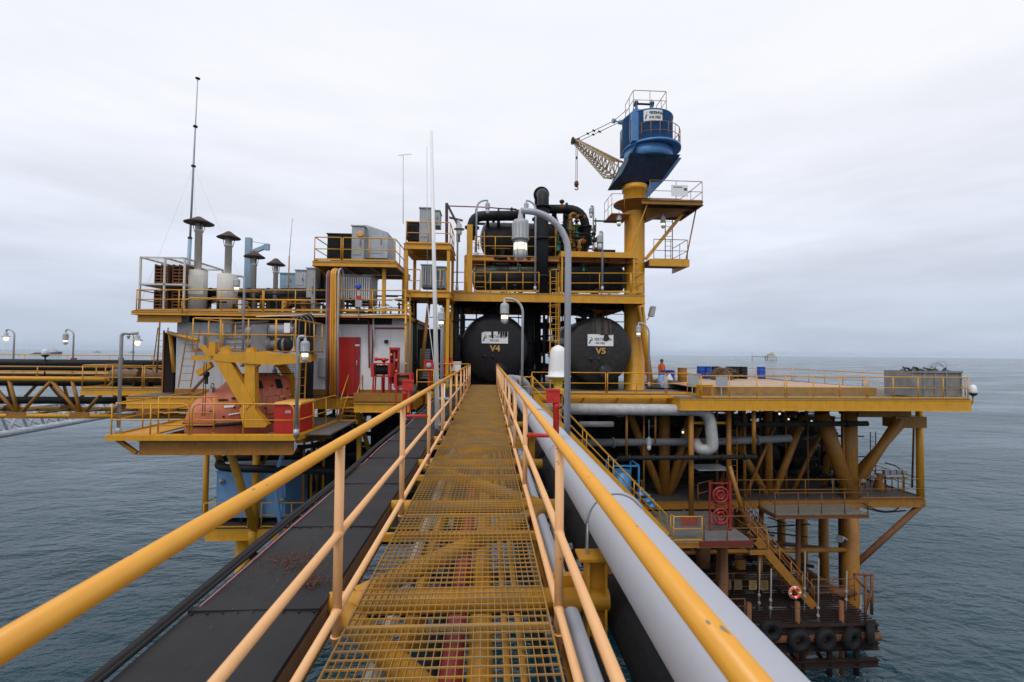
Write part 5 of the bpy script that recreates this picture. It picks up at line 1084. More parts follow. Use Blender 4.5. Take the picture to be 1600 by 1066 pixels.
dkb = thing('switch_cabinet', P(655, 600, 26), 'dark cabinet in the gap right of the white building', 'cabinet'); MB().box((-4.0, 25.4, ZD+.06), (-2.6, 28, 2.9)).build('cabinet_body', DARK, dkb)
b = MB()
for i in range(12): b.box((-3.75, 25.34, .2+i*.14), (-3.2, 25.39, .3+i*.14))
b.build('louvres', GALV, dkb)
# small lamp high on the mast side
lamp_post(V((P(690, 605, 20).x, 20, ZD+.06-1)), P(688, 482, 20).z, (-.05, 0), 'straight lamp post with lit lamp just right of the white mast', r=.07, s=1.4, rad=.04, m=GALV)

# ================================================================ LIFEBOAT STATION
ZL = -1.36
lp = thing('lifeboat_platform', (-10.2, 18.5, ZL), 'yellow lifeboat platform hanging out over the water on the left', 'platform')
def pl(x0, y0, x1, y1, m, nm='floor_plate'): MB().box((x0, y0, ZL-.05), (x1, y1, ZL)).build(nm, m, lp)
pl(-13.1, 16.6, -11.9, 20.9, YEL); pl(-11.9, 16.6, -6.75, 17.0, FLOOR); pl(-8.0, 17.0, -5.7, 21.3, FLOOR); pl(-11.9, 20.7, -8.0, 21.3, YELR)
for a, c in (((-13.15, 16.55), (-6.75, 16.55)), ((-6.7, 16.55), (-6.5, 20.3)), ((-6.5, 20.3), (-5.65, 20.3)), ((-5.65, 20.3), (-5.65, 21.3)), ((-13.15, 16.55), (-13.15, 21.3))):
    MB().beam((a[0], a[1], ZL-.06), (c[0], c[1], ZL-.06), .14, .18).build('edge_channel', YEL, lp)
for y in (16.75, 20.8): MB().ibeam((-12.2, y, ZL-.42), (-6.9, y, ZL-.42), .25, .52, .03).build('main_girder', YELR, lp)
for x in (-12.0, -7.9): MB().ibeam((x, 16.75, ZL-.42), (x, 24, ZL-.42), .22, .5, .03).build('side_girder', YELR, lp)
b = MB(); b.beam((-12.9, 16.7, ZL-.15), (-12.25, 16.7, ZL-.62), .12, .12); b.beam((-6.75, 16.8, ZL-.2), (-6.9, 20.5, ZL-.7), .2, .2); b.build('edge_brace', YELR, lp)
for (a, c) in ((P(358, 700, 18.8), P(398, 828, 21.3)), (P(330, 688, 21.0), P(352, 738, 23.0)), (P(420, 700, 22.5), P(400, 740, 24.0))):
    MB().cyl(a, c, .15, n=16).build('raker', YEL, lp)
guardrail([(-13.05, 20.9, ZL), (-13.05, 16.6, ZL), (-10.45, 16.6, ZL)], 'lifeboat platform guardrail, left front corner with rounded end', h=1.12, sp=1.5, toe=.05, loop=True)
guardrail([(-10.35, 16.6, ZL), (-6.85, 16.6, ZL)], 'lifeboat platform guardrail in front of the orange boat', h=1.12, sp=1.7, toe=.05, loop=True)
guardrail([(-6.72, 16.65, ZL), (-6.52, 20.2, ZL)], 'lifeboat platform guardrail running back along the red locker', h=1.12, sp=1.3, toe=.05, loop=True)
guardrail([(-6.45, 20.3, ZL), (-5.75, 20.3, ZL), (-5.7, 21.3, ZL)], 'small rounded gate rail at the foot of the short stair', h=1.0, sp=.8, toe=0, loop=True)
guardrail([(-13.0, 20.85, ZL), (-12.1, 20.6, ZL+.35), (-8.4, 20.6, ZL+.35)], 'inner guardrail behind the orange lifeboat', h=1.0, sp=1.3, toe=0)
guardrail([(-11.8, 17.05, ZL), (-9.9, 17.1, ZL)], 'inner guardrail close to the bow of the orange lifeboat', h=1.3, sp=2.3, mids=(.3, .75), toe=0)
st = thing('short_stair', (-6.1, 20.4, ZL), 'short yellow stair up to the red door', 'stair'); b = MB()
for i in range(5): b.box((-6.4, 20.45+i*.2, ZL+.18*(i+1)-.03), (-5.8, 20.7+i*.2, ZL+.18*(i+1)))
b.build('treads', YELR, st); b = MB()
for x in (-6.42, -5.78): b.beam((x, 20.4, ZL+.05), (x, 21.4, ZL+.95), .03, .18); b.tube([(x, 20.4, ZL), (x, 20.4, ZL+1.0), (x, 21.4, ZL+1.95), (x, 21.4, ZL+.9)], .022, 8)
b.build('stair_rails', YEL, st)
ladder((P(578, 610, 21.6).x, 21.1, ZD+.06), (P(580, 480, 21.1).x, 21.1, ZR), 'yellow ladder against the white wall beside the red pipes', wdt=.3) if False else None
# lifeboat
lb = thing('lifeboat', (-10.3, 18.75, ZL-.5), 'orange red enclosed lifeboat hanging in its davits', 'lifeboat')
ax = V((.66, .75, 0)).normalized(); lt = V((-.75, .66, 0)).normalized()          # bow points along -ax (left, towards the camera)
C0 = V((-10.0, 19.0, 0))
def bq(s, l, z): q = C0+ax*s+lt*l; return V((q.x, q.y, z))
zk = P(345, 712, 18.3).z; zsheer = P(345, 661, 18.0).z; zroof = P(420, 583, 19.5).z; zbowtop = P(345, 618, 18).z
Lh = 1.85; ns = 22; nr = 28
def loft(top, bot, wid, name, m, s0=-Lh, s1=Lh):
    b = MB(); vs = []; fs = []
    for i in range(ns+1):
        s = s0+(s1-s0)*i/ns
        for k in range(nr):
            th = 2*math.pi*k/nr; cx_, sy_ = math.cos(th), math.sin(th)
            zt_, zb_, w_ = top(s), bot(s), wid(s); zm_ = zsheer
            l = w_*math.copysign(abs(cx_)**.8, cx_); z = zm_+(zt_-zm_)*abs(sy_)**.85 if sy_ > 0 else zm_-(zm_-zb_)*abs(sy_)**.9
            vs.append(bq(s, l, z))
    for i in range(ns):
        for k in range(nr): fs.append((i*nr+k, i*nr+(k+1) % nr, (i+1)*nr+(k+1) % nr, (i+1)*nr+k))
    b.add(vs, fs, True); b.f += [tuple(range(nr))[::-1], tuple(ns*nr+k for k in range(nr))]; b.sm += [False, False]
    return b.build(name, m, lb)
def sm(x): x = max(0, min(1, x)); return x*x*(3-2*x)
def bow(s): return max(.02, (1-(max(0, (-s-Lh*.1))/(Lh*.9))**2.4))**.55
def stern(s): return max(.05, (1-(max(0, (s-Lh*.45))/(Lh*.55))**3.0*.75))**.5
wid = lambda s: 1.16*bow(s)*stern(s)
topf = lambda s: zsheer+(zbowtop+.25-zsheer)*bow(s)*(1-sm((s+.85)/.95)) + (zroof-zsheer)*sm((s+.85)/.95)*(stern(s)**.35)
botf = lambda s: zsheer-(zsheer-zk)*(bow(s)**.6)*(stern(s)**.5)
hull = loft(topf, botf, wid, 'hull', ORANGE)
b = MB(); rng = []
for k in range(40):
    th = 2*math.pi*k/40; s = Lh*.99*math.sin(th); rng.append(bq(s, (wid(s)+.03)*(1 if math.cos(th) > 0 else -1), zsheer))
b.tube(rng+[rng[0]], .06, 8); b.build('rubbing_strake', DARK, lb)
def on_side(s, z, sgn=-1, off=.02):     # point on the hull skin
    t_ = max(0, min(1, (z-zsheer)/max(.01, topf(s)-zsheer))); sy_ = t_**(1/.85); cx_ = math.sqrt(max(0, 1-sy_*sy_)); return bq(s, sgn*(wid(s)*cx_**.8+off), z)
for s, z, w_, h_ in ((.35, zroof-.42, .28, .30), (1.15, zroof-.42, .26, .36)):
    ps = [on_side(s-w_/2, z-h_/2), on_side(s+w_/2, z-h_/2), on_side(s+w_/2*.9, z+h_/2), on_side(s-w_/2*.9, z+h_/2)]
    MB().prism(ps, V((.02, -.02, 0))).build('window', WINDOW, hull)
for s, z in ((.1, zsheer+.75), (-.5, zsheer+.95), (-.9, zsheer+.9)):
    ps = [on_side(s-.14, z-.03, off=.015), on_side(s+.14, z-.03, off=.015), on_side(s+.14, z+.03, off=.015), on_side(s-.14, z+.03, off=.015)]; MB().prism(ps, V((.015, -.02, 0))).build('vent_slot', DARK, hull)
b = MB()
for s in (-1.2, -.4, .4, 1.2):
    ps = [on_side(s, zsheer+.05+i*(topf(s)-zsheer-.1)/8, off=.004) for i in range(9)]; b.tube(ps, .012, 5)
b.build('hatch_seams', mat('seam_orange', (.42, .10, .05), .6), lb)
b = MB(); b.tube([on_side(-.8, zsheer+.35, off=.03), on_side(.2, zsheer+.45, off=.03)], .025, 6); b.tube([on_side(1.1, zsheer+.9, off=.03), on_side(1.7, zsheer+.95, off=.03)], .02, 6); b.build('grab_handle', WHITE, lb)
b = MB(); b.tube([bq(.2, -.5, zroof+.02), bq(1.9, -.5, zroof-.05)], .02, 6)
for s in (.2, .75, 1.3, 1.9): b.cyl(bq(s, -.5, zroof-.25), bq(s, -.5, zroof+.02), .014, n=5)
b.build('roof_rail', DARK, lb)
lt_p = [on_side(1.9, zsheer+.1+i*.15, off=.02) for i in range(9)]
b = MB(); b.tube(lt_p, .015, 6); b.build('side_rope', DARK, lb)
b = MB()
for s_, z_ in ((-1.3, .5), (-.95, .3), (-.6, .62), (-.2, .25), (.15, 1.0), (.5, .5), (.85, 1.35), (.95, .35), (1.3, .8), (1.5, 1.2), (.1, 1.5)): q = on_side(s_, zsheer+z_, off=0); b.lathe(q, (q-bq(s_, 0, q.z)), [(.035, -.02), (.04, .03), (.02, .045)], 8)
b.build('hull_fittings', DARK, hull)
b = MB()
for s_ in (-1.0, 1.35):
    q = bq(s_, 0, topf(s_)); b.box(q+V((-.06, -.1, -.05)), q+V((.06, .1, .16))); b.torus(q+V((0, 0, .24)), (1, 0, 0), .09, .025, 14, 6)
b.build('lifting_hooks', GALV, lb)
b = MB()
for k in range(9):
    s0 = -1.5+k*.36; p0_, p1_ = on_side(s0, zsheer+.13, off=.05), on_side(s0+.36, zsheer+.13, off=.05); m_ = (p0_+p1_)/2-V((0, 0, .16)); b.tube([p0_, p0_.lerp(m_, .6)-V((0, 0, .03)), m_, p1_.lerp(m_, .6)-V((0, 0, .03)), p1_], .012, 5)
b.build('grab_line', ROPE, hull)
ps = [on_side(.55, zsheer+.25, off=.012), on_side(1.1, zsheer+.25, off=.012), on_side(1.1, zsheer+.95, off=.012), on_side(.55, zsheer+.95, off=.012)]; MB().tube(ps+[ps[0]], .014, 5).build('hatch_rim', mat('hatch_rim', (.38, .09, .045), .6), hull)
for s0 in (-.75, .3, 1.45): ps = [on_side(s0-.16, zsheer+.62, off=.01), on_side(s0+.16, zsheer+.62, off=.01), on_side(s0+.16, zsheer+.70, off=.01), on_side(s0-.16, zsheer+.70, off=.01)]; MB().prism(ps, V((.012, -.016, 0))).build('reflective_tape', WHITE, hull)
# davit frame
dvt = thing('boat_davit', (-9.5, 17.2, ZL), 'heavy yellow davit frame straddling the orange lifeboat', 'davit')
def pl2(pts, Y, th=.28, m=YEL, nm='leg'): MB().prism([P(x, y, Y) for x, y in pts], (0, th, 0)).build(nm, m, dvt)
DY = 17.15
pl2([(334, 553), (412, 549), (432, 553), (480, 553), (481, 566), (436, 570), (410, 570), (332, 564)], DY, .35, nm='head_beam')
pl2([(334, 562), (358, 562), (396, 628), (384, 640), (372, 628)], DY+.02, .30, nm='diagonal_leg')
pl2([(382, 562), (398, 562), (398, 640), (418, 664), (414, 668), (380, 668), (374, 640), (382, 628)], DY+.05, .30, nm='main_leg')
pl2([(398, 562), (412, 562), (398, 576)], DY+.08, .24, nm='gusset'); pl2([(358, 562), (366, 562), (356, 570), (352, 566)], DY+.08, .24, nm='gusset')
pl2([(428, 566), (441, 566), (460, 596), (460, 640), (450, 640), (450, 600)], 20.2, .28, nm='rear_leg')
pl2([(298, 556), (340, 556), (340, 563), (298, 563)], DY+.3, .2, nm='outrigger'); pl2([(305, 580), (326, 566), (330, 573), (310, 588)], DY+.3, .2, nm='outrigger')
pl2([(326, 535), (336, 535), (336, 556), (326, 556)], DY+.2, .2, nm='lug'); pl2([(342, 545), (354, 540), (360, 556), (346, 556)], DY+.1, .2, nm='lug'); pl2([(385, 545), (396, 542), (398, 556), (384, 556)], DY+.1, .2, nm='lug')
pl2([(310, 541), (323, 556), (332, 556), (316, 539)], DY+.3, .15, nm='lug')
MB().beam(P(345, 558, DY+.3), P(345, 558, DY+.3)+V((0, 3.2, 0)), .25, .3).build('cross_beam', YEL, dvt); MB().beam(P(440, 560, DY+.3), P(440, 560, DY+.3)+V((0, 3.2, 0)), .25, .3).build('cross_beam', YEL, dvt)
MB().beam(P(320, 590, 18.5), P(300, 612, 18.5), .08, .08).build('brace', RUSTM, dvt)
b = MB()
for dx_ in (0, .08): q = P(319, 565, 17.3)+V((dx_, 0, 0)); b.tube([q, V((q.x, q.y, ZL+.6))], .014, 5)
b.build('fall_wires', DARK, dvt)
p = P(320, 585, 17.25); b = MB(); b.lathe(p+V((-.0, 0, .0)), (1, 0, 0), [(.10, 0), (.11, .03), (.11, .09), (.10, .12)], 16); b.box(p+V((.01, -.03, -.35)), p+V((.11, .03, .1))); b.build('fall_block', DARK, dvt)
# winch platform
ZWN = P(380, 558, 18.2).z+.25
wpn = thing('winch_platform', (-9.5, 18.2, ZWN), 'small upper platform with grey winch over the lifeboat', 'platform')
wx0, wx1 = P(309, 556, 18).x, P(468, 556, 18).x
MB().box((wx0, 17.6, ZWN-.05), (wx1, 20.6, ZWN)).build('floor', YELR, wpn)
guardrail([(wx0+.02, 20.5, ZWN), (wx0+.02, 17.65, ZWN), (P(430, 556, 17.65).x, 17.65, ZWN)], 'guardrail of the winch platform, left and front', h=1.2, sp=.95, mids=(.6,), toe=0)
guardrail([(P(431, 556, 17.65).x, 17.65, ZWN), (wx1-.02, 17.65, ZWN), (wx1-.02, 20.4, ZWN)], 'guardrail of the winch platform round the grey winch', h=1.2, sp=.9, mids=(.6,), toe=0)
wn = thing('winch', P(425, 556, 18.6), 'big grey lifeboat winch with round gearbox and motor', 'winch')
c = P(408, 525, 18.6); b = MB(); b.box(c+V((-.25, -.3, -.65)), c+V((.35, .5, .42))); b.build('gear_case', GREYW, wn)
MB().lathe(c+V((.35, 0, .18)), (1, 0, 0), [(.24, 0), (.26, .03), (.26, .75), (.2, .8), (.2, .95)], 22).build('motor', GREYW, wn)
MB().lathe(c+V((.30, 0, -.35)), (1, 0, 0), [(.33, 0), (.33, .08), (.2, .1), (.2, .6), (.33, .62), (.33, .7)], 22).build('drum', GREYW, wn); MB().cyl(c+V((-.55, 0, .12)), c+V((-.25, 0, .12)), .22, n=18).build('end_cap', GREYW, wn); MB().cyl(c+V((-.5, 0, -.3)), c+V((-.25, 0, -.3)), .18, n=18).build('end_cap', GREYW, wn)
MB().lathe(c+V((1.0, -.1, -.35)), (0, -1, 0), [(.30, 0), (.30, .1), (.1, .12)], 20).build('flywheel', DARK, wn)
MB().box(P(444, 520, 17.6), P(453, 505, 17.58)).build('name_board', WHITE, wn)
ladder(P(288, 606, 20), P(303, 516, 20), 'leaning yellow ladder left of the winch platform', wdt=.5, m=YELR); ladder(P(471, 640, 18.9), P(474, 565, 18.9), 'narrow yellow ladder right of the davit', wdt=.22)
ladder(P(246, 582, 24), P(255, 512, 24), 'rusty ladder at the far left corner of the building', wdt=.5, m=YELR)
# lagging panel, pipes and small gear on and left of the control building
t = thing('dark_panel', P(263, 583, 22.6), 'dark rust red panel standing at the left end of the control building', 'panel'); a = P(256, 583, 22.6); c = P(273, 520, 22.6); MB().box((a.x, 22.6, ZD+.1), (c.x, 22.75, c.z)).build('panel_sheet', DRUST, t); MB().box((a.x-.06, 22.55, ZD+.1), (a.x, 22.6, c.z+.1)).build('panel_post', YELR, t)
pipe([P(263, 520, 22.2), P(310, 532, 21.2)], .09, YEL, 'yellow sloping pipe in front of the dark panel'); pipe([P(272, 582, 22.3), P(266, 522, 22.3)], .08, YEL, 'yellow upright pipe beside the dark panel')
pipe([P(245, 583, 23.2), P(250, 500, 23.2)], .035, YELR, 'thin rusty upright rod at the left end of the building')
b = MB()
for i in range(5): z = P(400, 512+i*8, 21.9).z; b.cyl((P(338, 520, 21.9).x, 21.9, z), (P(385, 520, 21.9).x, 21.9, z), .03, n=6)
b.build('conduit_bank', GALV, None, 'bank of grey conduits on the wall behind the winch platform', 'conduits')
pipe([P(350, 548, 21.8), P(350, 505, 21.8), P(420, 502, 21.8)], .05, GALV, 'grey conduit rising on the wall behind the davit', rad=.15)
for i, (px, py, w_, h_, m_) in enumerate(((341, 520, .6, .75, LGREY), (497, 590, .45, .9, LGREY), (300, 545, .5, .6, WALLG), (430, 540, .5, .5, LGREY))):
    a = P(px, py, 21.75); t = thing('wall_box', a, ('grey switch box on the wall left of the winch', 'grey switch box right of the black cable duct', 'pale switch box on the wall behind the leaning ladder', 'grey switch box hidden behind the winch')[i], 'switch box'); MB().box(a, a+V((w_, .2, h_))).build('box_body', m_, t); MB().box(a+V((.04, -.02, .04)), a+V((w_-.04, -.003, h_-.04))).build('box_door', m_, t)
pipe([P(285, 490, 21.0), P(285, 470, 21.0), P(300, 466, 21.0), P(480, 470, 21.0)], .035, YEL, 'thin yellow pipe run along the foot of the roof guardrail', rad=.1)
for i, px in enumerate((300, 345, 372, 415, 440, 470)):
    a = P(px, 484, 22.0); c = P(px+16, 468, 22.6); MB().box((a.x, 22.0, ZR), (c.x, 22.6, c.z-.1)).build('skid_box', (DARK, YELR, WHITE, DARK, YEL, RUSTM)[i], None, ('dark machine box under the long duct, leftmost', 'rusty yellow box under the long duct', 'white box under the long duct, centre', 'dark box under the long duct, centre right', 'yellow box under the long duct, right', 'brown box under the long duct, rightmost')[i], 'machine box')
# red locker
lk = thing('locker', (-7.6, 17.1, ZL), 'red locker with orange lid on the lifeboat platform', 'locker')
x0_, x1_ = P(429, 655, 17.0).x, P(470, 655, 17.0).x; MB().box((x0_, 16.95, ZL+.02), (x1_, 18.3, ZL+1.05)).build('locker_body', RED, lk); MB().hexa([(x0_-.03, 16.9, ZL+1.055), (x1_+.03, 16.9, ZL+1.055), (x1_+.03, 18.35, ZL+1.055), (x0_-.03, 18.35, ZL+1.055), (x0_+.02, 16.98, ZL+1.14), (x1_-.02, 16.98, ZL+1.14), (x1_-.02, 18.3, ZL+1.14), (x0_+.02, 18.3, ZL+1.14)]).build('locker_lid', TOPOR, lk)
MB().box((x0_+.4, 16.93, ZL+.75), (x0_+.6, 16.948, ZL+.85)).build('latch', GALV, lk)
# lamp posts on the left
lamp_post((P(189, 664, 16.9).x, 16.8, ZL), P(195, 521, 16.9).z, (.55, 0), 'grey lamp post at the left corner of the lifeboat platform', r=.055, s=1.0, rad=.12, style=1)
lamp_post((P(463, 672, 16.5).x, 16.5, ZL), P(463, 526, 16.5).z, (.26, -.05), 'grey lamp post beside the red locker with bright lit lamp', r=.06, s=1.45, rad=.12)
lamp_post((P(379, 560, 20.9).x, 20.9, ZR-2.5), P(378, 432, 20.9).z, (-.28, -.1), 'lamp post rising past the roof deck rail, lit lamp', r=.05, s=1.25, rad=.14)

# ================================================================ LEFT TRUSS BRIDGE
tb = thing('truss_bridge', (-22, 26, -2), 'yellow pipe bridge on zigzag trusses leading off to the left', 'truss bridge')
TY = (25.6, 28.6); zt_, zb_ = P(60, 592, 25.6).z, P(60, 650, 25.6).z
X_ = lambda px: P(px, 600, 25.6).x
for k, y in enumerate(TY):
    MB().cyl((-60, y, zt_), (-13.5, y, zt_), .13, n=14).build('top_chord', YEL, tb); MB().cyl((-60, y, zb_), (-14, y, zb_), .13, n=14).build('bottom_chord', YEL, tb)
    nodes = [P(31, 600, 25.6).x-i*(P(129, 600, 25.6).x-P(31, 600, 25.6).x) for i in range(-2, 9)]
    b = MB(); h_ = (nodes[0]-nodes[1])/2
    for i, nx in enumerate(nodes): b.cyl((nx, y, zb_), (nx-h_*1.05, y, zt_), .085, n=10); b.cyl((nx, y, zb_), (nx+h_*1.05, y, zt_), .085, n=10); b.cyl((nx, y, zb_), (nx-h_*.35, y, zt_), .085, n=10)
    b.build('web_members', YELR, tb)
    for nx in nodes: MB().prism([(nx-.55, y-.14, zb_-.12), (nx+.55, y-.14, zb_-.12), (nx+.45, y-.14, zb_+.22), (nx-.45, y-.14, zb_+.22)], (0, .04, 0)).build('gusset_plate', YELR, tb)
for i in range(26): MB().cyl((-14-i*1.8, TY[0], zb_), (-14-i*1.8, TY[1], zb_), .06, n=8).build('cross_member', YELR, tb); MB().cyl((-14-i*1.8, TY[0], zt_), (-14-i*1.8, TY[1], zt_), .06, n=8).build('cross_member', YELR, tb)
MB().box((-60, 27.2, zt_+.16), (-13, 28.5, zt_+.2)).build('walkway', GRATE, tb)
guardrail([(-60, 28.6, zt_+.2), (-30, 28.6, zt_+.2), (-13, 28.6, zt_+.2)], 'long guardrail of the left truss bridge', h=1.05, sp=2.6, mids=(.55,), toe=.2)
guardrail([(-60, 25.6, zt_+.15), (-15, 25.6, zt_+.15)], 'low front guardrail of the left truss bridge', h=.5, sp=3.0, mids=(.25,), toe=0)
for y, z, r, lb_ in ((26.2, zt_+.55, .14, 'black pipe on top of the left truss bridge, front'), (26.8, zt_+.8, .22, 'larger black pipe on top of the left truss bridge, rear'), (26.4, zt_-.25, .2, 'black pipe just under the top chord of the left bridge'), (26.5, (zt_+zb_)/2-.25, .20, 'black pipe running through the middle of the left truss')):
    MB().cyl((-60, y, z), (-13.5, y, z), r, n=14).build('pipe', BLACK, None, lb_, 'pipe', 'black pipes of the left truss bridge')
for px, lab in ((20, 'far left lamp post on the left truss bridge'), (113, 'second lamp post on the left truss bridge')):
    a = P(px, 590, 28.4); lamp_post((a.x, 28.4, zt_+.2), P(px, 515, 28.4).z, (-.35, 0), lab, r=.045, s=1.3, rad=.35, style=0 if px > 50 else 1)
b = MB(); a = P(207, 590, 28.4); lamp_post((a.x, 28.4, zt_+.2), P(207, 520, 28.4).z, (-.3, 0), 'thin lamp post behind the corner lamp of the lifeboat platform', r=.035, s=.9, rad=.28, lit=False, style=1)
for px, lab in ((115, 'small dark red box on the bridge rail by the second lamp'), (189, 'small dark red box on the bridge rail near the corner lamp')):
    a = P(px, 562, 28.3); t = thing('alarm_box', a, lab, 'alarm box'); MB().box(a+V((-.1, -.08, -.08)), a+V((.12, .08, .1))).build('box_body', REDP, t); MB().cyl((a.x, a.y, zt_+.2), (a.x, a.y, a.z-.08), .02, n=6).build('box_post', REDP, t)
bn = thing('navigation_lantern', P(71, 590, 27), 'small pale lantern on a short stand on the left truss bridge', 'lantern'); a = P(71, 555, 26.6)
MB().lathe(a, (0, 0, 1), [(.14, 0), (.17, .05), (.15, .25), (.08, .32)], 14).build('lantern_glass', SHIPW, bn); b = MB(); b.cyl((a.x, a.y, zt_+.1), a, .035, n=8); b.lathe(a, (0, 0, -1), [(.2, 0), (.12, .08), (.05, .12)], 12); b.build('stand', DARK, bn)
# landing between bridge and building with lagged pipes
sl = deck('bridge_landing', 'yellow landing where the left truss bridge meets the platform', 'deck', P(127, 605, 24).x, 24.0, -13.9, 26.9, P(200, 607, 24).z, .3, joist=1.5)
zz = P(200, 607, 24).z
guardrail([(P(127, 605, 24).x, 26.8, zz), (P(127, 605, 24).x, 24.05, zz), (P(221, 605, 24).x, 24.05, zz)], 'guardrail of the bridge landing, left stretch before the brown lagging', h=1.15, sp=1.4, toe=.06)
guardrail([(P(224, 605, 24).x, 24.05, zz), (P(275, 605, 24).x, 24.05, zz)], 'guardrail of the bridge landing, right stretch', h=1.15, sp=1.7, toe=.06)
for i, (px0, px1) in enumerate(((176, 220), (228, 272))):
    t = thing('lagged_pipe', P((px0+px1)/2, 600, 25), ('left brown lagged pipe section on the bridge landing', 'right brown lagged pipe section on the bridge landing')[i], 'lagged pipe')
    b = MB(); x0_, x1_ = P(px0, 590, 25).x, P(px1, 590, 25).x; n_ = 9; pts_ = [(x0_+(x1_-x0_)*k/n_, 25.0, zz+.62) for k in range(n_+1)]; b.tube(pts_, [.30+.05*math.sin(k*2.1+i) for k in range(n_+1)], 16); b.build('lagging', BROWN, t); b = MB()
    for x in (x0_+.2, x1_-.2): b.box((x-.05, 24.8, zz), (x+.05, 25.2, zz+.25))
    b.build('support', DARK, t)
bq_ = P(231, 648, 24.3); MB().box((bq_.x-.45, 24.3, bq_.z), (bq_.x+.45, 25.0, zz-.32)).build('box_column', YELR, sl)
for x in (-16.0, -14.5): MB().beam((x, 24.5, zz-.3), (x-2.0, 24.5, zz-1.3), .16, .16).build('knee_brace', YELR, sl)
# low grey flare bridge running off to the far left
fl = thing('flare_bridge', (-40, 45, -7), 'low grey tubular bridge sloping away over the water on the far left', 'flare bridge')
A1, B1 = P(-60, 690, 33), P(250, 636, 70); off = (B1-A1).cross(V((0, 0, 1))).normalized()*1.6
b = MB()
def seg(a, c, r): b.cyl(a, c, r, n=10)
seg(A1, B1, .28); seg(A1-off*1.5+V((0, 0, 1.6)), B1-off*1.5+V((0, 0, 1.6)), .16); seg(A1+V((0, 0, 1.9)), B1+V((0, 0, 1.9)), .12); b.build('chords', FLARE, fl); b = MB()
for i in range(16):
    a = A1.lerp(B1, i/16); c = A1.lerp(B1, (i+.5)/16); e_ = A1.lerp(B1, (i+1)/16); seg(a, c+V((0, 0, 1.9)), .09); seg(c+V((0, 0, 1.9)), e_, .09); seg(a, a-off*1.5+V((0, 0, 1.6)), .08)
b.build('web_members', FLARE, fl); b = MB()
for i in range(30): a = A1.lerp(B1, i/30)-off*1.2+V((0, 0, 1.7)); b.cyl(a, a+V((0, 0, 1.0)), .03, n=5)
b.tube([A1-off*1.2+V((0, 0, 2.7)), B1-off*1.2+V((0, 0, 2.7))], .03, 6); b.tube([A1-off*1.2+V((0, 0, 2.2)), B1-off*1.2+V((0, 0, 2.2))], .03, 6); b.build('handrail', FLARE, fl)

b = MB(); b2 = MB(); rnd = random.Random(41)
for i in range(150):
    Y = rnd.uniform(21.5, 26); x = rnd.uniform(P(305, 470, 22).x, P(625, 470, 22).x); z = rnd.uniform(ZR+.05, ZR+1.1); q = rnd.random(); a = V((x, Y, z)); e_ = a+(V((rnd.uniform(.5, 1.8), 0, 0)) if q < .6 else V((0, 0, -(z-ZR)))); e_.x = min(e_.x, P(630, 470, 22).x); (b2 if rnd.random() < .3 else b).tube([a, e_], rnd.choice((.02, .03, .045)), 6)
b.build('small_bore_piping', DARK, None, 'tangle of dark conduits behind the roof guardrail', 'piping', kind='stuff')
b2.build('small_bore_piping', YELR, None, 'scattered thin yellow conduits behind the roof guardrail', 'piping', kind='stuff')

# ================================================================ BELOW THE DECKS
ZC = -6.45; XC = P(1446, 785, 25).x                                 # cellar deck level
cel = deck('cellar_deck', 'rusty yellow cellar deck hanging below the laydown deck', 'deck', 12.8, 25.0, XC, 44, ZC, .42, m=YELR, joist=2.0, jm=DARK, floor=CFLOOR)
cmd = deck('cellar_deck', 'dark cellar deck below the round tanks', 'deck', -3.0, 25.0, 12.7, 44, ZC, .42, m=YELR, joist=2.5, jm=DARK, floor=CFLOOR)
cat_ = deck('catwalk', 'narrow grey catwalk along the front of the cellar deck', 'catwalk', P(1208, 780, 23.6).x, 23.4, P(1352, 780, 23.6).x, 24.9, ZC-.25, .18, m=RUSTM, joist=1.5, floor=mat('catwalk_grey', (.17, .155, .13), .8, dirt=.5, rust=.3, streak=False))
guardrail([(cat_['_w'][0]+.1, 24.8, ZC-.25), (cat_['_w'][0]+.1, 23.45, ZC-.25), (P(1352, 780, 23.5).x, 23.45, ZC-.25)], 'rusty guardrail of the narrow grey catwalk', sp=1.25, m=YELR, toe=.06) if False else None
cxa, cxb = P(1208, 780, 23.6).x, P(1352, 780, 23.6).x
guardrail([(cxa, 24.8, ZC-.25), (cxa, 23.45, ZC-.25), (cxb, 23.45, ZC-.25)], 'rusty guardrail of the narrow grey catwalk', sp=1.25, m=RUSTM, toe=0)
guardrail([(13.2, 25.05, ZC), (21.2, 25.05, ZC)], 'long yellow guardrail on the front of the cellar deck', sp=1.7, m=YELR, toe=0)
guardrail([(21.3, 25.05, ZC), (XC-.1, 25.05, ZC), (XC-.1, 30, ZC), (XC-.1, 36, ZC)], 'guardrail round the outer corner of the cellar deck', sp=1.4, m=YELR, toe=.08)
legs = thing('jacket', (15, 25, SEA), 'yellow jacket legs and braces carrying the right side of the platform', 'platform legs')
LX = P(1338, 700, 24.9).x
def leg(x, y, z0, z1, r, m=YELR, nm='leg', par=None): return MB().cyl((x, y, z0), (x, y, z1), r, n=24).build(nm, m, par or legs)
leg(LX, 25.4, ZC-.5, ZD-.6, .40, YELR); leg(LX, 25.4, SEA-2, ZC-.5, .42); leg(LX-.3, 42, SEA-2, ZD-.6, .42)
for px, r in ((1204, .22), (1040, .32)):
    x = P(px, 700, 26).x; leg(x, 26.2, ZC-.1, ZD-.6, r, YELR)
cpx = P(1437, 700, 25.2).x; MB().cyl((cpx, 25.2, ZC), (cpx, 25.2, ZD-.6), .18, n=16).build('corner_post', YEL, legs)
for x, r in ((10.9, .42), (3.0, .42)): leg(x, 26.0, SEA-2, ZC-.4, r); leg(x, 42, SEA-2, ZD-.6, r)
def dg(p0, p1, r, m=YEL, nm='brace', par=None): return MB().cyl(p0, p1, r, n=18).build(nm, m, par or legs)
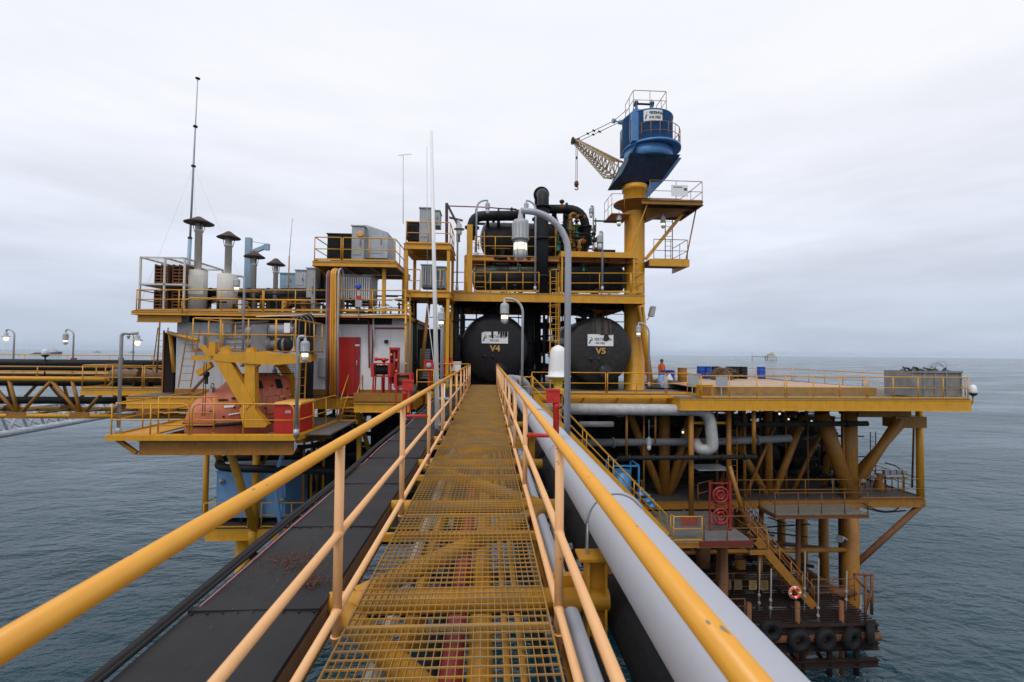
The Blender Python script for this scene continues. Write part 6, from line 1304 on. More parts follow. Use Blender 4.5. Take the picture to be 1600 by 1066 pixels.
nd = [P(1040, 790, 26.2), P(1204, 785, 26.2), V((LX, 25.4, ZC+.1))]
dg(nd[0], P(985, 650, 26.2), .22, YELR); dg(nd[0], P(1078, 650, 25.6), .20, YELR); dg(nd[0]+V((.1, .3, 0)), P(1100, 650, 26.8), .20, YELR)
dg(nd[1], P(1150, 690, 26.2), .20, YELR); dg(nd[1], P(1256, 650, 26.0), .20, YELR)
dg(nd[2], P(1283, 645, 25.4), .38, YELR); dg(nd[2]+V((.1, .1, 0)), P(1405, 655, 24.8), .24, YELR); dg(nd[2]+V((.2, .9, 0)), P(1415, 655, 26.4), .24, YELR)
dg(nd[2]+V((0, 2, 0)), P(1300, 650, 27.5), .18, YELR)
dg(P(1441, 787, 25.1), V((LX+.3, 25.4, -10.3)), .16, RUSTM, 'corner_brace')
MB().hexa([P(1342, 652, 24.9), P(1424, 652, 24.9), P(1424, 652, 24.9)+V((0, 1.5, 0)), P(1342, 652, 24.9)+V((0, 1.5, 0)), P(1342, 644, 24.9), P(1424, 643, 24.9), P(1424, 643, 24.9)+V((0, 1.5, 0)), P(1342, 644, 24.9)+V((0, 1.5, 0))]).build('haunch', YELR, legs)
MB().box(P(1400, 669, 24.7), P(1425, 648, 25.6)).build('haunch_plate', YELR, legs)
for px, yb, Y, r in ((1080, 812, 22.8, .13), (1139, 770, 23.2, .13), (1178, 709, 22.7, .10), (979, 712, 23, .06), (1024, 694, 23.2, .05), (1290, 790, 30, .28), (1240, 745, 31, .2)):
    a = P(px, yb, Y); MB().cyl(a, V((a.x, Y, ZD-.55)), r, n=14).build('hanger_post', YELR, legs)
for px, Y, m_ in ((1221, 36, YELR), (1255, 33, YELR), (1287, 30, YELR), (1319, 27, RUSTM), (1137, 30, YELR), (1156, 27, YELR)):
    x = P(px, 850, Y).x; leg(x, Y, SEA-2, ZC-.3, .30, m_, 'conductor')
MB().cyl(P(1098, 885, 25), P(1100, 845, 25), .36, n=16).build('conductor', RUSTM, legs)
dg(P(1140, 728, 22.6), P(1165, 818, 22.6), .10, YELR, 'strut')
lw = lambda a, b_, r, nm='lower_brace': MB().cyl(a, b_, r, n=14).build(nm, RUSTM, legs)
lw((9.5, 23.9, -11.7), (LX, 25.2, -11.7), .24); lw((3, 26, -12.5), (LX, 26, -12.5), .3); lw((LX, 26, -12.5), (LX, 42, -12.5), .3); lw((-8, 42, -10), (LX, 42, -10), .3); lw((3, 26, -12.5), (10.9, 42, -12.5), .25)
for x, y in ((LX, 25.4), (10.9, 26)): MB().lathe((x, y, SEA-1), (0, 0, 1), [(.44, 0), (.46, .5), (.45, 2.5), (.42, 2.9)], 24).build('splash_zone', DRUST, legs)
for i, (px, Y, r_) in enumerate(((1006, 24.5, .05), (1120, 24.8, .07), (1163, 25.4, .09), (1188, 27, .07), (1228, 26.5, .06), (1262, 25.6, .05), (1318, 25.2, .06))):
    x = P(px, 700, Y).x; MB().cyl((x, Y, ZC), (x, Y, ZD-.6), r_, n=10).build('hanger_post', YELR if i % 2 == 0 else RUSTM, legs)
dg(P(1165, 775, 25.6), P(1215, 655, 25.9), .09, YELR); dg(P(1235, 775, 27), P(1290, 660, 27), .12, YELR); dg(P(1120, 770, 26.8), P(1165, 655, 26.8), .12, YELR)
# pipes below the deck
gq = pipe([P(820, 639, 22.9), P(1108, 641, 22.9), P(1114, 702, 22.9), P(1093, 704, 23.2), P(1086, 690, 23.6)], .29, GREYO, 'long old grey pipe under the tank deck that bends down at its right end', rad=.75, n=24)
pipe([P(905, 663, 23.8), P(958, 663, 23.8)], .15, GREYO, 'short grey pipe stub just below the long grey pipe'); 
pipe([P(900, 692, 24.6), P(1130, 690, 24.6), P(1235, 685, 24.6)], .20, mat('dim_grey', (.20, .21, .23), .6), 'dim grey pipe deeper under the deck', flanges=4)
pipe([P(965, 716, 22.5), P(1182, 714, 22.5)], .11, DARK, 'dark muddy pipe hanging under the deck at mid height', flanges=1.1)
pipe([P(1150, 661, 23.4), P(1160, 663, 24), P(1355, 662, 24)], .14, DARK, 'dark pipe under the laydown deck beam', flanges=2.3)
pipe([P(1080, 690, 24), P(1130, 688, 24)], .035, REDP, 'thin red pipe near the grey bend')
t = thing('pendant_lamp', P(1014, 690, 23.6), 'grey pendant lamp hanging under the tank deck', 'lamp', 'lamps below the decks'); a = P(1014, 656, 23.6); MB().cyl(a, P(1014, 686, 23.6), .02, n=6).build('hanger', GALV, t); lamp_head(t, P(1014, 684, 23.6), 1.3, False, 0)
for px, py, Y, lb_ in ((1067, 677, 24.5, 'small lit lamp behind the old grey pipe bend'), (1218, 648, 27, 'lit lamp high under the laydown deck, left'), (1232, 656, 29, 'lit lamp high under the laydown deck, middle'), (1268, 660, 28, 'lit lamp high under the laydown deck, right'), (742, 468, 28, 'tiny lamp under the process frame')):
    p = P(px, py, Y); t = thing('bulkhead_lamp', p, lb_, 'lamp', 'lamps below the decks'); MB().lathe(p+V((0, 0, .25)), (0, 0, -1), [(.03, 0), (.09, .03), (.1, .12), (.07, .14)], 10).build('lamp_housing', LGREY, t); MB().lathe(p+V((0, 0, .11)), (0, 0, -1), [(.05, 0), (.055, .07), (.03, .12), (.01, .13)], 10).build('lamp_glass', LIT, t)
for px, py, lb_ in ((1350, 752, 'left'), (1363, 745, 'right')):
    p = P(px, py, 24.6); t = thing('spotlight', p, 'grey spotlight on the big right leg, ' + lb_ + ' of the pair', 'spotlight', 'spotlights on the right leg'); MB().lathe(p, (-.7 if lb_ == 'left' else .5, -.5, .3), [(.06, -.12), (.10, 0), (.11, .16), (.09, .18)], 14).build('spotlight_head', GREYW, t); MB().cyl(p, p+V((.1 if lb_ == 'left' else -.15, .3, -.3)), .03, n=6).build('bracket', DARK, t)
p = P(1313, 842, 25.0); t = thing('spotlight', p, 'silver spotlight low on the right leg above the boat landing', 'spotlight'); MB().lathe(p, (-.8, -.5, .2), [(.05, -.3), (.16, -.1), (.2, .1), (.18, .12)], 16).build('spotlight_head', GALV, t); MB().tube(arc(p+V((.3, .1, -.35)), (-.3, 0, .35), (.2, 0, .2), 0, 90, 6), .06, 8).build('bracket', GALV, t)
# dark machinery standing on the cellar deck
rnd = random.Random(5)
def machine(x, y, w_, h, d_, lab, m=DARK, z=ZC, kind=0):
    t = thing('machinery', (x, y, z), lab, 'machinery', 'dark machinery between the decks'); b = MB()
    if kind == 0: b.box((x, y, z+.02), (x+w_, y+d_, z+.3)); b.build('skid_base', m, t); b = MB(); b.box((x+.1, y+.1, z+.3), (x+w_*.6, y+d_-.1, z+h)); b.cyl((x+w_*.6, y+d_/2, z+h*.5), (x+w_, y+d_/2, z+h*.5), h*.28, n=18); b.build('machine_body', m, t); b = MB(); b.cyl((x+w_*.3, y+.3, z+h), (x+w_*.3, y+.3, z+h+.8), .12, n=10); b.cyl((x+w_*.5, y+.3, z+h), (x+w_*.5, y+.3, z+h+1.2), .08, n=10); b.build('stub_pipes', m, t)
    else: b.lathe((x+w_/2, y+d_/2, z), (0, 0, 1), [(w_*.45, 0), (w_*.45, h), (w_*.3, h+.25), (.1, h+.35)], 24); b.build('vessel_shell', m, t); b = MB(); b.box((x, y, z+.02), (x+w_, y+d_, z+.2)); b.build('skid_base', m, t)
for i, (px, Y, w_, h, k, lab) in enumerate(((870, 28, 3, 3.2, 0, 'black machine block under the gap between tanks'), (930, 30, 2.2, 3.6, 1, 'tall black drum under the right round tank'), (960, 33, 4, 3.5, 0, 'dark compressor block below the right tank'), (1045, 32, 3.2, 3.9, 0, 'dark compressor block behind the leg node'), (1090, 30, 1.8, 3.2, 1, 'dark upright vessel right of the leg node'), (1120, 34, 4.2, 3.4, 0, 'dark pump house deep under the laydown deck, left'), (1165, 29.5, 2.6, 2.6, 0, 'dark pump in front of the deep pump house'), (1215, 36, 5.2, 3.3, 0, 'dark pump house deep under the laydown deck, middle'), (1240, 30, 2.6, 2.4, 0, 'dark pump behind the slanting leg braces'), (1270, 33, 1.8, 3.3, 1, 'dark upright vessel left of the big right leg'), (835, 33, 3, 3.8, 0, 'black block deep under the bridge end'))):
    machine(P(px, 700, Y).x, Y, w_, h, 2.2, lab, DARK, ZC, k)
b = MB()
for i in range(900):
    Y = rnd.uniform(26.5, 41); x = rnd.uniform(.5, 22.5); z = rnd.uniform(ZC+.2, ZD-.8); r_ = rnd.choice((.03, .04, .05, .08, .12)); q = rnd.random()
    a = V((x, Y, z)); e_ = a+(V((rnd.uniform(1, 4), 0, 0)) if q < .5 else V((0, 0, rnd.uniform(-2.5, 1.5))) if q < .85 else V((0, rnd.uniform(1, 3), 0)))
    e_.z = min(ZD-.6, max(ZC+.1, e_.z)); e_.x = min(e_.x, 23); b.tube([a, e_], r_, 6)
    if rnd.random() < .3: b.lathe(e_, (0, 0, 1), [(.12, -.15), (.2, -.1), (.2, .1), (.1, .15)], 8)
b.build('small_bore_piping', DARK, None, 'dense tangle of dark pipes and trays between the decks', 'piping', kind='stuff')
for i, (x, y, w_, h) in enumerate(((1.5, 34, 3.6, 4.4), (5.6, 35, 3.4, 4.2), (9.4, 37, 3.5, 4.3), (13.2, 38, 3.4, 4.5), (17.0, 38.5, 3.2, 3.7))): machine(x, y, w_, h, 2.0, ('black back row machine house, 1st from left', 'black back row machine house, 2nd from left', 'black back row machine house, 3rd from left', 'black back row machine house, 4th from left', 'black back row machine house, rightmost')[i], BLACK)
ladder(P(1146, 800, 24.2), P(1146, 655, 24.2), 'yellow ladder right of the grey pipe bend', wdt=.4, m=YELR)
for i, (px, ya, yb) in enumerate(((1087, 655, 690), (1140, 672, 672), (1080, 700, 700))):
    pass
pipe([P(1080, 661, 23.3), P(1139, 661, 23.3)], .07, YEL, 'yellow cross bar under the deck beam beside the grey bend')
zz_ = P(1110, 731, 24).z; MB().box((P(1086, 730, 24).x, 23.6, zz_-.06), (P(1136, 730, 24).x, 24.8, zz_)).build('small_platform', GALV, None, 'small grey platform plate hanging beside the grey bend', 'platform')
b = MB()
for i in range(14): x = P(1255+i*6, 680, 29).x; b.cyl((x, 29, ZC+.1), (x, 29, ZC+1.3+.9*rnd.random()), .05, n=6)
b.build('instrument_stands', DARK, None, 'row of thin dark instrument stands behind the big brace', 'instruments')
guardrail([(P(1352, 790, 27).x, 27, ZC), (P(1352, 790, 27).x, 27, ZC)+V((0, 0, 0)) if False else (P(1385, 790, 27).x, 27.1, ZC)], 'short dark guardrail right behind the big right leg', m=RUSTM, sp=.8, toe=0)
ladder(P(1364, 775, 27.5), P(1364, 675, 27.5), 'thin dark ladder right behind the big right leg', wdt=.35, m=DARK)
# right corner junction boxes
jb = thing('junction_boxes', P(1400, 745, 27), 'row of pale junction boxes on the outer corner of the cellar deck', 'junction boxes'); b = MB()
for i in range(4): p = P(1384+i*9.5, 738, 26.5); b.box(p+V((-.14, -.1, -.15)), p+V((.14, .1, .15)))
b.build('boxes', GREYO, jb); MB().cyl(P(1380, 747, 26.5), P(1418, 747, 26.5), .03, n=6).build('conduit', DARK, jb); b = MB()
for i in range(4): p = P(1384+i*9.5, 745, 26.5); b.cyl(p, V((p.x, p.y, ZC)), .025, n=6)
b.build('stands', DARK, jb)
vt = thing('drain_valve', P(1375, 748, 27), 'orange brown drain valve body near the pale junction boxes', 'valve'); a = P(1374, 765, 26.8); MB().lathe(a, (0, 0, 1), [(.3, -.3), (.3, .3), (.18, .5), (.22, .9), (.1, 1.0)], 14).build('valve_body', YELR, vt)
pipe([P(1383, 723, 27), P(1405, 730, 26.8), P(1412, 745, 26.6)], .035, DARK, 'dark bent conduit over the junction boxes', rad=.6)
pipe([P(1428, 658, 25.6), P(1425, 762, 25.6)], .05, RUSTM, 'thin rusty upright rod before the corner post')
pipe([P(1345, 785, 24.8), P(1375, 800, 25), P(1400, 798, 25.2), P(1410, 786, 25.2)], .03, DARK, 'dark cable loop hanging below the cellar deck corner', rad=1); pipe([P(1350, 793, 25), P(1380, 801, 25.2), P(1415, 798, 25.3)], .04, DARK, 'dark conduit under the cellar deck corner', rad=.4)
# ---- stairs on the right
def stairway(a, b_, wdt, label, m=YEL, tread=FLOOR, side=V((0, 1, 0)), rail_h=1.0):
    a, b_ = V(a), V(b_); t = thing('stairway', b_, label, 'stairway', 'stairways on the right side'); n = int(abs(a.z-b_.z)/.22); s = side.normalized()*wdt
    for k in (0, 1):
        MB().beam(a+s*k, b_+s*k, .05, .40).build('stringer', m, t); r_ = MB(); up_ = V((0, 0, rail_h))
        r_.tube([a+s*k, a+s*k+up_, b_+s*k+up_, b_+s*k], .026, 8); r_.tube([a+s*k+up_*.55, b_+s*k+up_*.55], .022, 8)
        for i in range(1, 5): q = a.lerp(b_, i/5)+s*k; r_.cyl(q, q+up_, .024, n=6)
        r_.build('stair_rail', m, t)
    tr = MB(); d_ = (b_-a); d_.z = 0; d_ = d_.normalized()*.13
    for i in range(n+1): q = a.lerp(b_, i/n); tr.hexa([q-d_+V((0, 0, -.015)), q+d_+V((0, 0, -.015)), q+d_+s+V((0, 0, -.015)), q-d_+s+V((0, 0, -.015)), q-d_+V((0, 0, .015)), q+d_+V((0, 0, .015)), q+d_+s+V((0, 0, .015)), q-d_+s+V((0, 0, .015))])
    tr.build('treads', tread, t); return t
ZS = P(1045, 838, 21).z
sa = P(832, 622, 21.2); sb_ = P(1042, 838, 21.2)
stairway(sa, sb_, .9, 'long yellow stairway going down from the bridge end to the lower landing', rail_h=1.0)
MB().box((sa.x-1.2, 21.0, sa.z-.08), (sa.x+.05, 23.6, sa.z-.02)).build('stair_landing', FLOOR, None, 'grating landing at the top of the long yellow stairway', 'landing')
guardrail([(sa.x-.6, 21.05, sa.z-.02), (sa.x, 21.05, sa.z-.02)], 'short guardrail at the top of the long yellow stairway', sp=.6, h=1.0)
ll = deck('lower_landing', 'grey lower landing at the foot of the long yellow stairway', 'landing', sb_.x+.02, 20.6, P(1172, 840, 20.8).x, 24.6, sb_.z, .24, m=YELR, joist=1.4, floor=mat('landing_grey', (.14, .14, .135), .8, dirt=.5, rust=.3, streak=False))
MB().box((P(1172, 840, 20.6).x-2.4, 20.5, sb_.z-.2), (P(1172, 840, 20.6).x+.1, 20.58, sb_.z+.02)).build('kick_plate', mat('kick_red', (.14, .018, .016), .6, rust=.3), ll)
guardrail([(sb_.x+.1, 21.0, sb_.z), (sb_.x+.1, 20.65, sb_.z), (P(1097, 838, 20.65).x, 20.65, sb_.z)], 'yellow guardrail on the front of the lower landing', sp=1.5, toe=.06)
guardrail([(P(1100, 838, 20.65).x, 20.65, sb_.z), (P(1172, 838, 20.65).x, 20.65, sb_.z), (P(1172, 838, 20.65).x, 23.6, sb_.z)], 'rusty guardrail on the right of the lower landing', sp=1.4, toe=0, m=RUSTM)
p = P(1077, 815, 20.6); t = thing('warning_sign', p, 'worn red sign board on the lower landing guardrail', 'sign'); MB().box(p+V((-.4, -.03, -.2)), p+V((.4, -.01, .2))).build('sign_panel', mat('sign_red', (.28, .05, .03), .7, dirt=.6, rust=.4), t)
for xx in (9.4, 11.6): MB().cyl((xx, 22, SEA-1), (xx, 22, sb_.z-.25), .22, n=16).build('landing_leg', RUSTM, ll)
# red hose rack with two wheels
DRED = mat('rack_red', (.30, .014, .014), .5, dirt=.4, rust=.2)
rr = thing('hose_rack', P(1125, 830, 21.6), 'tall red rack with two handwheel reels on the lower landing', 'hose reel'); a = P(1109, 840, 21.8); c = P(1140, 755, 21.8); b = MB()
for x in (a.x, c.x): b.beam((x, 21.8, sb_.z), (x, 21.8, c.z+.1), .07, .07)
for z in (sb_.z+.3, sb_.z+1.25, c.z): b.beam((a.x, 21.8, z), (c.x, 21.8, z), .06, .06)
b.beam((c.x, 21.8, sb_.z), (c.x, 21.8, c.z+.1), .12, .12); b.build('rack_frame', DRED, rr)
for z in (sb_.z+.72, sb_.z+1.75):
    b = MB(); ctr = V(((a.x+c.x)/2, 21.72, z)); b.torus(ctr, (0, 1, 0), .36, .05, 24, 8); b.torus(ctr, (0, 1, 0), .2, .05, 20, 8)
    for k in range(6): b.cyl(ctr, ctr+V((.36*math.cos(k*1.05), 0, .36*math.sin(k*1.05))), .025, n=6)
    b.build('wheel', DRED, rr)
# blue pump frame
bp_ = thing('pump_frame', P(985, 780, 24), 'bright blue framed tank and pump half hidden by the stairway', 'pump'); BB = mat('bright_blue', (.05, .28, .62), .4, dirt=.3)
a = P(958, 778, 23.6); c = P(998, 728, 23.6); b = MB(); b.beam((a.x, 23.6, ZC+.1), (a.x, 25.0, ZC+.1), .08, .08); b.beam((a.x, 25.0, c.z), (c.x, 25.0, c.z), .08, .08)
for x in (a.x, c.x):
    for y in (23.6, 25.0): b.beam((x, y, ZC), (x, y, c.z), .08, .08)
for z in (c.z, ): b.beam((a.x, 23.6, z), (c.x, 23.6, z), .08, .08); b.beam((c.x, 23.6, z), (c.x, 25.0, z), .08, .08)
b.build('pump_frame_bars', BB, bp_); MB().cyl((P(972, 740, 24.2).x, 24.2, ZC), (P(972, 740, 24.2).x, 24.2, P(972, 735, 24.2).z), .48, n=24).build('pump_tank', BB, bp_); b = MB()
for px, py in ((1002, 772), (1012, 782), (995, 790), (1018, 790)): q = P(px, py, 23.4); b.lathe(q, (0, 0, 1), [(.16, -.05), (.16, .0), (.08, .02), (.08, .25), (.15, .26), (.15, .3)], 12); b.cyl(q+V((-.3, 0, .05)), q+V((.3, 0, .05)), .05, n=8)
b.build('pump_fittings', BB, bp_)
guardrail([(sb_.x+3.0, 24.4, ZC), (12.6, 25.1, ZC)], 'short rusty guardrail between lower landing and cellar deck', m=YELR, sp=.9, toe=0)
guardrail([(4.0, 25.05, ZC), (8.6, 25.05, ZC)], 'rusty guardrail of the cellar deck behind the long stairway', m=YELR, sp=1.5, toe=0)
# pair of stairs down to the boat landing
ZB = -11.1
q0 = P(1176, 845, 22.4); q1 = V((P(1272, 925, 22.6).x, 22.6, ZB+.02))
stairway(V((q0.x+.2, 22.4, q0.z)), q1, .9, 'rusty stairway going down to the boat landing', m=YELR, tread=DRUST)
stairway(P(1190, 800, 24.4)+V((-1.0, 0, 0)), P(1190, 858, 24.2)+V((.6, 0, -.3)), .8, 'short rusty stair between catwalk and lower landing', m=RUSTM, tread=DRUST)
t = thing('stair_landing', P(1185, 860, 22.3), 'small rusty landing at the top of the boat landing stairway', 'landing'); a = P(1177, 860, 22.2); MB().box((a.x-.2, 22.2, a.z-.05), (a.x+.75, 23.4, a.z)).build('floor', DRUST, t); MB().box((a.x-.2, 22.14, a.z-.2), (a.x+.75, 22.19, a.z+.02)).build('edge', YELR, t)
guardrail([(a.x-.15, 22.2, a.z), (a.x+.7, 22.2, a.z)], 'small rusty guardrail on the landing above the boat stairway', m=YELR, sp=.8, toe=0)
# boat landing
bl_ = thing('boat_landing', (14, 22, ZB), 'dark rusty boat landing just above the water hung with tyres', 'boat landing')
BX0, BX1 = 7.0, P(1352, 950, 22).x
b = MB(); y = 21.4
while y < 29: b.box((BX0, y, ZB-.05), (BX1 if y < 26 else BX1-1.5, y+.06, ZB)); y += .20
b.build('landing_floor', DRUST, bl_)
for z in (ZB-.25, ZB-1.1, ZB-1.9): MB().ibeam((BX0, 21.3, z), (BX1, 21.3, z), .25, .34, .04).build('fender_beam', DRUST, bl_)
MB().cyl((BX0, 21.2, ZB-.65), (BX1, 21.2, ZB-.65), .17, n=14).build('fender_tube', RUSTM, bl_)
b = MB(); x = BX0
while x < BX1: b.cyl((x, 21.35, ZB-2.5), (x, 21.35, ZB-.06), .12, n=10); b.cyl((x, 21.35, ZB-2.3), (x, 25.4, ZB-.3), .10, n=8); x += 1.35
b.build('fender_posts', DRUST, bl_)
for k, x in enumerate((8.2, 10.1, 12.6, 15.0, 17.2)):
    MB().cyl((x, 21.5, ZB-2.6), (x, 21.5, ZB+.9), .11, n=12).build('bumper_post', RUSTM, bl_); MB().cyl((x, 21.5, ZB-.1), (x, 25.6, ZB-1.9), .09, n=10).build('rake_brace', DRUST, bl_)
    MB().cyl((x, 24.6, ZB-.4), (x+.9, 25.8, ZC-.4), .13, n=12).build('hanger_leg', YELR if k % 2 else RUSTM, bl_)
for x0_, x1_ in ((8.2, 10.1), (12.6, 15.0), (15.0, 17.2)): MB().cyl((x0_, 21.55, ZB-2.0), (x1_, 21.55, ZB-.3), .07, n=8).build('face_brace', RUSTM, bl_); MB().cyl((x1_, 21.58, ZB-2.0), (x0_, 21.58, ZB-.3), .07, n=8).build('face_brace', RUSTM, bl_)
MB().cyl((BX0, 25.2, ZB+1.7), (LX, 25.3, ZB+1.7), .13, n=12).build('cross_tube', YELR, bl_); MB().cyl((BX0, 26.6, ZB+2.8), (LX-.5, 26.6, ZB+1.2), .12, n=12).build('cross_tube', RUSTM, bl_)
for y in (22.6, 24.2, 25.6, 27.4, 28.9): MB().ibeam((BX0, y, ZB-.3), (BX1, y, ZB-.3), .2, .36, .03).build('floor_beam', DRUST, bl_)
b = MB()
for px, pyb, pyt in ((1352, 985, 900), (1362, 960, 897)): b.cyl(P(px, pyb, 22.4), P(px, pyt, 22.4), .07, n=8)
b.cyl(P(1334, 897, 22.4), P(1364, 898, 22.4), .06, n=8); b.cyl(P(1334, 900, 22.4), P(1358, 925, 22.4), .06, n=8); b.cyl(P(1364, 915, 22.4), P(1352, 955, 22.4), .06, n=8); b.build('end_frame', RUSTM, bl_)
guardrail([(BX0+.1, 21.5, ZB), (12.4, 21.5, ZB)], 'front guardrail of the boat landing behind the left ropes', m=RUSTM, sp=1.3, toe=0, mids=(.4, .75))
guardrail([(BX0+.1, 28.9, ZB), (BX1-1.6, 28.9, ZB)], 'dark guardrail along the back of the boat landing', m=RUSTM, sp=1.5, toe=0, mids=(.4, .75))
guardrail([(BX1-1.0, 30, -9.4), (BX1-1.0, 44, -9.4)], 'rusty guardrail of the back walkway seen between the legs', m=YELR, sp=1.7, toe=.1)
guardrail([(BX1-2.0, 30, -9.4), (BX1-2.0, 44, -9.4)], 'second rusty guardrail of the back walkway between the legs', m=YELR, sp=1.7, toe=.1)
MB().box((BX1-2.1, 29.5, -9.5), (BX1-.9, 44, -9.4)).build('back_walkway', DRUST, None, 'dark walkway running back between the legs', 'walkway')
for i, x in enumerate((8.5, 11.0, 13.2, 15.4)): MB().ibeam((x, 26, -10.2), (x, 42, -9.2), .25, .4, .03).build('lower_girder', DRUST, bl_)
for i, (x, y) in enumerate(((7.5, 27), (12.1, 29.3), (14.6, 31), (16.6, 33), (9.9, 33))): MB().cyl((x, y, SEA-1), (x, y, ZC-.4), .24, n=14).build('riser', BLACK if i % 2 == 0 else RUSTM, None, ('black riser pipe at the left behind the boat landing', 'rusty riser pipe behind the boat stairway', 'black riser pipe behind the boat stairway', 'rusty riser pipe left of the big leg', 'black riser pipe far behind the landing')[i], 'riser', 'riser pipes below the cellar deck')
guardrail([(BX0+.1, 24.0, ZB), (P(1262, 925, 24).x, 24.0, ZB)], 'rusty guardrail across the boat landing behind the lifebuoy', m=RUSTM, sp=1.4, toe=0, mids=(.4, .75))
guardrail([(P(1268, 925, 23.2).x, 23.2, ZB), (P(1335, 925, 23.2).x, 23.2, ZB)], 'dark rusty guardrail right of the boat landing stairway', m=RUSTM, sp=1.0, toe=0, mids=(.4, .75))
for i, (px, py, tw_) in enumerate(((1204, 985, 0), (1248, 1001, 0), (1290, 999, .1), (1331, 998, .25), (1359, 990, .9))):
    p = P(px, py, 20.9); b = MB(); axv = V((math.sin(tw_), -math.cos(tw_), 0)); b.torus(p, axv, .345, .175, 30, 12); b.torus(p+axv*.09, axv, .20, .03, 24, 6)
    for k in range(24): a = k*math.pi/12; f_ = V((math.cos(tw_), math.sin(tw_), 0)); d_ = f_*math.cos(a)+V((0, 0, 1))*math.sin(a); b.beam(p+d_*.515-axv*.10, p+d_*.515+axv*.10, .05, .02, up=d_)
    o = b.build('tyre', RUBBER, None, ('leftmost tyre fender half hidden behind the grey pipe', 'second tyre fender from the left on the boat landing', 'middle tyre fender on the boat landing', 'fourth tyre fender from the left on the boat landing', 'rightmost tyre fender turned edge on at the landing corner')[i], 'tyre', 'tyre fenders along the boat landing')
p = P(1242, 926, 21.9); lbv = thing('lifebuoy', p, 'orange lifebuoy with white bands hanging over the boat landing', 'lifebuoy'); MB().torus(p, (0, 1, 0), .235, .065, 32, 10).build('ring', mat('buoy_orange', (.75, .09, .03), .5, streak=False), lbv)
b = MB()
for k in range(4):
    a = k*math.pi/2+.1; d_ = V((math.cos(a), 0, math.sin(a))); tn = V((-math.sin(a), 0, math.cos(a)))
    b.tube(arc(p+d_*.235-tn*.03, d_*.072, (0, .072, 0), 0, 360, 10), .006, 4); b.cyl(p+d_*.235-tn*.035, p+d_*.235+tn*.035, .070, n=12)
b.build('white_bands', WHITE, lbv); MB().tube(arc(p, (.31, 0, 0), (0, 0, .31), 0, 360, 24), .009, 5).build('grab_line', WHITE, lbv)
for k, (px, ya, yb, kn) in enumerate(((1187, 873, 955, 930), (1205, 889, 974, 938), (1258, 862, 970, 920), (1279, 873, 1000, 950), (1323, 892, 968, 925), (1345, 930, 985, 950))):
    Y = 21.6 if k in (1, 3) else 22.4; pp_ = [P(px, ya, Y), P(px-.5, (ya+yb)/2, Y), P(px-2, yb, Y)]; b = MB(); b.tube(pp_, .034, 7)
    for q in (kn, kn+12): c = P(px-1, q, Y); b.lathe(c, (0, 0, 1), [(.03, -.1), (.075, -.04), (.07, .04), (.03, .1)], 8)
    b.build('swing_rope', ROPE, None, ('knotted rope at the far left of the boat landing', 'second knotted rope from the left', 'knotted rope right of the lifebuoy', 'long knotted rope in front of the stair foot', 'knotted rope before the big leg', 'short knotted rope at the leg foot')[k], 'rope', 'swing ropes over the boat landing')
for k, px in enumerate((1136, 1153, 1176, 1194)):
    p = P(px, 914, 23.9); t = thing('notice_board', p, ('leftmost dim notice plate low on the boat landing', 'second dim notice plate on the boat landing', 'third yellow notice plate on the boat landing', 'rightmost bright yellow notice plate on the boat landing')[k], 'sign', 'notice plates on the boat landing')
    MB().box(p+V((-.21, -.03, -.24)), p+V((.21, 0, .24))).build('plate', mat('plate_y%d' % k, (.50, .30, .10) if k > 1 else (.22, .14, .06), .6, dirt=.5), t); b = MB()
    for j in range(4): b.box(p+V((-.15, -.036, .12-j*.09)), p+V((.15-.04*(j % 2), -.031, .15-j*.09)))
    b.build('worn_lines', INK, t)

b = MB(); rnd = random.Random(51)
for i in range(260):
    Y = rnd.uniform(24.5, 36); x = rnd.uniform(2, 17.0); z = rnd.uniform(-10.6, ZC-.5); q = rnd.random(); a = V((x, Y, z)); e_ = a+(V((rnd.uniform(1, 4), 0, rnd.uniform(-.6, .6))) if q < .45 else V((0, 0, rnd.uniform(-2.5, 2))) if q < .8 else V((0, rnd.uniform(1, 4), -rnd.uniform(0, 2)))); e_.z = min(ZC-.45, e_.z); b.tube([a, e_], rnd.choice((.04, .06, .1, .15)), 6)
b.build('small_bore_piping', DRUST, None, 'tangle of dark rusty pipes between cellar deck and boat landing', 'piping', kind='stuff')
# ---- left cellar: blue tank, legs, guardrails
ZLc = P(400, 825, 21.3).z
lc = deck('cellar_deck', 'left cellar deck with yellow edge beam carrying the blue tank', 'deck', P(322, 823, 21.3).x, 21.3, -3.1, 40, ZLc, .50, joist=2.5, jm=DARK, floor=CFLOOR)
tkx = P(340, 780, 22).x, P(447, 780, 22).x
bt = thing('blue_tank', (sum(tkx)/2, 22.6, ZLc), 'light blue steel tank box under the lifeboat station', 'tank'); zt2 = P(400, 738, 21.9).z
b = MB(); b.box((tkx[0], 21.9, ZLc+.25), (tkx[1], 24.6, zt2)); b.build('tank_shell', LBLUE, bt); b = MB()
for i in range(4): x = tkx[0]+.1+(tkx[1]-tkx[0]-.3)*i/3; b.box((x, 21.95, ZLc), (x+.15, 24.5, ZLc+.25))
b.build('tank_feet', DARK, bt); MB().box((tkx[0]-.03, 21.87, zt2+.003), (tkx[1]+.03, 24.63, zt2+.05)).build('tank_lid', LBLUE, bt); MB().box(((tkx[0]+tkx[1])/2+.5, 21.86, ZLc+.3), (tkx[1]-.1, 21.898, zt2-.05)).build('tank_panel', LBLUE, bt)
b = MB()
for px, py in ((347, 752), (441, 781)): p = P(px, py, 21.86); b.lathe(p, (0, -1, 0), [(.12, 0), (.12, .08), (.05, .1), (.05, .2)], 14)
b.build('nozzle', GALV, bt)
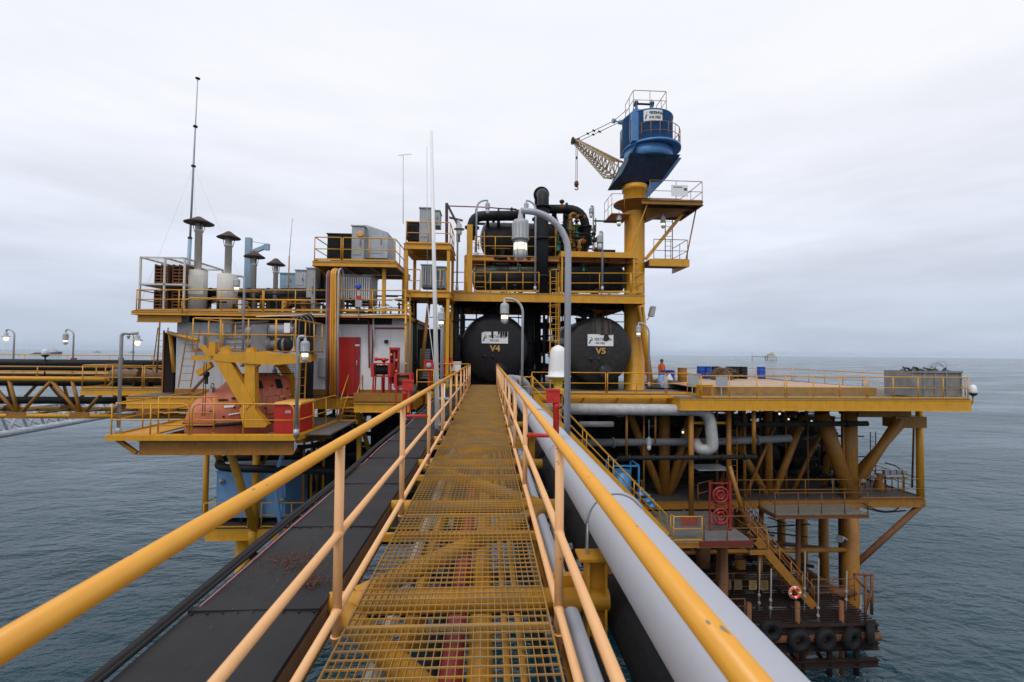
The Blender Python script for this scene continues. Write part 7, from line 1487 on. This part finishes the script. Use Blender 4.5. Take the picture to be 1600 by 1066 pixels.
pipe([P(441, 838, 21.3), P(430, 770, 21.2), P(433, 740, 21.2), P(440, 715, 21.4), P(447, 690, 22)], .10, LBLUE, 'light blue pipe climbing past the blue tank', rad=.5)
lt2 = thing('jacket', (-11, 22, SEA), 'yellow legs and braces under the left side of the platform', 'platform legs')
xl_ = P(375, 860, 22.3).x
leg(xl_, 22.6, SEA-2, ZLc-.6, .34, YEL, par=lt2); leg(xl_, 40, SEA-2, ZD-.6, .4, par=lt2); leg(-3.6, 26, SEA-2, ZD-.6, .42, par=lt2); leg(-3.6, 40, SEA-2, ZD-.6, .42, par=lt2)
for px, Y, r, m_ in ((322, 21.6, .115, YEL), (400, 21.55, .16, YEL), (560, 21.4, .11, YEL), (500, 26, .2, YELR), (540, 30, .25, YELR)):
    x = P(px, 750, Y).x; leg(x, Y, ZLc, ZD-.7 if px > 450 else ZL-.6, r, m_, 'post', lt2)
dg(P(425, 745, 24), P(395, 700, 24), .2, YELR, par=lt2); dg(P(395, 835, 26), P(470, 700, 26), .2, YELR, par=lt2)
MB().cyl(P(394, 853, 21.25), P(394, 828, 21.25), .17, n=14).build('stub', YEL, lt2)
lw2 = lambda a, b_, r: MB().cyl(a, b_, r, n=12).build('lower_brace', DRUST, lt2)
lw2((xl_, 22.6, -11), (-3.6, 26, -11), .25); lw2((xl_, 22.6, -8), (-3.6, 26, -13), .22); lw2((-3.6, 26, -11), (3, 26, -11), .28); lw2((xl_, 22.6, -11), (xl_, 40, -11), .28)
guardrail([(P(318, 822, 21.35).x, 26, ZLc), (P(318, 822, 21.35).x, 21.35, ZLc), (P(387, 822, 21.35).x, 21.35, ZLc)], 'guardrail at the left corner beside the blue tank', sp=1.9, toe=.06)
guardrail([(P(408, 822, 21.35).x, 21.35, ZLc), (P(455, 822, 21.35).x, 21.35, ZLc), (P(522, 822, 21.35).x, 21.35, ZLc)], 'guardrail in front of the blue tank, right stretch', sp=1.5, toe=.06)
hp = bend([P(560, 737, 21.3), P(340, 731, 21.3), P(345, 716, 23), P(560, 710, 23.5)], .7, 8); MB().tube(hp, .17, 16).build('pipe', BLACK, None, 'fat black pipe bending round over the blue tank', 'pipe')
MB().lathe(P(400, 705, 22.5), (1, 0, 0), [(.05, 0), (.5, .05), (.5, .3), (.05, .35)], 20).build('hose_drum', DARK, None, 'dark drum hanging under the lifeboat platform', 'drum')
for i, (x, y, w_, h, k, lab) in enumerate(((-8.4, 24, 2.2, 3.6, 0, 'black machine right of the blue tank'), (-6.0, 25, 2.2, 3.2, 0, 'black machine block behind the cable tray, left'), (-3.6, 27, 2.6, 4.0, 0, 'black machine block behind the cable tray, right'), (-7.4, 29, 3.0, 4.3, 0, 'dark block deep under the control building'), (-10.5, 28, 2.2, 3.2, 1, 'dark upright vessel deep behind the blue tank'), (-1.8, 30, 3.4, 4.0, 0, 'black block deep under the bridge end, left'))): machine(x, y, w_, h, 2.4, lab, DARK, ZLc, k)
for i, (px0, py0, px1, py1, Y, r, lb_) in enumerate(((480, 708, 640, 712, 23, .14, 'dark pipe high under the building, front'), (490, 722, 660, 720, 24.5, .2, 'dark pipe under the building, rear'), (470, 700, 520, 690, 22, .1, 'dark raking pipe under the gate'), (590, 800, 620, 690, 23, .09, 'dark upright pipe under the hose reels'))): pipe([P(px0, py0, Y), P(px1, py1, Y)], r, BLACK, lb_, flanges=1.8)
b = MB()
for i in range(220):
    Y = rnd.uniform(22.5, 36); x = rnd.uniform(-9.5, -.5) if Y < 26 else rnd.uniform(-12, -.5); z = rnd.uniform(ZLc+.2, ZD-.6); q = rnd.random(); a = V((x, Y, z)); e_ = a+(V((rnd.uniform(.8, 3), 0, 0)) if q < .5 else V((0, 0, rnd.uniform(-2.5, 1.5)))); e_.z = min(ZD-.6, max(ZLc+.1, e_.z)); b.tube([a, e_], rnd.choice((.03, .05, .08, .12)), 6)
b.build('small_bore_piping', DARK, None, 'tangle of dark pipes under the left decks', 'piping', kind='stuff')
for i, px in enumerate((474, 486, 505)):
    x = P(px, 760, 22).x; MB().cyl((x, 22.0, ZLc), (x, 22.0, ZD-.6), .06, n=8).build('hanger', YELR, lt2)

# ================================================================ FAR THINGS ON THE SEA
sh = thing('supply_ship', P(70, 553, 1400), 'dark hulled supply ship with pale masts near the left horizon', 'ship'); Y = 1400
wl_ = SEA
sx0, sx1 = P(49, 550, Y).x, P(91, 550, Y).x; Ls = sx1-sx0
def sx(f): return sx0+Ls*f
b = MB(); b.prism([(sx(0), Y, wl_), (sx(.97), Y, wl_), (sx(1.0), Y, wl_+9), (sx(.66), Y, wl_+6.5), (sx(.6), Y, wl_+3.5), (sx(0), Y, wl_+3.5)], (0, 14, 0)); b.build('hull', HULLP, sh)
b = MB(); b.box((sx(.64), Y+2, wl_+6), (sx(.86), Y+12, wl_+12)); b.box((sx(.68), Y+3, wl_+12), (sx(.82), Y+11, wl_+16)); b.build('superstructure', SHIPW, sh)
b = MB(); b.cyl((sx(.75), Y+7, wl_+16), (sx(.75), Y+7, wl_+28), .9, .3, 8); b.cyl((sx(.66), Y+7, wl_+6), (sx(.66), Y+7, wl_+20), .6, n=6); b.cyl((sx(.66), Y+7, wl_+19), (sx(.75), Y+7, wl_+25), .4, n=6); b.cyl((sx(.75), Y+7, wl_+25), (sx(.9), Y+7, wl_+9), .4, n=6); b.box((sx(.71), Y+5, wl_+20), (sx(.79), Y+9, wl_+21)); b.build('mast', SHIPW, sh)
b = MB()
for i in range(6): b.box((sx(.08+.08*i), Y+2, wl_+3.5), (sx(.12+.08*i), Y+6, wl_+6.0))
b.build('deck_cargo', HULLP, sh)
for px, w_, lab in ((150, 14, 'tiny far boat on the left horizon right of the ship'), (205, 12, 'tiny far boat on the horizon by the corner lamp')):
    a = P(px, 550, 2600); t = thing('far_boat', V((a.x, 2600, SEA)), lab, 'boat'); h = w_*1.1; MB().prism([(a.x-h, 2600, SEA), (a.x+h, 2600, SEA), (a.x+h*1.2, 2600, SEA+5), (a.x-h*1.2, 2600, SEA+4)], (0, 8, 0)).build('hull', FARG, t); MB().box((a.x-h*.2, 2602, SEA+4.5), (a.x+h*.4, 2606, SEA+10)).build('wheelhouse', FARG, t)
fp = thing('distant_platform', V((P(1208, 558, 1500).x, 1500, SEA)), 'tiny tan oil platform with a long flare bridge on the right horizon', 'oil platform'); Y = 1500; c = P(1208, 558, Y); s_ = Y/FPX
b = MB()
for dx_ in (-5.5, -2, 2, 5.5):
    for dy in (0, 25): b.cyl((c.x+dx_*s_, Y+dy, SEA), (c.x+dx_*s_, Y+dy, SEA+9), 1.2, n=6)
b.build('legs', FARG, fp); b = MB(); b.box((c.x-7*s_, Y, SEA+9), (c.x+7*s_, Y+28, SEA+12)); b.box((c.x-6*s_, Y+2, SEA+12.5), (c.x+5*s_, Y+26, SEA+17)); b.box((c.x-3*s_, Y+4, SEA+17), (c.x+3.5*s_, Y+22, SEA+24)); b.box((c.x-1*s_, Y+4, SEA+24), (c.x+1.5*s_, Y+12, SEA+28)); b.box((c.x-7.5*s_, Y+4, SEA+12.5), (c.x-4.5*s_, Y+12, SEA+20)); b.build('topsides', FARP, fp)
b = MB(); b.cyl((c.x-8*s_, Y+5, SEA+15), (c.x-33*s_, Y+5, SEA+15), .9, n=6); b.cyl((c.x-8*s_, Y+5, SEA+12), (c.x-33*s_, Y+5, SEA+13), .7, n=6)
for i in range(12): x = c.x-(8+25*i/12)*s_; b.cyl((x, Y+5, SEA+12.3), (x-1.0*s_, Y+5, SEA+15), .4, n=5)
b.cyl((c.x-33.5*s_, Y+5, SEA), (c.x-33.5*s_, Y+5, SEA+26), 1.0, n=6); b.build('flare_bridge_link', FARG, fp)

# ================================================================ PEOPLE
def person(base, label, face=0.0, lean=0.0, helmet=(.08, .07, .07)):
    base = V(base); t = thing('person', base, label, 'person'); rot = Matrix.Rotation(face, 3, 'Z')
    J = {}; E = []; Rr = []
    vs = []; 
    def a(p, r, par=None):
        vs.append(rot @ V(p)); Rr.append(r); i = len(vs)-1
        if par is not None: E.append((par, i))
        return i
    pel = a((0, 0, .95), .15); ch = a((0, .01, 1.18), .155, pel); sh_ = a((0, 0, 1.40), .15, ch); nk = a((0, 0, 1.50), .065, sh_); hd = a((0, -.01, 1.58), .085, nk); ht = a((0, 0, 1.70), .09, hd)
    a((0, -.10, 1.60), .022, hd); a((.085, 0, 1.60), .02, hd); a((-.085, 0, 1.60), .02, hd)
    for s in (-1, 1):
        h_ = a((s*.10, 0, .88), .10, pel); k_ = a((s*.12, -.02, .50), .072, h_); an = a((s*.12, .02, .10), .05, k_); a((s*.13, -.12, .04), .042, an)
        so = a((s*.20, 0, 1.40), .07, sh_); el = a((s*.27, .02, 1.13), .05, so); wr = a((s*.25, -.14, .92), .034, el); pm_ = a((s*.25, -.19, .85), .032, wr)
        for f in range(4): k1 = a((s*(.22+.018*f), -.22, .79), .011, pm_); a((s*(.22+.018*f), -.215, .745+.006*abs(f-1.5)), .009, k1)
        a((s*.20, -.21, .82), .011, pm_)
    def body(lo, hi, nm, m): pass
    me = bpy.data.meshes.new('body'); me.from_pydata([tuple(v) for v in vs], E, []); ob = bpy.data.objects.new('body', me); COL.objects.link(ob)
    md = ob.modifiers.new('skin', 'SKIN'); sk_ = me.skin_vertices[0].data
    for i, r in enumerate(Rr): sk_[i].radius = (r, r)
    sk_[pel].use_root = True; sub = ob.modifiers.new('sub', 'SUBSURF'); sub.levels = 1; sub.render_levels = 1
    bpy.context.view_layer.update(); dg_ = bpy.context.evaluated_depsgraph_get(); m2 = bpy.data.meshes.new_from_object(ob.evaluated_get(dg_)); bpy.data.objects.remove(ob)
    for p in m2.polygons: p.use_smooth = True
    m2.materials.clear(); m2.materials.append(COVER); m2.materials.append(SKIN); m2.materials.append(DARK)
    for p in m2.polygons:
        c = sum((m2.vertices[v].co for v in p.vertices), V())/len(p.vertices)
        rr_ = math.hypot(c.x, c.y)
        p.material_index = 1 if c.z > 1.47 or (c.z < .93 and rr_ > .22) else (2 if c.z < .12 else 0)
    ob = bpy.data.objects.new('body', m2); COL.objects.link(ob); ob.parent = t
    MB().lathe(base+V((0, 0, 1.66)), (0, 0, 1), [(.145, 0), (.125, .01), (.12, .06), (.09, .12), (.02, .145)], 18).build('hard_hat', mat('hat%d' % int(base.x*10), helmet, .4, streak=False), t)
    b = MB()
    for s in (-1, 1): q = rot @ V((s*.033, -.098, 1.615)); b.lathe(base+q, rot @ V((0, -1, 0)), [(.012, 0), (.010, .006)], 8)
    q = rot @ V((0, -.098, 1.555)); b.box(base+q-V((.025, .006, .004)), base+q+V((.025, .006, .004))); b.build('face_features', DARK, t)
    return t
zz = P(1034, 569, 34).z-1.78
person((P(1034, 569, 30.0).x, 30.0, ZD+.06), 'person in orange coveralls and dark helmet standing behind the blue barrels', .4)
person((P(1009, 573, 29.5).x, 29.5, ZD+.06), 'person in orange coveralls half hidden behind the raking yellow pipes', -.5, helmet=(.6, .1, .05))

# ================================================================ SEA HAZE
hz = bpy.data.materials.new('haze_air'); hz.use_nodes = True; t_ = hz.node_tree; t_.nodes.clear()
o_ = t_.nodes.new('ShaderNodeOutputMaterial'); v_ = t_.nodes.new('ShaderNodeVolumePrincipled'); t_.links.new(v_.outputs[0], o_.inputs['Volume'])
v_.inputs['Color'].default_value = (.70, .83, 1.0, 1); v_.inputs['Density'].default_value = .00005; v_.inputs['Anisotropy'].default_value = .2
MB().box((-9000, -400, SEA-1), (9000, 12000, 75)).build('haze', hz, None, 'thin pale sea haze', 'haze', kind='stuff')
